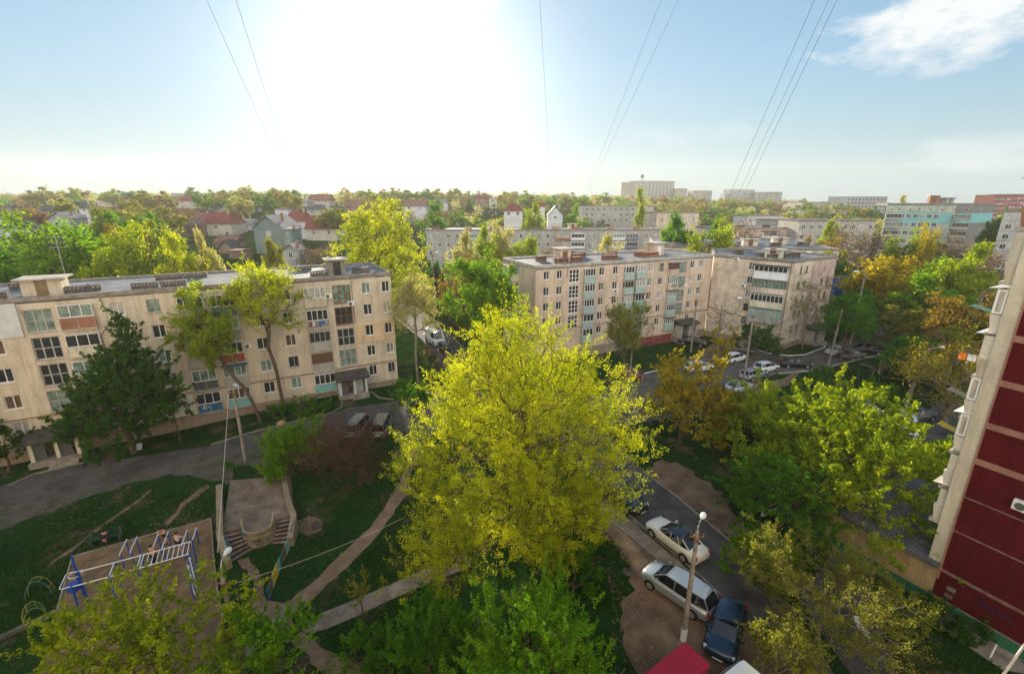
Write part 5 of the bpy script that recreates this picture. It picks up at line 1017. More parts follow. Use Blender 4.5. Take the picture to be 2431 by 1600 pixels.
RW = {'round': 4, 'dome': 4.2, 'loose': 4, 'round2': 4, 'spread': 4.6, 'poplar': 1.3, 'bare': 3.8, 'far': 4.2, 'far2': 4.2, 'far3': 4.2, 'farbare': 4.2}
def mid(label, u, vt, w, Y, proto, leaf, group=None, name='tree', rot=None, src=False):
    k = 1 if src else K1
    x, zt = AT(u*k, vt*k, Y); g = hgt(x, Y); h = max(2, zt-g); R = w*k/2*(Y*PC+(H-g-h*.6)*PS)/F; s = R/RW[proto]*1.13; rot = (u*.37) if rot is None else rot
    M = T(x, Y, g, rot) @ Matrix.Diagonal((s, s, h/10.6, 1))
    return put_tree(name, PR[proto][0], PR[proto][1], M, label, 'tree', group, LV[leaf])
mids = [
 ('wide mid green tree at the left edge behind the left block roof', 15, 555, 170, 82, 'round', 'green'), ('green tree with visible forked limbs behind the roof hut', 115, 512, 190, 80, 'loose', 'bright'),
 ('bright green tree right of the forked one behind the left block', 190, 525, 130, 84, 'round2', 'bright'), ('yellow-green rounded tree behind the paired roof vents', 262, 537, 150, 80, 'dome', 'yellowgreen'),
 ('open yellow-green tree behind the left block roof edge', 340, 533, 140, 82, 'loose', 'yellowgreen'), ('golden yellow tree at the right end of the row behind the left block', 408, 548, 110, 78, 'dome', 'yellow'),
 ('pale grey-green round tree right of the golden tree', 474, 542, 58, 84, 'dome', 'pale'), ('olive pointed tree standing before the grey-green gable house', 632, 546, 56, 88, 'round2', 'olive'),
 ('dark green tree by the far road behind the enormous tree', 1012, 588, 60, 100, 'round', 'dark'), ('pale yellow-green tree behind the rich green one', 1078, 545, 90, 100, 'dome', 'pale'),
 ('light yellow-green tree before the far long block', 1130, 530, 80, 108, 'dome', 'yellowgreen'), ('pale crown touching the roof of the far long block', 1165, 525, 70, 112, 'loose', 'pale'),
 ('round green-yellow tree left of the middle block roof hut', 1218, 543, 95, 98, 'round2', 'yellowgreen'), ('orange-brown tree above the rich green crown', 1130, 590, 110, 88, 'spread', 'orange'),
 ('orange-brown low tree beside the far road', 1045, 640, 55, 78, 'spread', 'orange'), ('rust brown sparse tree left of the middle block corner', 1175, 600, 80, 84, 'spread', 'brown'),
 ('brown bush-like tree near the far road kerb', 1075, 690, 42, 72, 'spread', 'brown'),
 ('dark brown sparse tree before the brick balconies of the far block', 1290, 548, 70, 112, 'bare', 'brown'), ('pale yellow fluffy tree behind the middle block vents', 1418, 552, 100, 104, 'dome', 'pale'),
 ('orange-leaved tree behind the middle block roof', 1520, 568, 60, 100, 'spread', 'orange'), ('deep green dense tree at the right end of the far long block', 1592, 504, 95, 112, 'dome', 'green'),
 ('bright green part crown beside the deep green tree', 1555, 508, 50, 118, 'round2', 'bright'), ('yellow-green airy tree behind the join of the middle block', 1652, 522, 95, 98, 'loose', 'yellowgreen'),
 ('golden bush-like tree behind the middle block right end', 1610, 560, 60, 94, 'round', 'gold'), ('deep green tree behind the airy yellow-green one', 1672, 508, 70, 125, 'dome', 'green'),
 ('brown leafless wide tree beyond the stepped roofs', 1745, 500, 110, 135, 'bare', 'brown'), ('brown twiggy dome shaped tree beside the deep green one', 1560, 560, 40, 96, 'bare', 'brown'),
 ('green tree behind the limestone block far corner', 1935, 560, 90, 96, 'round', 'olive'), ('brown rounded tree left of the green-panel block', 1995, 515, 150, 118, 'bare', 'brown'),
 ('orange-brown tree before the grey far roofs', 1915, 545, 60, 112, 'spread', 'orange'), ('yellow-topped tree beside the far flat-roofed blocks', 1940, 505, 50, 130, 'round2', 'yellowgreen'),
 ('dark shaded tree behind the blue shed', 1960, 590, 90, 92, 'round', 'dark'), ('big orange and yellow tree in the middle of the right grove', 2070, 568, 150, 84, 'round', 'gold'),
 ('palm-like yellow-green tree before the green-panel block', 2110, 540, 80, 110, 'loose', 'yellowgreen'), ('yellow tall shoot tree below the green-panel block', 2165, 530, 50, 104, 'loose', 'gold'),
 ('deep green tree inside the right grove', 2185, 590, 70, 88, 'round2', 'bright'), ('soft light green willow in the right grove', 2245, 573, 130, 82, 'dome', 'yellowgreen'),
 ('soft green low crown left of the willow in the right grove', 2170, 640, 150, 74, 'dome', 'bright'), ('brown bare tree between the willow and the white block', 2320, 560, 110, 100, 'bare', 'brown'),
 ('brown twiggy tree before the grey end wall', 2230, 545, 100, 118, 'bare', 'brown'), ('olive tree before the grey end wall', 2185, 548, 70, 122, 'round', 'olive'),
 ('dense green tree right of the grey end wall', 2318, 500, 50, 142, 'round2', 'green'), ('rust brown wide tree above the gnarled tree', 2265, 675, 150, 64, 'spread', 'orange'),
 ('olive brown tree right of the rust brown one near the balconies', 2325, 700, 120, 62, 'round', 'olive'), ('green brown tree left of the rust brown one', 2130, 700, 140, 70, 'round', 'olive'),
 ('dark brown shaded tree over the blue parked car', 2110, 640, 90, 90, 'bare', 'brown'), ('dark green low tree over the far right drive', 2150, 765, 140, 58, 'round', 'green'),
 ('reddish brown small tree in the right grove', 2085, 690, 60, 78, 'spread', 'orange'), ('green bushy tree beside the limestone far wall', 2000, 665, 90, 80, 'round2', 'green'),
 ('brown sparse tree left of the gnarled tree', 2235, 780, 130, 55, 'spread', 'brown'), ('green round tree at the lower edge of the grove', 2210, 745, 110, 60, 'round', 'olive'),
 ('light green tree before the brick balcony of the red building', 2350, 640, 60, 88, 'round2', 'pale'),
]
for m_ in mids: mid(*m_)
mid('tall slender yellow-green poplar before the far white block', 1492, 434, 21, 205, 'poplar', 'yellowgreen', name='poplar_tree')
mid('two-tipped slim poplar behind the green-panel block', 2104, 452, 15, 230, 'poplar', 'pale', name='poplar_tree')
mid('big pale leafless tree standing above the tan wall block', 1586, 452, 80, 230, 'bare', 'pale')
mid('bare round tree on the skyline left of the houses', 118, 443, 62, 300, 'farbare', 'pale'); mid('pale round lollipop tree on the skyline above the houses', 565, 433, 37, 330, 'loose', 'pale')
mid('left of two loose pale trees on the skyline', 617, 442, 32, 335, 'loose', 'pale'); mid('right of two loose pale trees on the skyline', 643, 438, 26, 335, 'loose', 'olive')
mid('bright yellow-green round tree below the far red-roofed house', 1240, 476, 68, 165, 'dome', 'yellowgreen'); mid('tall green round crown right of the blue-white gable house', 1330, 480, 42, 190, 'dome', 'bright')
mid('dark green broad pair-crowned tree below the skyline houses', 1010, 477, 90, 170, 'far2', 'green')
mid('brown tree over the hillside roofs left of the white chimney', 265, 475, 90, 150, 'spread', 'olive'); mid('rust brown rounded tree above the left row of trees', 290, 514, 85, 105, 'spread', 'orange')
mid('yellow-green flat-topped tree above the golden tree', 370, 514, 75, 108, 'dome', 'yellowgreen'); mid('brown leafless tree over the maroon roofs', 400, 470, 120, 175, 'bare', 'brown')
mid('brown bushy tree left of the small hip-roofed house', 55, 480, 75, 165, 'spread', 'brown'); mid('pale autumn coloured tree before the skyline red house', 765, 475, 70, 170, 'round', 'olive')
mid('brown leafless tree right of the little white gable house', 705, 570, 60, 112, 'bare', 'brown'); mid('brown twiggy tree below the long red roof', 750, 565, 50, 118, 'bare', 'brown')
# ------------------------------------------------------------------ scattered far trees
def far_trees():
    r = random.Random(12); n = 0; placed = []
    keep = [(460, 600, 500, 620), (590, 730, 510, 640), (655, 800, 480, 570), (725, 785, 455, 490), (180, 210, 478, 515), (1374, 1555, 484, 515), (1714, 1910, 536, 565), (2105, 2366, 470, 600), (1010, 1570, 540, 600), (1196, 1242, 480, 512), (1298, 1340, 486, 520)]
    pal = [('green', 5), ('bright', 3), ('olive', 6), ('yellowgreen', 2), ('pale', 2), ('brown', 2), ('orange', 1), ('gold', 1), ('dark', 1)]; bag = [k for k, w in pal for _ in range(w)]
    words = {'green': 'mid green', 'bright': 'fresh green', 'olive': 'olive', 'yellowgreen': 'yellow-green', 'pale': 'pale green', 'brown': 'brown twiggy', 'orange': 'orange-brown', 'gold': 'golden', 'dark': 'dark green'}
    zones = [(-.98, -.62, 120, 260, 26, 'on the left hillside'), (-.62, -.36, 125, 330, 24, 'among the hillside houses'), (-.98, -.36, 280, 420, 26, 'on the left skyline'), (-.36, .0, 200, 330, 30, 'on the middle hillside'), (-.38, .02, 340, 470, 40, 'on the middle skyline'),
             (.02, .36, 230, 360, 30, 'below the high-rises'), (.02, .62, 360, 520, 46, 'on the ridge under the high-rises'), (.36, .72, 200, 340, 34, 'on the right slope'), (.6, 1.05, 260, 420, 26, 'at the far right'), (.62, .9, 170, 220, 12, 'before the pale high-rise')]
    for a0, a1, y0, y1, cnt, where in zones:
        k = t = 0
        while k < cnt and t < 600:
            t += 1; a = r.uniform(a0, a1); y = y0+(y1-y0)*r.random(); x = a*y; g = hgt(x, y); h = r.uniform(7, 11.5) if y < 330 else r.uniform(8, 13); w = r.uniform(4.0, 6.6)*(1 if y < 330 else 1.4); u, v = PX(x, y, g+h)
            hw = w*F/(y*PC)
            if u < -60 or u > 2480 or any(q[0]-hw < u < q[1]+hw and v > q[2]-14 and v < q[3] for q in keep) : continue
            if any(q[0]-hw*.6 < u < q[1]+hw*.6 and q[2]-6 < v < q[3]+4 and y < q[4] for q in HBOX): continue
            if any((x-p[0])**2+(y-p[1])**2 < 20 for p in placed): continue
            placed.append((x, y)); leaf = r.choice(bag); proto = r.choice(('far', 'far2', 'far3')) if leaf != 'brown' else 'farbare'
            M = T(x, y, g, r.uniform(0, 6.28)) @ Matrix.Diagonal((w/4.2, w/4.2, h/10.6, 1))
            put_tree('tree', PR[proto][0], PR[proto][1], M, '%s small round tree %s' % (words[leaf], where), 'tree', '%s trees %s' % (words[leaf], where), LV[leaf]); k += 1
far_trees()
def single_out():
    from collections import defaultdict
    g = defaultdict(list)
    for o in COL.objects:
        if o.parent is None and 'small round tree' in str(o.get('label', '')): p = WM[o.name].translation; g[o['label']].append((PX(p.x, p.y, p.z)[0], o))
    words = 'first second third fourth fifth sixth seventh eighth ninth tenth eleventh twelfth thirteenth fourteenth fifteenth sixteenth seventeenth eighteenth'.split()
    for lb, L in g.items():
        if len(L) < 2: continue
        for i, (u, o) in enumerate(sorted(L, key=lambda t: t[0])):
            if i < len(words): o['label'] = '%s from left of the %s' % (words[i], lb.replace('small round tree', 'trees'))
single_out()

def woodland():
    # the unbroken tree cover of the far slopes that reads as one mass
    rng = np.random.default_rng(21); V = [[], [], [], []]; keep = [(-.66, -.33, 100, 215), (-.3, .36, 80, 205), (.36, 1.2, 80, 200)]
    for _ in range(1500):
        y = 110+700*rng.random()**.8; a = rng.uniform(-1.15, 1.15)
        if any(q[0] < a < q[1] and q[2] < y < q[3] for q in keep): continue
        x = a*y; g = hgt(x, y); w = rng.uniform(3, 7)*(1+y/700); h = rng.uniform(3.0, 6.5)*(1+y/1100); n = 230
        u, v = PX(x, y, g+h)
        if any(q[0] < u < q[1] and q[2] < v < q[3] for q in ((466, 546, 500, 620), (590, 730, 510, 640), (655, 800, 480, 570), (1374, 1555, 484, 515), (1714, 1910, 536, 565), (2105, 2366, 470, 600), (1010, 1570, 540, 600), (1196, 1242, 480, 512))): continue
        hw = w*.6*F/(y*PC)
        if any(q[0]-hw < u < q[1]+hw and q[2]-6 < v < q[3]+3 and y < q[4] for q in HBOX): continue
        d = rng.normal(size=(n, 3)); d /= np.linalg.norm(d, axis=1, keepdims=True); d *= rng.random((n, 1))**.3; C = np.array([x, y, g+h*.45])+d*np.array([w*.6, w*.6, h*.55])
        V[int(rng.integers(0, 4))].append(C)
    mb = []; mi = []
    for k, cs in enumerate(V): q = leafquads(np.concatenate(cs), 1.1, rng); mb.append(q); mi += [k]*len(q[1])
    me = arrmesh('woods', mb, LV['olive'])
    for k in ('green', 'pale', 'brown'): me.materials.append(LV[k])
    me.polygons.foreach_set('material_index', mi); addmesh('woods', me)['kind'] = 'stuff'
woodland()
# ------------------------------------------------------------------ vehicles
def paint(name, c, metal=.2): return mat('car_paint_'+name, c, .28, .04, .6, metal=metal, spec=.5, coat=.6)
gl_car = mat('car_glass', (.012, .014, .017), .06, .2, 2, spec=.8); lampw = mat('headlight', (.6, .62, .64), .15, .1, 9, spec=.8); lampr = mat('tail_light', (.35, .01, .01), .25, .1, 9, spec=.7)
rimm = mat('wheel_rim', (.45, .46, .47), .35, .1, 6, metal=.7); platem = mat('licence_plate', (.65, .65, .62), .5, .05, 9)
CAR = {  # length, width, height, belt height, hood height, windscreen foot, roof start, roof end, rear foot (fractions of length from nose), rear height
 'sedan': (4.75, 1.84, 1.45, .98, .90, .27, .43, .70, .86, 1.0), 'hatch': (4.15, 1.76, 1.48, .98, .92, .23, .40, .86, .97, .98), 'wagon': (4.65, 1.80, 1.48, .98, .92, .25, .40, .90, .975, .98),
 'mpv': (4.75, 1.86, 1.66, 1.02, .98, .19, .37, .90, .975, 1.02), 'suv': (4.7, 1.92, 1.72, 1.12, 1.08, .24, .38, .88, .97, 1.12), 'van': (5.4, 2.0, 2.35, 1.35, 1.25, .13, .24, .985, .995, 1.35), 'minivan': (4.3, 1.8, 1.85, 1.1, 1.02, .16, .30, .96, .985, 1.1)}
def car(kind, pm, x, y, heading, label, group=None, z=None, roofm_=None, rails=False, name=None, cat=None):
    """heading: angle of the nose in the ground plane"""
    L, W, Hh, bh, hh, f1, f2, f3, f4, rh = CAR[kind]; z = hgt(x, y)+.05 if z is None else z
    names = {'van': ('van', 'van'), 'suv': ('parked_suv', 'suv'), 'minivan': ('minivan', 'minivan'), 'mpv': ('minivan', 'minivan')}; nm, ct = names.get(kind, ('parked_car', 'car'))
    M = T(x, y, z, heading); e = empty(name or nm, M, label, cat or ct, group)
    X = lambda f: L*(.5-f); hw = W/2
    st = [(.0, hh-.36, .62, .42), (.012, hh-.22, .78, .24), (.06, hh-.11, .92, .2), (.14, hh-.01, 1, .2), (f1, bh-.02, 1, .2), (f2, bh, 1, .2), (.55, bh, 1, .2), (f3 if f3 < .85 else .75, bh+.01, 1, .2), (.88, rh, .99, .22), (.955, rh-.05, .93, .25), (.99, rh-.16, .82, .3), (1.0, rh-.34, .68, .45)]
    if kind == 'van': st[0] = (.0, hh-.4, .85, .4)
    mb = MB(); vs = []
    for f, zt, wf, zb in st:
        w = hw*wf; x_ = X(f); vs += [(x_, 0, zt+.015), (x_, w*.62, zt), (x_, w*.9, zt-.05), (x_, w, zt-.2), (x_, w*.995, (zt+zb)/2), (x_, w*.96, zb+.03), (x_, w*.8, zb), (x_, 0, zb), (x_, -w*.8, zb), (x_, -w*.96, zb+.03), (x_, -w*.995, (zt+zb)/2), (x_, -w, zt-.2), (x_, -w*.9, zt-.05), (x_, -w*.62, zt)]
    n = 14; mb.add(vs, [(i*n+j, (i+1)*n+j, (i+1)*n+(j+1) % n, i*n+(j+1) % n) for i in range(len(st)-1) for j in range(n)]+[list(range(n)), list(range((len(st)-1)*n, len(st)*n))[::-1]]); mb.smooth = True
    body = part(e, 'body', mb, pm, M); sm = body.modifiers.new('smooth', 'SUBSURF'); sm.levels = sm.render_levels = 1
    # cabin: glass all round, roof skin and pillars in body colour
    wb, wt, zb_, zt_ = hw*.90, hw*(.74 if kind != 'van' else .86), bh-.04, Hh
    base = [(X(f1), wb*.80), (X(f1+.10), wb*.98), (X(.5), wb), (X(min(f3, .8)), wb*.99), (X(f4), wb*.82)]; top = [(X(f2), wt*.86), (X(f2+.05), wt*.97), (X((f2+f3)/2), wt), (X(f3-.08), wt*.95), (X(f3), wt*.84)]; tz = (-.07, -.02, .0, -.03, -.10) if kind != 'van' else (-.05, 0, 0, 0, -.01)
    mb = MB(); vs = [(x_, s*w, zb_) for s in (1, -1) for x_, w in base]+[(x_, s*w, zt_-.05+tz[i]) for s in (1, -1) for i, (x_, w) in enumerate(top)]
    mb.add(vs, [(i, i+1, 11+i, 10+i) for i in range(4)]+[(5+i, 15+i, 16+i, 6+i) for i in range(4)]+[(0, 10, 15, 5), (4, 9, 19, 14)]+[(10+i, 11+i, 16+i, 15+i) for i in range(4)]); mb.smooth = False
    part(e, 'windows', mb, gl_car, M)
    mb = MB(); vs = []
    for i, (x_, w) in enumerate(top):
        zz = zt_-.045+tz[i]; vs += [(x_+(.03 if i == 0 else 0), -w-.012, zz-.02), (x_, -w*.6, zz+.045), (x_, 0, zz+.055), (x_, w*.6, zz+.045), (x_+(.03 if i == 0 else 0), w+.012, zz-.02)]
    mb.add(vs, [(i*5+j, i*5+j+1, i*5+j+6, i*5+j+5) for i in range(4) for j in range(4)]+[(0, 1, 2, 3, 4), (24, 23, 22, 21, 20)]); mb.smooth = True
    part(e, 'roof', mb, roofm_ or pm, M)
    mb = MB()
    for s in (1, -1):
        for (bx, bw), (tx_, tw), r in ((base[0], top[0], .04), (base[4], top[4], .07)): mb.tube([(bx, s*bw, zb_), (tx_, s*(tw+.005), zt_-.09)], r*.55, 5)
        xm = X(.52 if kind != 'van' else .4); mb.tube([(xm, s*wb, zb_), (xm, s*(wt+.005), zt_-.06)], .02, 5); mb.tube([(base[3][0], s*base[3][1], zb_), (top[3][0], s*(top[3][1]+.006), zt_-.08)], .022, 5)
        mb.tube([(base[0][0], s*base[0][1], zb_+.02), (base[1][0], s*base[1][1], zb_+.02), (base[2][0], s*base[2][1], zb_+.02), (base[3][0], s*base[3][1], zb_+.02), (base[4][0], s*base[4][1], zb_+.02)], .022, 4)
    part(e, 'pillars', mb, pm, M)
    if kind == 'van':
        mb = MB()
        for s in (1, -1): mb.add([(X(.43), s*(wb+.012), zb_-.02), (X(.985), s*(wb+.012), zb_-.02), (X(.975), s*(wt+.02), zt_-.05), (X(.43), s*(wt+.02), zt_-.05)], [(0, 1, 2, 3)])
        mb.add([(X(.992), -wb*.9, zb_), (X(.992), wb*.9, zb_), (X(.987), wt*.93, zt_-.06), (X(.987), -wt*.93, zt_-.06)], [(0, 1, 2, 3)]); part(e, 'side_panel', mb, pm, M)
    if rails: mb = MB(); [mb.tube([(X(f2+.04), s*wt*.97, zt_-.01), (X(f3-.05), s*wt*.97, zt_-.01)], .022, 4) for s in (1, -1)]; part(e, 'roof_rail', mb, black, M)
    wr = .33 if kind not in ('van', 'suv') else .37
    for fx in (.19, .795):
        for s in (1, -1):
            Mw = M @ Matrix.Translation((X(fx), s*(hw-.1), wr-.03)); mb = MB(); mb.tube([(0, -.115, 0), (0, -.09, 0), (0, .09, 0), (0, .115, 0)], wr, 16); mb.smooth = False; o = part(e, 'wheel', mb, black, Mw)
            mb = MB(); mb.tube([(0, s*.1, 0), (0, s*.128, 0)], wr*.68, 12); part(o, 'rim', mb, rimm, Mw)
    mb = MB()
    for fx in (.19, .795):
        for s in (1, -1):
            q = [(X(fx)+(wr+.06)*math.cos(t), wr-.03+(wr+.06)*math.sin(t)) for t in [math.pi*k/10 for k in range(11)]]; y0, y1 = s*(hw-.2), s*(hw+.006)
            mb.add([(a, y0, b_) for a, b_ in q]+[(a, y1, b_) for a, b_ in q], [list(range(11)), list(range(11, 22))]+[(i, i+1, 12+i, 11+i) for i in range(10)])
    part(e, 'wheel_arch', mb, black, M)
    for s in (1, -1):
        mb = MB(); mb.box(-.16, .02, -.17, .15, -.06, .06, tx=.04); part(e, 'headlight', mb, lampw, M @ Matrix.Translation((X(.045), s*hw*.70, hh-.24)) @ Matrix.Rotation(-s*.35, 4, 'Z'))
        mb = MB(); mb.box(-.03, .12, -.15, .15, -.08, .08, tx=.02); part(e, 'taillight', mb, lampr, M @ Matrix.Translation((X(.985), s*hw*.74, rh-.2)) @ Matrix.Rotation(s*.3, 4, 'Z'))
        mb = MB(); mb.box(-.06, .06, -.1, .1, -.06, .06, tx=.02); part(e, 'mirror', mb, pm if kind != 'minivan' else black, M @ Matrix.Translation((X(f1+.05), s*(hw+.07), bh+.06)))
    mb = MB(); mb.box(X(.004), X(-.006), -hw*.55, hw*.55, hh-.52, hh-.3); part(e, 'grille', mb, black, M); mb = MB(); mb.box(X(1.007), X(.997), -.26, .26, rh-.5, rh-.38); part(e, 'licence_plate', mb, platem, M)
    mb = MB(); mb.box(X(-.01), X(-.004), -.26, .26, hh-.6, hh-.48); part(e, 'licence_plate', mb, platem, M)
    return e
pt = {k: paint(k, c, m) for k, c, m in (('cream', (.76, .73, .63), 0), ('silver', (.42, .45, .48), .5), ('blue', (.006, .028, .062), .4), ('navy', (.008, .012, .03), .3), ('white', (.72, .73, .74), 0), ('black', (.008, .008, .01), .1), ('grey', (.13, .14, .15), .5), ('champagne', (.2, .185, .15), .4), ('van_grey', (.25, .27, .28), .3), ('lightgrey', (.5, .52, .53), .3), ('bright_blue', (.01, .16, .42), .3), ('red', (.2, .01, .015), 0), ('olive', (.2, .2, .15), .3))}
hd = lambda a, b: math.atan2(b[1]-a[1], b[0]-a[0])
def between(kind, a, b, pm, label, **k):
    """car whose tail and nose stand at two ground points"""
    return car(kind, pm, (a[0]+b[0])/2, (a[1]+b[1])/2, hd(a, b), label, **k)
between('sedan', (13.0, 26.2), (10.75, 30.0), pt['cream'], 'cream white sedan with black glass roof driving on the street', roofm_=gl_car)
between('mpv', (11.9, 21.9), (9.05, 25.2), pt['silver'], 'silver minivan parked on the dirt below the cream sedan', roofm_=pt['lightgrey'])
between('hatch', (13.3, 22.25), (11.15, 19.2), pt['blue'], 'dark blue car facing the camera beside the lamp post')
between('sedan', (8.0, 35.0), (10.2, 31.6), pt['navy'], 'dark navy car half under the huge tree on the street')
between('minivan', (14.7-31.4, 43.5), (-16.3, 47.2), pt['van_grey'], 'light grey tall minivan parked beside the brown thicket', rails=True)
between('minivan', (-13.95, 43.6), (-14.15, 47.2), pt['champagne'], 'beige compact van with roof rails right of the light grey one', rails=True)
between('van', (-14.9, 80.2), (-12.3, 75.9), pt['white'], 'white cargo van parked on the road behind the left block')
between('hatch', (-11.9, 74.6), (-9.6, 71.0), pt['navy'], 'dark car parked behind the white cargo van'); between('sedan', (-9.2, 70.4), (-6.9, 66.8), pt['black'], 'black car nearest the huge tree on the road behind')
between('wagon', (32.6, 67.1), (36.9, 69.6), pt['white'], 'white wagon with black rear window in the middle of the lot')
between('mpv', (35.2, 74.1), (39.6, 71.6), pt['grey'], 'long grey minivan at the kerb behind the white wagon'); between('hatch', (35.5, 63.3), (39.2, 64.9), pt['white'], 'white hatchback between the silver wagon and the black sedan')
between('wagon', (32.1, 60.2), (36.0, 62.4), pt['silver'], 'silver wagon nearest the tall lamp pole on the lot'); between('sedan', (40.2, 66.0), (45.0, 65.9), pt['black'], 'black sedan at the lot edge by the kerb')
between('sedan', (29.3, 78.2), (33.4, 76.2), pt['black'], 'dark parked car seen under the leafless tree'); between('wagon', (25.4, 63.5), (29.6, 64.8), pt['white'], 'white car half hidden behind the yellow young tree')
between('sedan', (28.0, 55.6), (31.5, 57.6), pt['lightgrey'], 'light car hidden under the orange trees of the lot'); between('hatch', (17.9, 60.4), (14.8, 62.3), pt['red'], 'red car just right of the huge tree')
between('hatch', (52.4, 69.2), (56.0, 70.5), pt['champagne'], 'champagne hatchback by the forked dark tree'); between('suv', (60.0, 71.6), (56.2, 72.9), pt['black'], 'black suv behind the champagne hatchback')
between('sedan', (51.3, 71.0), (54.9, 72.8), pt['lightgrey'], 'silver car mostly hidden by the forked trunk'); between('sedan', (70.4, 87.2), (74.6, 86.0), pt['bright_blue'], 'bright blue car under the grove trees'); between('sedan', (67.4, 81.3), (70.8, 78.9), pt['lightgrey'], 'pale car below the bright blue one')
between('suv', (43.9, 46.9), (41.1, 43.4), pt['white'], 'white suv facing left beside the gnarled tree'); between('hatch', (36.4, 39.9), (39.9, 42.2), pt['black'], 'black hatchback in front of the white suv')
between('hatch', (34.2, 38.0), (37.2, 40.3), pt['lightgrey'], 'light car hidden by leaves left of the black hatchback', ); between('sedan', (47.5, 48.6), (44.6, 47.9), pt['grey'], 'dark grey car behind the white suv')
between('wagon', (46.8, 41.5), (49.6, 44.6), pt['navy'], 'dark car under the gnarled tree near the orange towels'); between('sedan', (18.2, 15.4), (21.8, 14.4), pt['black'], 'black car cut by the bottom edge left of the red wall')
# delivery truck with red box
e = empty('delivery_truck', T(9.21, 17.74, 0, 3.73), 'truck with bright red box roof at the bottom edge below the lamp post', 'truck'); M = WM[e.name]
redt = mat('truck_red', (.30, .008, .03), .45, .06, .8, .1, 6); rx = 0
mb = MB(); mb.box(0, 3.2, -.72, .72, .6, 2.5); o = bevel(part(e, 'cargo_box', mb, redt, M), .06, 2); mb = MB()
for k in (.9, 2.0): mb.box(k-.015, k+.015, -.7, .7, 2.5, 2.506)
part(o, 'seam', mb, mat('truck_seam', (.3, .01, .03), .5, .1, 2), M)
mb = MB(); mb.box(3.25, 4.6, -.75, .75, .45, 1.75, tx=.12, ty=.06); bevel(part(e, 'cab', mb, redt, M), .1, 2); mb = MB(); mb.box(0, 4.5, -.6, .6, .4, .6); part(e, 'chassis', mb, black, M)
mb = MB(); mb.add([(4.58, -.6, 1.1), (4.58, .6, 1.1), (4.5, .55, 1.65), (4.5, -.55, 1.65)], [(0, 1, 2, 3)]); part(e, 'windshield', mb, gl_car, M)
for x_ in (.7, 3.9):
    for s in (-1, 1): mb = MB(); mb.tube([(x_, s*.74, .38), (x_, s*.5, .38)], .38, 14); part(e, 'wheel', mb, black, M)
car('van', pt['white'], 10.6, 16.1, .55, 'white van with rounded roof cut by the bottom edge')

# ------------------------------------------------------------------ lamp posts and poles
def lamp_post(label, x, y, z1, arm=None, lamp=True, r0=.17, r1=.10, lean=(0, 0), base_white=False, name='lamp_post'):
    g = hgt(x, y); h = z1-g; M = T(x, y, g); e = empty(name, M, label, 'lamp post' if lamp else 'utility pole'); mb = MB()
    mb.tube([(0, 0, -.1), (lean[0], lean[1], h)], r0, 8, r1=r1); part(e, 'pole', mb, concrete, M)
    mb = MB(); mb.tube([(lean[0], lean[1], h-.6), (lean[0], lean[1], h-.3)], r1+.03, 8).box(lean[0]-.4, lean[0]+.4, lean[1]-.03, lean[1]+.03, h-.35, h-.28); mb.tube([(lean[0]-.35, lean[1], h-.28), (lean[0]-.35, lean[1], h-.12)], .035, 6).tube([(lean[0]+.35, lean[1], h-.28), (lean[0]+.35, lean[1], h-.12)], .035, 6); part(e, 'bracket', mb, rust, M)
    if lamp:
        ax, ay, az = arm or (.8, .3, 1.0); p = Vector((lean[0], lean[1], h-.1)); q = p+Vector((ax, ay, az)); mb = MB()
        mb.tube([p-Vector((0, 0, .5)), p+Vector((ax*.1, ay*.1, az*.7)), p+Vector((ax*.5, ay*.5, az*.98)), q], .035, 6); ar = part(e, 'arm', mb, steel, M)
        d = Vector((ax, ay, -.15)).normalized(); mb = MB(); mb.tube([q-d*.05, q+d*.12, q+d*.3, q+d*.5, q+d*.66, q+d*.72], .08, 8); v = mb.v
        for i, s in enumerate((.8, 1.1, 1.9, 2.1, 1.5, .5)):
            c = sum((Vector(v[i*8+k]) for k in range(8)), Vector())/8
            for k in range(8): v[i*8+k] = tuple(c+(Vector(v[i*8+k])-c)*s)
        mb.smooth = True; part(ar, 'lamp_head', mb, whitep, M)
    if base_white: mb = MB(); mb.tube([(0, 0, 0), (lean[0]*.12, lean[1]*.12, h*.12)], r0+.012, 8); part(e, 'whitewash', mb, whitep, M)
    return e
lamp_post('concrete lamp post beside the dirt parking with drooping white head', 9.75, 20.5, 7.35, (.35, .5, .55), base_white=True)
lamp_post('near lamp post beside the exercise ground with large white head', -14.75, 19.2, 5.6, (-.1, .6, 1.0))
lamp_post('concrete lamp post with small lamp in front of the left block', -25.5, 39.2, AT(545, 925, 39.2)[1], (0, .2, .5), lean=(.1, 0))
x, y = G(1765, 905); lamp_post('tall lamp post with long curved arm standing on the parking lot', x, y, AT(1788, 745, y)[1], (-1.6, .3, 2.2))
x, y = G(1640, 835); lamp_post('lamp post with curved arm in front of the peach block porch', x, y, AT(1655, 710, y)[1], (-1.5, .3, 2.3))
x, y = G(1966, 868); lamp_post('leaning bare concrete pole right of the black sedan', x, y, AT(2002, 735, y)[1], lamp=False, name='utility_pole', lean=(.4, 0))
x, y = G(2143, 985); lamp_post('thick leaning concrete pole with white foot before the right playground', x, y, AT(2190, 850, y)[1], (2.2, .6, 1.2), lean=(.6, 0), r0=.22, r1=.16, base_white=True)
x, y = G(1494, 912); lamp_post('pole with white lamp left of the orange trees', x, y, AT(1502, 822, y)[1], (-1.4, .3, 2.6))
lamp_post('dark tall lamp post in the right grove', 56, 86, AT(2025, 605, 86)[1], (-.9, .3, .6)); lamp_post('lamp post among the yellow trees of the right grove', 55, 72, AT(2152, 652, 72)[1], (-.9, .3, .6)); lamp_post('lamp post beside the far road behind the enormous tree', -16.5, 97, AT(1038, 604, 97)[1], (.6, .3, .5))

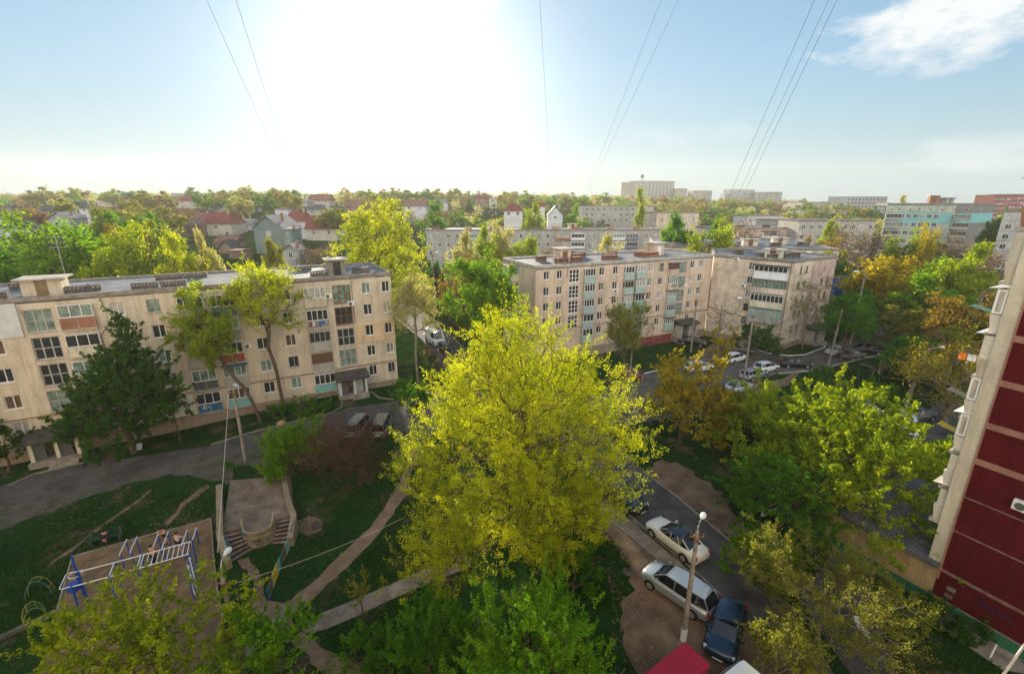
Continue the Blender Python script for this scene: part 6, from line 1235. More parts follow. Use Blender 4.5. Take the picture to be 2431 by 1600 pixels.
# ------------------------------------------------------------------ stage with steps
g0 = 0.04; gl = -1.1
e = empty('concrete_stage', T(-20, 33, 0), 'round-fronted concrete stage with two stairs and blue graffiti', 'stage'); I4 = Matrix.Identity(4)
plat = [(-25.5, 35.2), (-21.75, 29.25), (-20.7, 29.7), (-20.7, 29.7)]; cx, cy, cr_ = -19.5, 30.2, 1.15
arc = [(cx+cr_*math.cos(t), cy+cr_*math.sin(t)*.98) for t in [math.radians(200+i*(370-200)/16) for i in range(17)]]
poly = [(-25.2, 36.2), (-21.95, 29.5), (-20.65, 29.9)]+arc+[(-18.45, 30.9), (-17.4, 31.5), (-20.2, 37.0)]
stg = mat('stage_floor', (.20, .15, .115), .9, .3, .7, .5, 9); drm = stucco('stage_wall', (.30, .24, .16), (.12, .10, .08), .6, 15)
mb = MB(); mb.prism(poly, -1.6, g0); part(e, 'platform', mb, stg, I4)
mb = MB(); aw = [(cx+(cr_+.02)*math.cos(t), cy+(cr_+.02)*math.sin(t)*.98) for t in [math.radians(196+i*(385-196)/22) for i in range(23)]]; ai = [(cx+(cr_-.14)*math.cos(t), cy+(cr_-.14)*math.sin(t)*.98) for t in [math.radians(196+i*(385-196)/22) for i in range(23)]]
hts = [.85-.62*min(1, i/4)+(.7*max(0, (i-17)/5)) for i in range(23)]; hts = [max(.24, h) for h in hts]
vs = []
for (a, b_), (c, d), h in zip(aw, ai, hts): vs += [(a, b_, -1.5), (a, b_, h), (c, d, h), (c, d, 0)]
mb.add(vs, [(i*4+k, i*4+k+1, i*4+k+5, i*4+k+4) for i in range(22) for k in range(3)]+[(0, 1, 2, 3), (88, 89, 90, 91)]); part(e, 'curved_wall', mb, drm, I4)
mb = MB(); rb = [(cx+(cr_+.05)*math.cos(t), cy+(cr_+.05)*math.sin(t)*.98, -.22) for t in [math.radians(205+i*7.5) for i in range(22)]]; mb.tube(rb, .035, 4); part(e, 'ledge', mb, drm, I4)
def sidewall(pts, w, top, m, nm='side_wall'):
    mb = MB(); vs = []
    for i, (x_, y_, zt_) in enumerate(pts):
        d = Vector(pts[min(i+1, len(pts)-1)][:2])-Vector(pts[max(i-1, 0)][:2]); d.normalize(); nn = Vector((-d.y, d.x))*w/2
        vs += [(x_-nn.x, y_-nn.y, -1.6), (x_-nn.x, y_-nn.y, zt_), (x_+nn.x, y_+nn.y, zt_), (x_+nn.x, y_+nn.y, -1.6)]
    mb.add(vs, [(i*4+k, i*4+k+1, i*4+k+5, i*4+k+4) for i in range(len(pts)-1) for k in range(3)]+[(0, 1, 2, 3), (len(vs)-4, len(vs)-3, len(vs)-2, len(vs)-1)]); return part(e, nm, mb, m, I4)
sidewall([(-25.4, 34.9, .5), (-22.9, 30.9, .5), (-21.5, 28.6, .45), (-20.1, 27.0, -.3)], .42, .5, drm); sidewall([(-20.3, 36.0, .5), (-18.3, 32.6, .5), (-17.1, 30.9, .5), (-16.75, 29.3, -.3)], .42, .5, drm)
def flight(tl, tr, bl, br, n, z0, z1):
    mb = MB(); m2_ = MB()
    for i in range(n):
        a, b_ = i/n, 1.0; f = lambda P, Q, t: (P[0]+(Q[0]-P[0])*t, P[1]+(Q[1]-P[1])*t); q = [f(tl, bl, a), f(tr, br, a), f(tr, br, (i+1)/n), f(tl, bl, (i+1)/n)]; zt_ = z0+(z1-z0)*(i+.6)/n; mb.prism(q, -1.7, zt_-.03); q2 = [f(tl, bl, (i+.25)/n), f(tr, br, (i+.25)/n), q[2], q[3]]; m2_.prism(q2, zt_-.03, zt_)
    st_ = part(e, 'steps', mb, mat('step_shade', (.07, .05, .04), .9, .3, 1.5), I4); part(st_, 'tread', m2_, mat('step_concrete', (.27, .20, .16), .9, .3, 1.5, .5, 12), I4)  # darker body shows at each step's back, painting the shade line there
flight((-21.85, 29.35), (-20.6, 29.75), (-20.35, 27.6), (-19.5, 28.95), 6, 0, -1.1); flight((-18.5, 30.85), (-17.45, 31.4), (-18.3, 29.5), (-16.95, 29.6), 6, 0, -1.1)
ink = mat('graffiti_blue', (.01, .14, .26), .7, .3, 6); inkd = mat('graffiti_dark', (.02, .05, .05), .7, .3, 6); inkw = mat('graffiti_pale', (.5, .5, .45), .8, .2, 6)
def on_drum(ch, deg, z, size, m, sx=1.0):
    t = math.radians(deg); p = (cx+(cr_+.035)*math.cos(t), cy+(cr_+.035)*math.sin(t)*.98, z); M = Matrix.Translation(p) @ Matrix.Rotation(t+math.pi/2, 4, 'Z'); return text(ch, e, M, size, m, .004, sx, 'graffiti')
for i, ch in enumerate('МЕГАПОЛИС'): on_drum(ch, 240+i*13.5, .0, .36 if i < 2 else .3, ink if i < 3 else inkd, .75)
for i, ch in enumerate('СШШ'): on_drum(ch, 277+i*10, -.48, .36, inkd)
for i, ch in enumerate('ба'): on_drum(ch, 318+i*9, -.62, .36, ink)
def drum_curve(pts, m, r=.02): mb = MB(); mb.tube([(cx+(cr_+.04)*math.cos(math.radians(a)), cy+(cr_+.04)*math.sin(math.radians(a))*.98, z) for a, z in pts], r, 4); part(e, 'graffiti', mb, m, I4)
drum_curve([(262, -.45), (258, -.6), (259, -.8), (265, -.9), (270, -.75), (276, -.95), (280, -.8)], inkw); drum_curve([(284, -.7), (290, -.9), (296, -.72), (302, -.92), (308, -.7)], inkd, .03); drum_curve([(262, -.95), (272, -1.0), (285, -.98)], inkw, .012); drum_curve([(205, .3), (210, -.05), (216, .2), (222, -.1), (227, .1)], ink, .07)
mb = MB(); mb.tube([(-21.15, 28.8, .2), (-20.1, 27.25, -.15)], .07, 5).tube([(-16.95, 30.9, .3), (-16.75, 29.5, .1)], .05, 5); part(e, 'graffiti', mb, ink, I4)
# manhole
mb = MB(); x, y = G(753, 1248); mb.tube([(0, 0, 0), (0, 0, .12)], .42, 18); mb.tube([(0, 0, .12), (0, 0, .135)], .34, 18); tag(mb.build('manhole_cover', mat('cast_iron', (.10, .08, .07), .8, .3, 5, .5, 20), None, T(x, y, hgt(x, y))), 'round manhole cover on bare earth right of the stage', 'manhole')
for u, v, s_ in ((1395+97, 1358, 'between the huge tree and the silver minivan'), (1677, 1216, 'beside the far kerb of the street')):
    x, y = G(u, v); mb = MB(); mb.tube([(0, 0, .0), (0, 0, .06)], .38, 16); tag(mb.build('manhole_cover', concreted, None, T(x, y, hgt(x, y))), 'round manhole cover '+s_, 'manhole')
# painted low fence right of the stage
e = empty('painted_fence', T(-16.4, 27, hgt(-16.4, 27)), 'low fence of blue, yellow, green and brown bar panels right of the stage', 'fence'); fp = [Vector(q) for q in ((-16.75, 29.0), (-16.55, 27.6), (-16.4, 26.6), (-16.15, 25.3), (-15.85, 24.1))]
fm_ = [teal, greenp, yellowp, rust, yellowp]; fm2 = [rust, teal, yellowp, blued]
for i in range(4):
    a, b_ = fp[i], fp[i+1]
    for k, m_ in enumerate((fm_[i], fm2[i])):
        p, q = a+(b_-a)*k*.5, a+(b_-a)*(k+1)*.5; mb = MB(); z = hgt(p.x, p.y)+.08; zq = hgt(q.x, q.y)+.08
        mb.tube([(p.x, p.y, z), (q.x, q.y, zq)], .025, 4).tube([(p.x, p.y, z+.85), (q.x, q.y, zq+.85)], .03, 4)
        for j in range(6): t = (j+.5)/6; c = p+(q-p)*t; mb.tube([(c.x, c.y, z), (c.x, c.y, z+.85)], .014, 4)
        part(e, 'panel', mb, m_, I4)
    mb = MB(); mb.tube([(a.x, a.y, -1.4), (a.x, a.y, hgt(a.x, a.y)+1.02)], .04, 5); part(e, 'post', mb, blued, I4)

# ------------------------------------------------------------------ exercise ground
def bar(mb, a, b_, r=.035): return mb.tube([a, b_], r, 6)
zt = 1.25; benchg = mat('bench_green', (.012, .06, .035), .6, .2, 3)
e = empty('monkey_bars', T(-25, 25, gl), 'white and blue monkey bars with ladder and high bars on the sand', 'exercise frame')
rail1 = [(-27.95, 24.55), (-26.2, 24.85), (-24.95, 25.6), (-22.35, 27.1)]; rail2 = [(-27.3, 23.2), (-25.35, 23.5), (-24.2, 24.3), (-21.65, 25.85)]
rail1 = [(-27.75, 24.25), (-26.1, 25.05), (-24.85, 25.7), (-22.35, 27.05)]; rail2 = [(-27.1, 23.05), (-25.45, 23.85), (-24.2, 24.5), (-21.7, 25.85)]
mb = MB()
for rl in (rail1, rail2): mb.tube([(x_, y_, zt) for x_, y_ in rl], .035, 6)
part(e, 'rail', mb, whitep, I4)
for k in range(10): t = (k+.5)/10; a = Vector(rail1[2]).lerp(Vector(rail1[3]), t); b_ = Vector(rail2[2]).lerp(Vector(rail2[3]), t); mb = MB(); bar(mb, (a.x, a.y, zt), (b_.x, b_.y, zt), .025); part(e, 'rung', mb, whitep, I4)
for k in (1, 2): mb = MB(); bar(mb, (*rail1[k], zt+.05), (*rail2[k], zt+.05)); part(e, 'crossbar', mb, whitep, I4)
mb = MB(); mb.tube([(-27.75, 24.25, zt+.04), (-28.2, 24.1, zt+.06), (-28.25, 23.9, zt+.06), (-27.65, 22.85, zt+.06), (-27.5, 22.8, zt+.05), (-27.1, 23.05, zt+.04)], .03, 6); part(e, 'crossbar', mb, whitep, I4)
for x_, y_ in rail1+rail2: mb = MB(); mb.tube([(x_, y_, gl-.1), (x_, y_, zt+.08)], .055, 6); part(e, 'post', mb, bluep, I4)
# wall bars at the right end, blue climbing stand at the left end
e = empty('wall_bars', T(-21.6, 26, gl), 'blue and white ladder wall at the right end of the monkey bars', 'exercise frame')
for k in range(5): a = Vector((-21.55, 25.7)).lerp(Vector((-20.9, 24.4)), k/4); mb = MB(); mb.tube([(a.x, a.y, gl-.1), (a.x, a.y, zt+.1-.0*k)], .045, 6); part(e, 'post', mb, bluep if k % 2 == 0 else whitep, I4)
for k in range(6): z = gl+.35+k*.36; mb = MB(); bar(mb, (-21.55, 25.7, z), (-20.9, 24.4, z), .022); part(e, 'rung', mb, whitep, I4)
e = empty('climbing_stand', T(-28.4, 24.6, gl), 'dark blue stand with round plate left of the monkey bars', 'exercise frame'); mb = MB(); mb.tube([(-28.4, 24.7, gl), (-28.4, 24.7, zt+.9)], .06, 6).tube([(-28.4, 24.7, zt+.8), (-28.9, 25.0, gl+.6)], .04, 5); part(e, 'post', mb, bluep, I4)
mb = MB(); mb.box(-28.5, -28.0, 23.9, 24.4, gl+1.0, gl+1.5); part(e, 'seat', mb, bluep, I4); mb = MB(); mb.tube([(-28.3+.35*math.cos(t*.52), 24.5+.35*math.sin(t*.52), gl+1.9) for t in range(13)], .025, 4); part(e, 'ring', mb, whitep, I4)
def parbars(label, p, q, w, h=1.25, l2=None):
    a, b_ = Vector(p), Vector(q); d = (b_-a).normalized(); n = Vector((-d.y, d.x))*w/2; e = empty('parallel_bars', T(p[0], p[1], gl), label, 'exercise bars', 'parallel bars')
    for s in (-1, 1):
        mb = MB(); A, B = a+n*s-d*.2, b_+n*s+d*.2; mb.tube([(A.x, A.y, gl+h-.1), (A.x+d.x*.12, A.y+d.y*.12, gl+h), (B.x, B.y, gl+h)], .035, 6); part(e, 'bar', mb, whitep, I4)
        for P in (a, b_): mb = MB(); Q = P+n*s; mb.tube([(Q.x, Q.y, gl-.1), (Q.x, Q.y, gl+h)], .045, 6); part(e, 'post', mb, bluep, I4)
    return e
parbars('empty white parallel bars nearest the bench', (-27.45, 27.3), (-28.0, 28.5), .6); parbars('parallel bars held by the two shirtless men', (-25.5, 27.75), (-26.1, 29.1), .62); parbars('parallel bars beside the person in the white top', (-23.6, 28.1), (-24.15, 29.4), .6, 1.35)
mb = MB()
e = empty('park_bench', T(-31.2, 29.8, gl, .42), 'dark green park bench on the grass behind the exercise ground', 'bench'); M = WM[e.name]
for k in range(3): mb.box(-1.1, 1.1, -.22+k*.15, -.1+k*.15, .42, .46)
part(e, 'seat', mb, benchg, M); mb = MB(); [mb.box(-1.1, 1.1, .26+k*.02, .29+k*.02, .58+k*.16, .7+k*.16) for k in range(2)]; part(e, 'backrest', mb, benchg, M)
for s in (-.9, .9): mb = MB(); mb.box(s-.05, s+.05, -.2, .24, 0, .42).box(s-.04, s+.04, .2, .26, .42, .9); part(e, 'leg', mb, concreted, M)
oldy = mat('old_yellow', (.30, .25, .04), .6, .2, 3); oldt = mat('old_teal', (.05, .18, .20), .6, .2, 3)
def arc_frame(label, x, y, m1, m2, rz, sz=1.0, n=3):
    e = empty('playground_climber', T(x, y, gl, rz), label, 'playground climber'); M = WM[e.name]
    for i in range(n):
        mb = MB(); mb.tube([(math.cos(math.pi*t/8)*.75*sz, i*.55*sz, math.sin(math.pi*t/8)*1.45*sz) for t in range(9)], .03, 5); part(e, 'arch', mb, m1 if i % 2 else m2, M)
    for t in (1, 3, 5, 7): mb = MB(); mb.tube([(math.cos(math.pi*t/8)*.75*sz, 0, math.sin(math.pi*t/8)*1.45*sz), (math.cos(math.pi*t/8)*.75*sz, .55*sz*(n-1), math.sin(math.pi*t/8)*1.45*sz)], .025, 4); part(e, 'rung', mb, m1 if t < 4 else m2, M)
arc_frame('old yellow and teal climbing arch on the left lawn', -31.3, 24.6, oldy, oldt, .5, .85, 2); arc_frame('green and teal low climbing arch near the bottom left', -29.6, 22.7, greenp, oldy, .9, .7, 3)
mb = MB(); x, y = G(5, 1500); mb.box(-2.2, 2.2, -.15, .15, 0, .25); tag(mb.build('log', concreted, None, T(x+.9, y, gl, .85)), 'dark beam lying on the ground at the bottom left', 'beam')

# ------------------------------------------------------------------ right playground, fences, steps
x, y = G(*(1900+740*.2235, 700+905*.2235)); e = empty('swing_frame', T(x, y, 0), 'dark green goal-like metal frame on the right playground', 'swing frame')
mb = MB(); p0, p1, p2 = G(2036, 898), G(2062, 907), G(2082, 922); 
for p in (p0, p1, p2): mb.tube([(p[0], p[1], 0), (p[0], p[1], 2.2)], .05, 5)
part(e, 'post', mb, greenp, I4); mb = MB(); mb.tube([(*p0, 2.2), (*p1, 2.2), (*p2, 2.2)], .045, 5); part(e, 'crossbar', mb, steel, I4)
e = empty('park_bench', T(*G(2115, 905)[:2], 0, -.35), 'dark backless bench beside the pole on the right playground', 'bench'); M = WM[e.name]; mb = MB(); mb.box(-1.1, 1.1, -.18, .18, .42, .47); part(e, 'seat', mb, rust, M)
for s in (-.8, .8): mb = MB(); mb.box(s-.05, s+.05, -.15, .15, 0, .42); part(e, 'leg', mb, black, M)
x0_, y0_ = G(2085, 888); x1_, y1_ = G(2115, 868); mb = MB(); n_ = 4
e = empty('concrete_screen', T(x0_, y0_, 0), 'stained concrete slab wall on the right playground', 'wall')
for k in range(4): a = Vector((x0_, y0_)).lerp(Vector((x1_, y1_)), k/3.4); mb = MB(); mb.box(-.45, .45, -.08, .08, 0, 2.1-.05*k); part(e, 'slab', mb, drm, T(a.x, a.y, 0, hd((x0_, y0_), (x1_, y1_))+.35))
arc_frame('small green arched climbing frame right of the concrete slabs', *G(2127, 885), greenp, greenp, .3, .9, 2)
e = empty('garden_steps', T(42.8, 49.5, 0), 'flight of concrete garden steps going down through the grass', 'steps'); 
for k in range(12): t = k/11; mb = MB(); a = Vector((43.5, 53.2)).lerp(Vector((42.3, 46.3)), t); mb.box(-.75, .75, -.18, .18, -.1, .16+.03*(11-k)); part(e, 'step', mb, concretel, T(a.x, a.y, 0, -.15))
for u, v, lb in ((1900, 1210, 'thin white rail between the leafy trees'),):
    pass
mb = MB(); a = G(1808, 1225); c = G(1880, 1190); mb.tube([(*a, .6), (*c, .6)], .05, 5).tube([(*a, 0), (*a, .6)], .05, 5).tube([(*c, 0), (*c, .6)], .05, 5); tag(mb.build('barrier_rail', whitep), 'short white painted barrier rail among the leafy trees', 'barrier')
a = G(2350, 1560); mb = MB(); mb.tube([(*a, 0), (a[0]+.1, a[1], .9)], .045, 6); tag(mb.build('bollard', whitep), 'thin white post in the grass below the red wall', 'post')
mb = MB(); a = G(330, 1068); mb.box(-.25, .25, -.02, .02, 0, .7); tag(mb.build('board', whiteold, None, T(a[0], a[1], hgt(*a), .3) @ Matrix.Rotation(-.6, 4, 'X')), 'pale board leaning at the roadside under the dark green tree', 'board')
mb = MB(); a = G(668, 1006); mb.tube([(0, 0, 0), (0, 0, .2)], .45, 12); tag(mb.build('tree_stump', mat('cut_wood', (.55, .33, .2), .9, .2, 6), None, T(*a, hgt(*a))), 'fresh orange tree stump beside the drive', 'stump')
# litter and stones on the dirt
def stones():
    rng = np.random.default_rng(9); V = []; 
    for (u0, v0, u1, v1, n) in ((1450, 1400, 1640, 1600, 260), (1420, 1260, 1500, 1420, 60), (100, 1180, 500, 1260, 150), (640, 1440, 760, 1600, 90), (700, 1225, 770, 1280, 50)):
        for _ in range(n):
            x, y = G(rng.uniform(u0, u1), rng.uniform(v0, v1)); s = rng.uniform(.012, .045); z = hgt(x, y)+.02; p = rng.normal(0, .25, (8, 3))*s
            c = np.array([(-1, -1, -.5), (1, -1, -.5), (1, 1, -.5), (-1, 1, -.5), (-.6, -.6, .8), (.6, -.6, .8), (.6, .6, .8), (-.6, .6, .8)])*s+p+np.array([x, y, z+s*.3]); V.append(c)
    V = np.concatenate(V); f = np.array([(0, 1, 5, 4), (1, 2, 6, 5), (2, 3, 7, 6), (3, 0, 4, 7), (4, 5, 6, 7)]); Fq = (np.arange(len(V)//8)[:, None, None]*8+f[None]).reshape(-1, 4)
    addmesh('gravel', arrmesh('gravel', [(V, Fq)], mat('pebbles', (.26, .19, .14), .9, .3, 3)))['kind'] = 'stuff'
stones()

# ------------------------------------------------------------------ overhead cables
def cable(label, pts, r=.012, sag=.0, m=None, group=None):
    P = [Vector(p) for p in pts]; Q = []
    for i in range(len(P)-1):
        for k in range(14): t = k/14; p = P[i].lerp(P[i+1], t); p.z -= sag*4*t*(1-t); Q.append(p)
    Q.append(P[-1]); mb = MB(); mb.tube(Q, r, 4); return tag(mb.build('overhead_cable', m or mat('cable_grey', (.22, .24, .26), .6, .1, 2)), label, 'cable', group)
def P3(u, v, Y): x, z = AT(u, v, Y); return (x, Y, z)
def skyline_cable(label, u0, v0, u1, v1, Y0, Y1, r=.012): 
    a, b_ = Vector(P3(u0, v0, Y0)), Vector(P3(u1, v1, Y1)); cable(label, [a+(a-b_)*.12, b_], r)
skyline_cable('left of two thin cables crossing the sky over the houses', 490, 0, 700, 470, 45, 85, .016); skyline_cable('right of two thin cables crossing the sky over the houses', 560, 0, 709, 470, 45, 85, .018)
skyline_cable('single faint cable right of the sun glare', 1281, 0, 1309, 455, 45, 100, .013)
skyline_cable('left of two faint cables in the middle right of the sky', 1570, 0, 1392, 455, 45, 100, .012); skyline_cable('right of two faint cables in the middle right of the sky', 1611, 0, 1400, 450, 45, 100, .012)
skyline_cable('thick dark left cable running down to the peach block', 1934, 0, 1690, 560, 32, 60, .013); skyline_cable('thin middle cable of the bundle at the right', 1968, 0, 1725, 520, 32, 60, .012); skyline_cable('dark right cable of the bundle at the right', 1988, 0, 1737, 520, 32, 60, .013)
skyline_cable('dark cable passing in front of the peach block facade', 1690, 560, 1420, 850, 60, 56, .02)
cable('white stay cable from the facade lamp post to the near lamp post', [P3(545, 915, 39), P3(517, 1310, 19.3)], .018, 0, mat('cable_pale', (.55, .48, .40), .6, .1, 2))
cable('pale cable crossing the lawn from the near lamp post to the huge tree', [P3(530, 1392, 19), P3(960, 1228, 25)], .012, .3, mat('cable_pale', (.55, .48, .40), .6, .1, 2))
cable('yellow cable strung across the far right grove', [P3(1950, 567, 76), P3(2140, 556, 84)], .03, .2, yellowp)
cable('thick light brown pole-like cable in the bottom right corner', [P3(2382, 1600, 15), P3(2450, 1505, 17)], .05, 0, mat('cable_pale', (.55, .48, .40), .6, .1, 2))
x, y = G(1494, 912); zz = AT(1502, 822, y)[1]
cable('upper service cable from the small pole to the peach block', [(x, y, zz-.2), P3(1600, 775, 76)], .015, .3); cable('lower service cable from the small pole to the peach block', [(x, y, zz-.5), P3(1585, 800, 74)], .015, .4)
cable('thin guy wire beside the whitewashed trunk', [P3(1566, 1078, 40), P3(1607, 1166, 37.5)], .01)

# ------------------------------------------------------------------ people
skin = mat('skin', (.62, .33, .23), .6, .12, 6); hairm = mat('hair_dark', (.02, .014, .01), .7, .2, 20); pants = mat('trousers_black', (.012, .012, .015), .9, .2, 6); tank = mat('tank_top_white', (.62, .62, .64), .9, .08, 6); darkj = mat('dark_clothes', (.03, .025, .03), .9, .2, 6); redj = mat('jacket_red', (.5, .03, .04), .8, .15, 6); shoe = mat('shoes_grey', (.25, .25, .27), .7, .2, 9); shoed = mat('shoes_dark', (.03, .03, .035), .7, .2, 9)
def skinmesh(name, pts, edges, radii, m, par, M, sub=2, root=0):
    me = bpy.data.meshes.new(name); me.from_pydata(pts, edges, []); me.materials.append(m); o = addmesh(name, me, par, M); md = o.modifiers.new('skin', 'SKIN'); md.use_smooth_shade = True; md.branch_smoothing = .6
    sv = me.skin_vertices[0].data if len(me.skin_vertices) else None
    for i, r in enumerate(radii): sv[i].radius = r if isinstance(r, tuple) else (r, r); sv[i].use_root = (i == root)
    s = o.modifiers.new('sub', 'SUBSURF'); s.levels = s.render_levels = sub; return o
def person(label, x, y, rz, J, clothes, hairs=hairm, scale=1.0, z=None, shoes=shoe):
    """J: joints in body space, facing -y, left = +x.  pelvis, chest, neck, head, shoulders, elbows, wrists, hips, knees, ankles, toes"""
    M = T(x, y, gl if z is None else z, rz) @ Matrix.Scale(scale, 4); e = empty('person', M, label, 'person'); V = []; R = []; E = []; ix = {}
    def v(n, p, r): ix[n] = len(V); V.append(tuple(p)); R.append(r); return ix[n]
    def ed(a, b_): E.append((ix[a], ix[b_]))
    j = {k: Vector(p) for k, p in J.items()}
    v('pelvis', j['pelvis'], (.15, .11)); v('waist', j['pelvis'].lerp(j['chest'], .5), (.135, .1)); v('chest', j['chest'], (.165, .115)); v('neck', j['neck'], .055); v('head0', j['neck'].lerp(j['head'], .45), (.07, .075)); v('head', j['head'], (.082, .095)); v('head2', j['head']+(j['head']-j['neck']).normalized()*.07, (.06, .07))
    for a, b_ in (('pelvis', 'waist'), ('waist', 'chest'), ('chest', 'neck'), ('neck', 'head0'), ('head0', 'head'), ('head', 'head2')): ed(a, b_)
    for s in ('l', 'r'):
        v('sh'+s, j['sh'+s], .062); v('el'+s, j['el'+s], .043); v('fa'+s, j['el'+s].lerp(j['wr'+s], .35), .042); v('wr'+s, j['wr'+s], .027); ed('chest', 'sh'+s); ed('sh'+s, 'el'+s); ed('el'+s, 'fa'+s); ed('fa'+s, 'wr'+s)
        d = (j['wr'+s]-j['el'+s]).normalized(); h = j['wr'+s]+d*.07; v('ha'+s, h, (.036, .022)); ed('wr'+s, 'ha'+s); sd = d.cross(Vector((0, 1, .2))).normalized()
        for f, (off, ln) in enumerate(((-.03, .062), (-.01, .07), (.01, .066), (.03, .05))):
            a = h+sd*off+d*.03; b_ = a+d*ln*.55+Vector((0, .0, -.012)); c = b_+d*ln*.35+Vector((0, 0, -.025)); v('f%d%sa' % (f, s), a, .010); v('f%d%sb' % (f, s), b_, .009); v('f%d%sc' % (f, s), c, .008); ed('ha'+s, 'f%d%sa' % (f, s)); ed('f%d%sa' % (f, s), 'f%d%sb' % (f, s)); ed('f%d%sb' % (f, s), 'f%d%sc' % (f, s))
        th = j['wr'+s]+d*.045+sd*-.045; v('th'+s, th, .011); v('tj'+s, th+d*.035-sd*.01, .009); ed('ha'+s, 'th'+s); ed('th'+s, 'tj'+s)
        v('hi'+s, j['hi'+s], .092); v('kn'+s, j['kn'+s], .06); v('ca'+s, j['kn'+s].lerp(j['an'+s], .3), .06); v('an'+s, j['an'+s], .04); v('to'+s, j['to'+s], (.045, .03))
        ed('pelvis', 'hi'+s); ed('hi'+s, 'kn'+s); ed('kn'+s, 'ca'+s); ed('ca'+s, 'an'+s); ed('an'+s, 'to'+s)
    skinmesh('body', V, E, R, skin, e, M)
    hd_ = j['head']; upv = (j['head']-j['neck']).normalized(); fw = J.get('face', Vector((0, -1, 0))); fw = Vector(fw).normalized()
    # hair cap, nose, ears, eyes
    bm_ = bmesh.new(); bmesh.ops.create_uvsphere(bm_, u_segments=12, v_segments=8, radius=1); me = bpy.data.meshes.new('hair'); bm_.to_mesh(me); bm_.free(); me.materials.append(hairs)
    c = hd_+upv*.045-fw*.02; addmesh('hair', me, e, M @ Matrix.Translation(c) @ Matrix.Diagonal((.092, .108, .1, 1)))
    mb = MB(); nz = hd_+fw*.1; sdv = fw.cross(upv).normalized(); mb.add([nz+upv*.03-fw*.015, nz-upv*.02+sdv*.016-fw*.01, nz-upv*.02-sdv*.016-fw*.01, nz-upv*.012+fw*.018], [(0, 1, 3), (0, 3, 2), (1, 2, 3)]); part(e, 'nose', mb, skin, M)
    for s in (-1, 1):
        mb = MB(); q = hd_+fw*.088+sdv*.03*s+upv*.02; mb.box(q.x-.008, q.x+.008, q.y-.006, q.y+.006, q.z-.005, q.z+.005); part(e, 'eye', mb, black, M)
        mb = MB(); q = hd_+sdv*.088*s; mb.tube([q-upv*.025, q, q+upv*.025], .012, 5); part(e, 'ear', mb, skin, M)
    for nm, m_, chain, rr in clothes:
        vs = []; rs = []; es = []; seen = {}
        for path in chain:
            last = None
            for k, f in path:
                p = j[k] if not isinstance(k, tuple) else j[k[0]].lerp(j[k[1]], k[2]); key = tuple(round(c, 3) for c in p)
                if key not in seen: seen[key] = len(vs); vs.append(tuple(p)); rs.append(f)
                if last is not None and last != seen[key]: es.append((last, seen[key]))
                last = seen[key]
        skinmesh(nm, vs, es, rs, m_, e, M, 1)
    for s in 'lr':
        mb = MB(); a, b_ = j['an'+s]-Vector((0, 0, .045)), j['to'+s]+(j['to'+s]-j['an'+s]).normalized()*.05; b_.z = a.z; mb.tube([a+(a-b_)*.3, a, (a+b_)/2, b_], .05, 8); vv = [(x_, y_, max(z_, a.z-.03)) for x_, y_, z_ in mb.v]; mb.v = vv; mb.smooth = True; part(e, 'shoe', mb, shoes, M)
    return e
def pose(**k):
    J = dict(pelvis=(0, 0, .95), chest=(0, .0, 1.3), neck=(0, 0, 1.5), head=(0, -.02, 1.64), shl=(.19, 0, 1.42), shr=(-.19, 0, 1.42), ell=(.24, .02, 1.14), elr=(-.24, .02, 1.14), wrl=(.25, -.05, .9), wrr=(-.25, -.05, .9), hil=(.1, 0, .9), hir=(-.1, 0, .9), knl=(.11, -.02, .5), knr=(-.11, -.02, .5), anl=(.12, .02, .09), anr=(-.12, .02, .09), tol=(.13, -.13, .05), tor=(-.13, -.13, .05)); J.update(k); return J
def trousers(m_, full=True, r=1.0, nm='trousers'):
    L_ = [[('pelvis', (.165, .125)), ('hi'+s, .112), ('kn'+s, .085*r)]+([('an'+s, .07*r)] if full else []) for s in 'lr']
    if not full: L_ = [[('pelvis', (.165, .125)), ('hi'+s, .112), (('hi'+s, 'kn'+s, .85), .095)] for s in 'lr']
    return (nm, m_, L_, None)
def top(m_, sleeves=False, nm='shirt'):
    L_ = [[('pelvis', (.15, .115)), (('pelvis', 'chest', .5), (.15, .115)), ('chest', (.18, .13)), (('chest', 'neck', .45), (.12, .1))]]
    for s in 'lr': L_.append([('chest', (.18, .13)), ('sh'+s, .07 if not sleeves else .075)]+([('el'+s, .058), ('wr'+s, .045)] if sleeves else []))
    return (nm, m_, L_, None)
person('shirtless man in black trousers seen from behind gripping the bars', -25.62, 27.35, math.pi-.35, pose(wrl=(.3, -.28, 1.22), wrr=(-.3, -.28, 1.22), ell=(.36, -.02, 1.2), elr=(-.36, -.02, 1.2), shl=(.2, 0, 1.45), shr=(-.2, 0, 1.45)), [trousers(pants)], shoes=shoed)
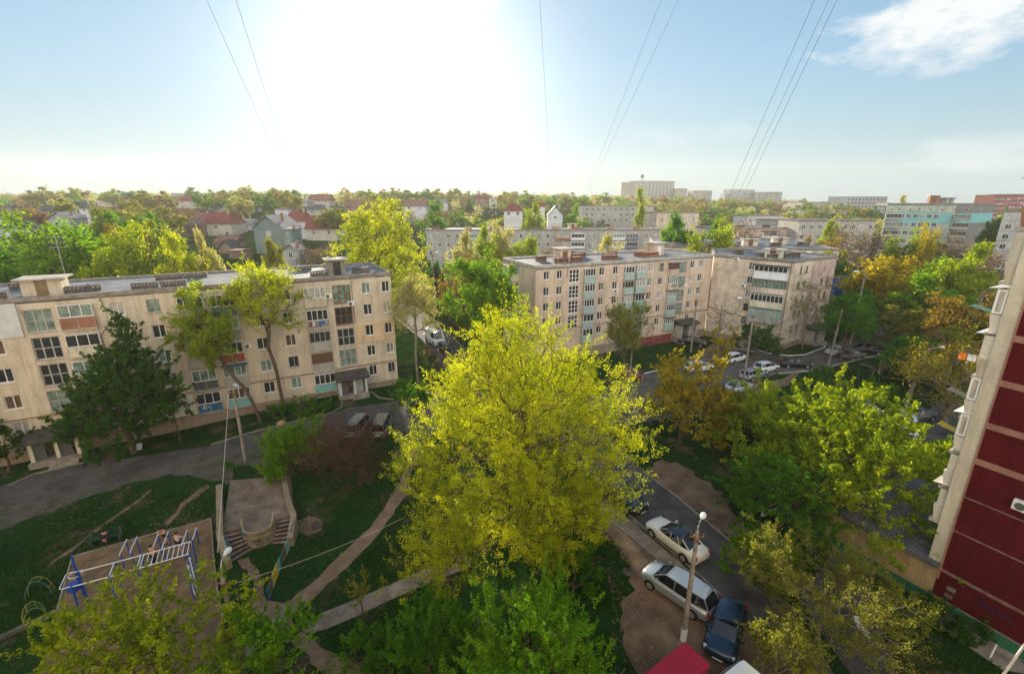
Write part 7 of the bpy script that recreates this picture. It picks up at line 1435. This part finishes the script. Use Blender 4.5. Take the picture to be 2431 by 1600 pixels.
person('shirtless man in dark shorts leaning his forearms on the bars facing the camera', -26.3, 29.55, -.15, pose(chest=(0, -.12, 1.26), neck=(0, -.22, 1.42), head=(0, -.3, 1.53), shl=(.2, -.16, 1.37), shr=(-.2, -.16, 1.37), ell=(.34, -.36, 1.27), elr=(-.34, -.36, 1.27), wrl=(.1, -.44, 1.27), wrr=(-.1, -.46, 1.29), face=(0, -.9, -.4)), [trousers(pants, False, nm='shorts')], shoes=shoed)
person('person in white sleeveless top and black shorts holding the right bars', -24.75, 28.7, math.pi-.2, pose(wrl=(.2, -.1, .85), ell=(.24, .02, 1.12), elr=(-.36, -.12, 1.3), wrr=(-.46, -.2, 1.36), knr=(-.12, -.06, .5)), [trousers(pants, False, nm='shorts'), top(tank, nm='tank_top')])
person('person in dark clothes sitting on the green bench', -30.95, 29.62, .42, pose(pelvis=(0, .0, .52), chest=(0, -.04, .86), neck=(0, -.1, 1.06), head=(0, -.16, 1.19), shl=(.19, -.05, .98), shr=(-.19, -.05, .98), ell=(.24, -.16, .74), elr=(-.24, -.16, .74), wrl=(.1, -.36, .62), wrr=(-.08, -.36, .62), hil=(.1, -.05, .52), hir=(-.1, -.05, .52), knl=(.13, -.46, .5), knr=(-.13, -.46, .5), anl=(.13, -.42, .09), anr=(-.13, -.5, .09), tol=(.14, -.58, .05), tor=(-.14, -.66, .05), face=(0, -.8, -.5)), [trousers(darkj), top(darkj, True, nm='jacket')], shoes=shoed)
x, y = G(2070, 897); person('small child in red jacket beside the green frame', x, y, .5, pose(), [trousers(darkj), top(redj, True, nm='jacket')], scale=.68, z=0)

# ------------------------------------------------------------------ the hazy evening air
def haze():
    mb = MB(); mb.box(-1900, 1900, -60, 1260, -6, 110); m = bpy.data.materials.new('haze_air'); m.use_nodes = True; t = m.node_tree; t.nodes.remove(t.nodes['Principled BSDF'])
    v = t.nodes.new('ShaderNodeVolumePrincipled'); v.inputs['Color'].default_value = (.96, .95, .92, 1); v.inputs['Density'].default_value = .0002; v.inputs['Anisotropy'].default_value = .35
    t.links.new(v.outputs[0], t.nodes['Material Output'].inputs['Volume']); struct(mb.build('haze', m), 'stuff')
haze()
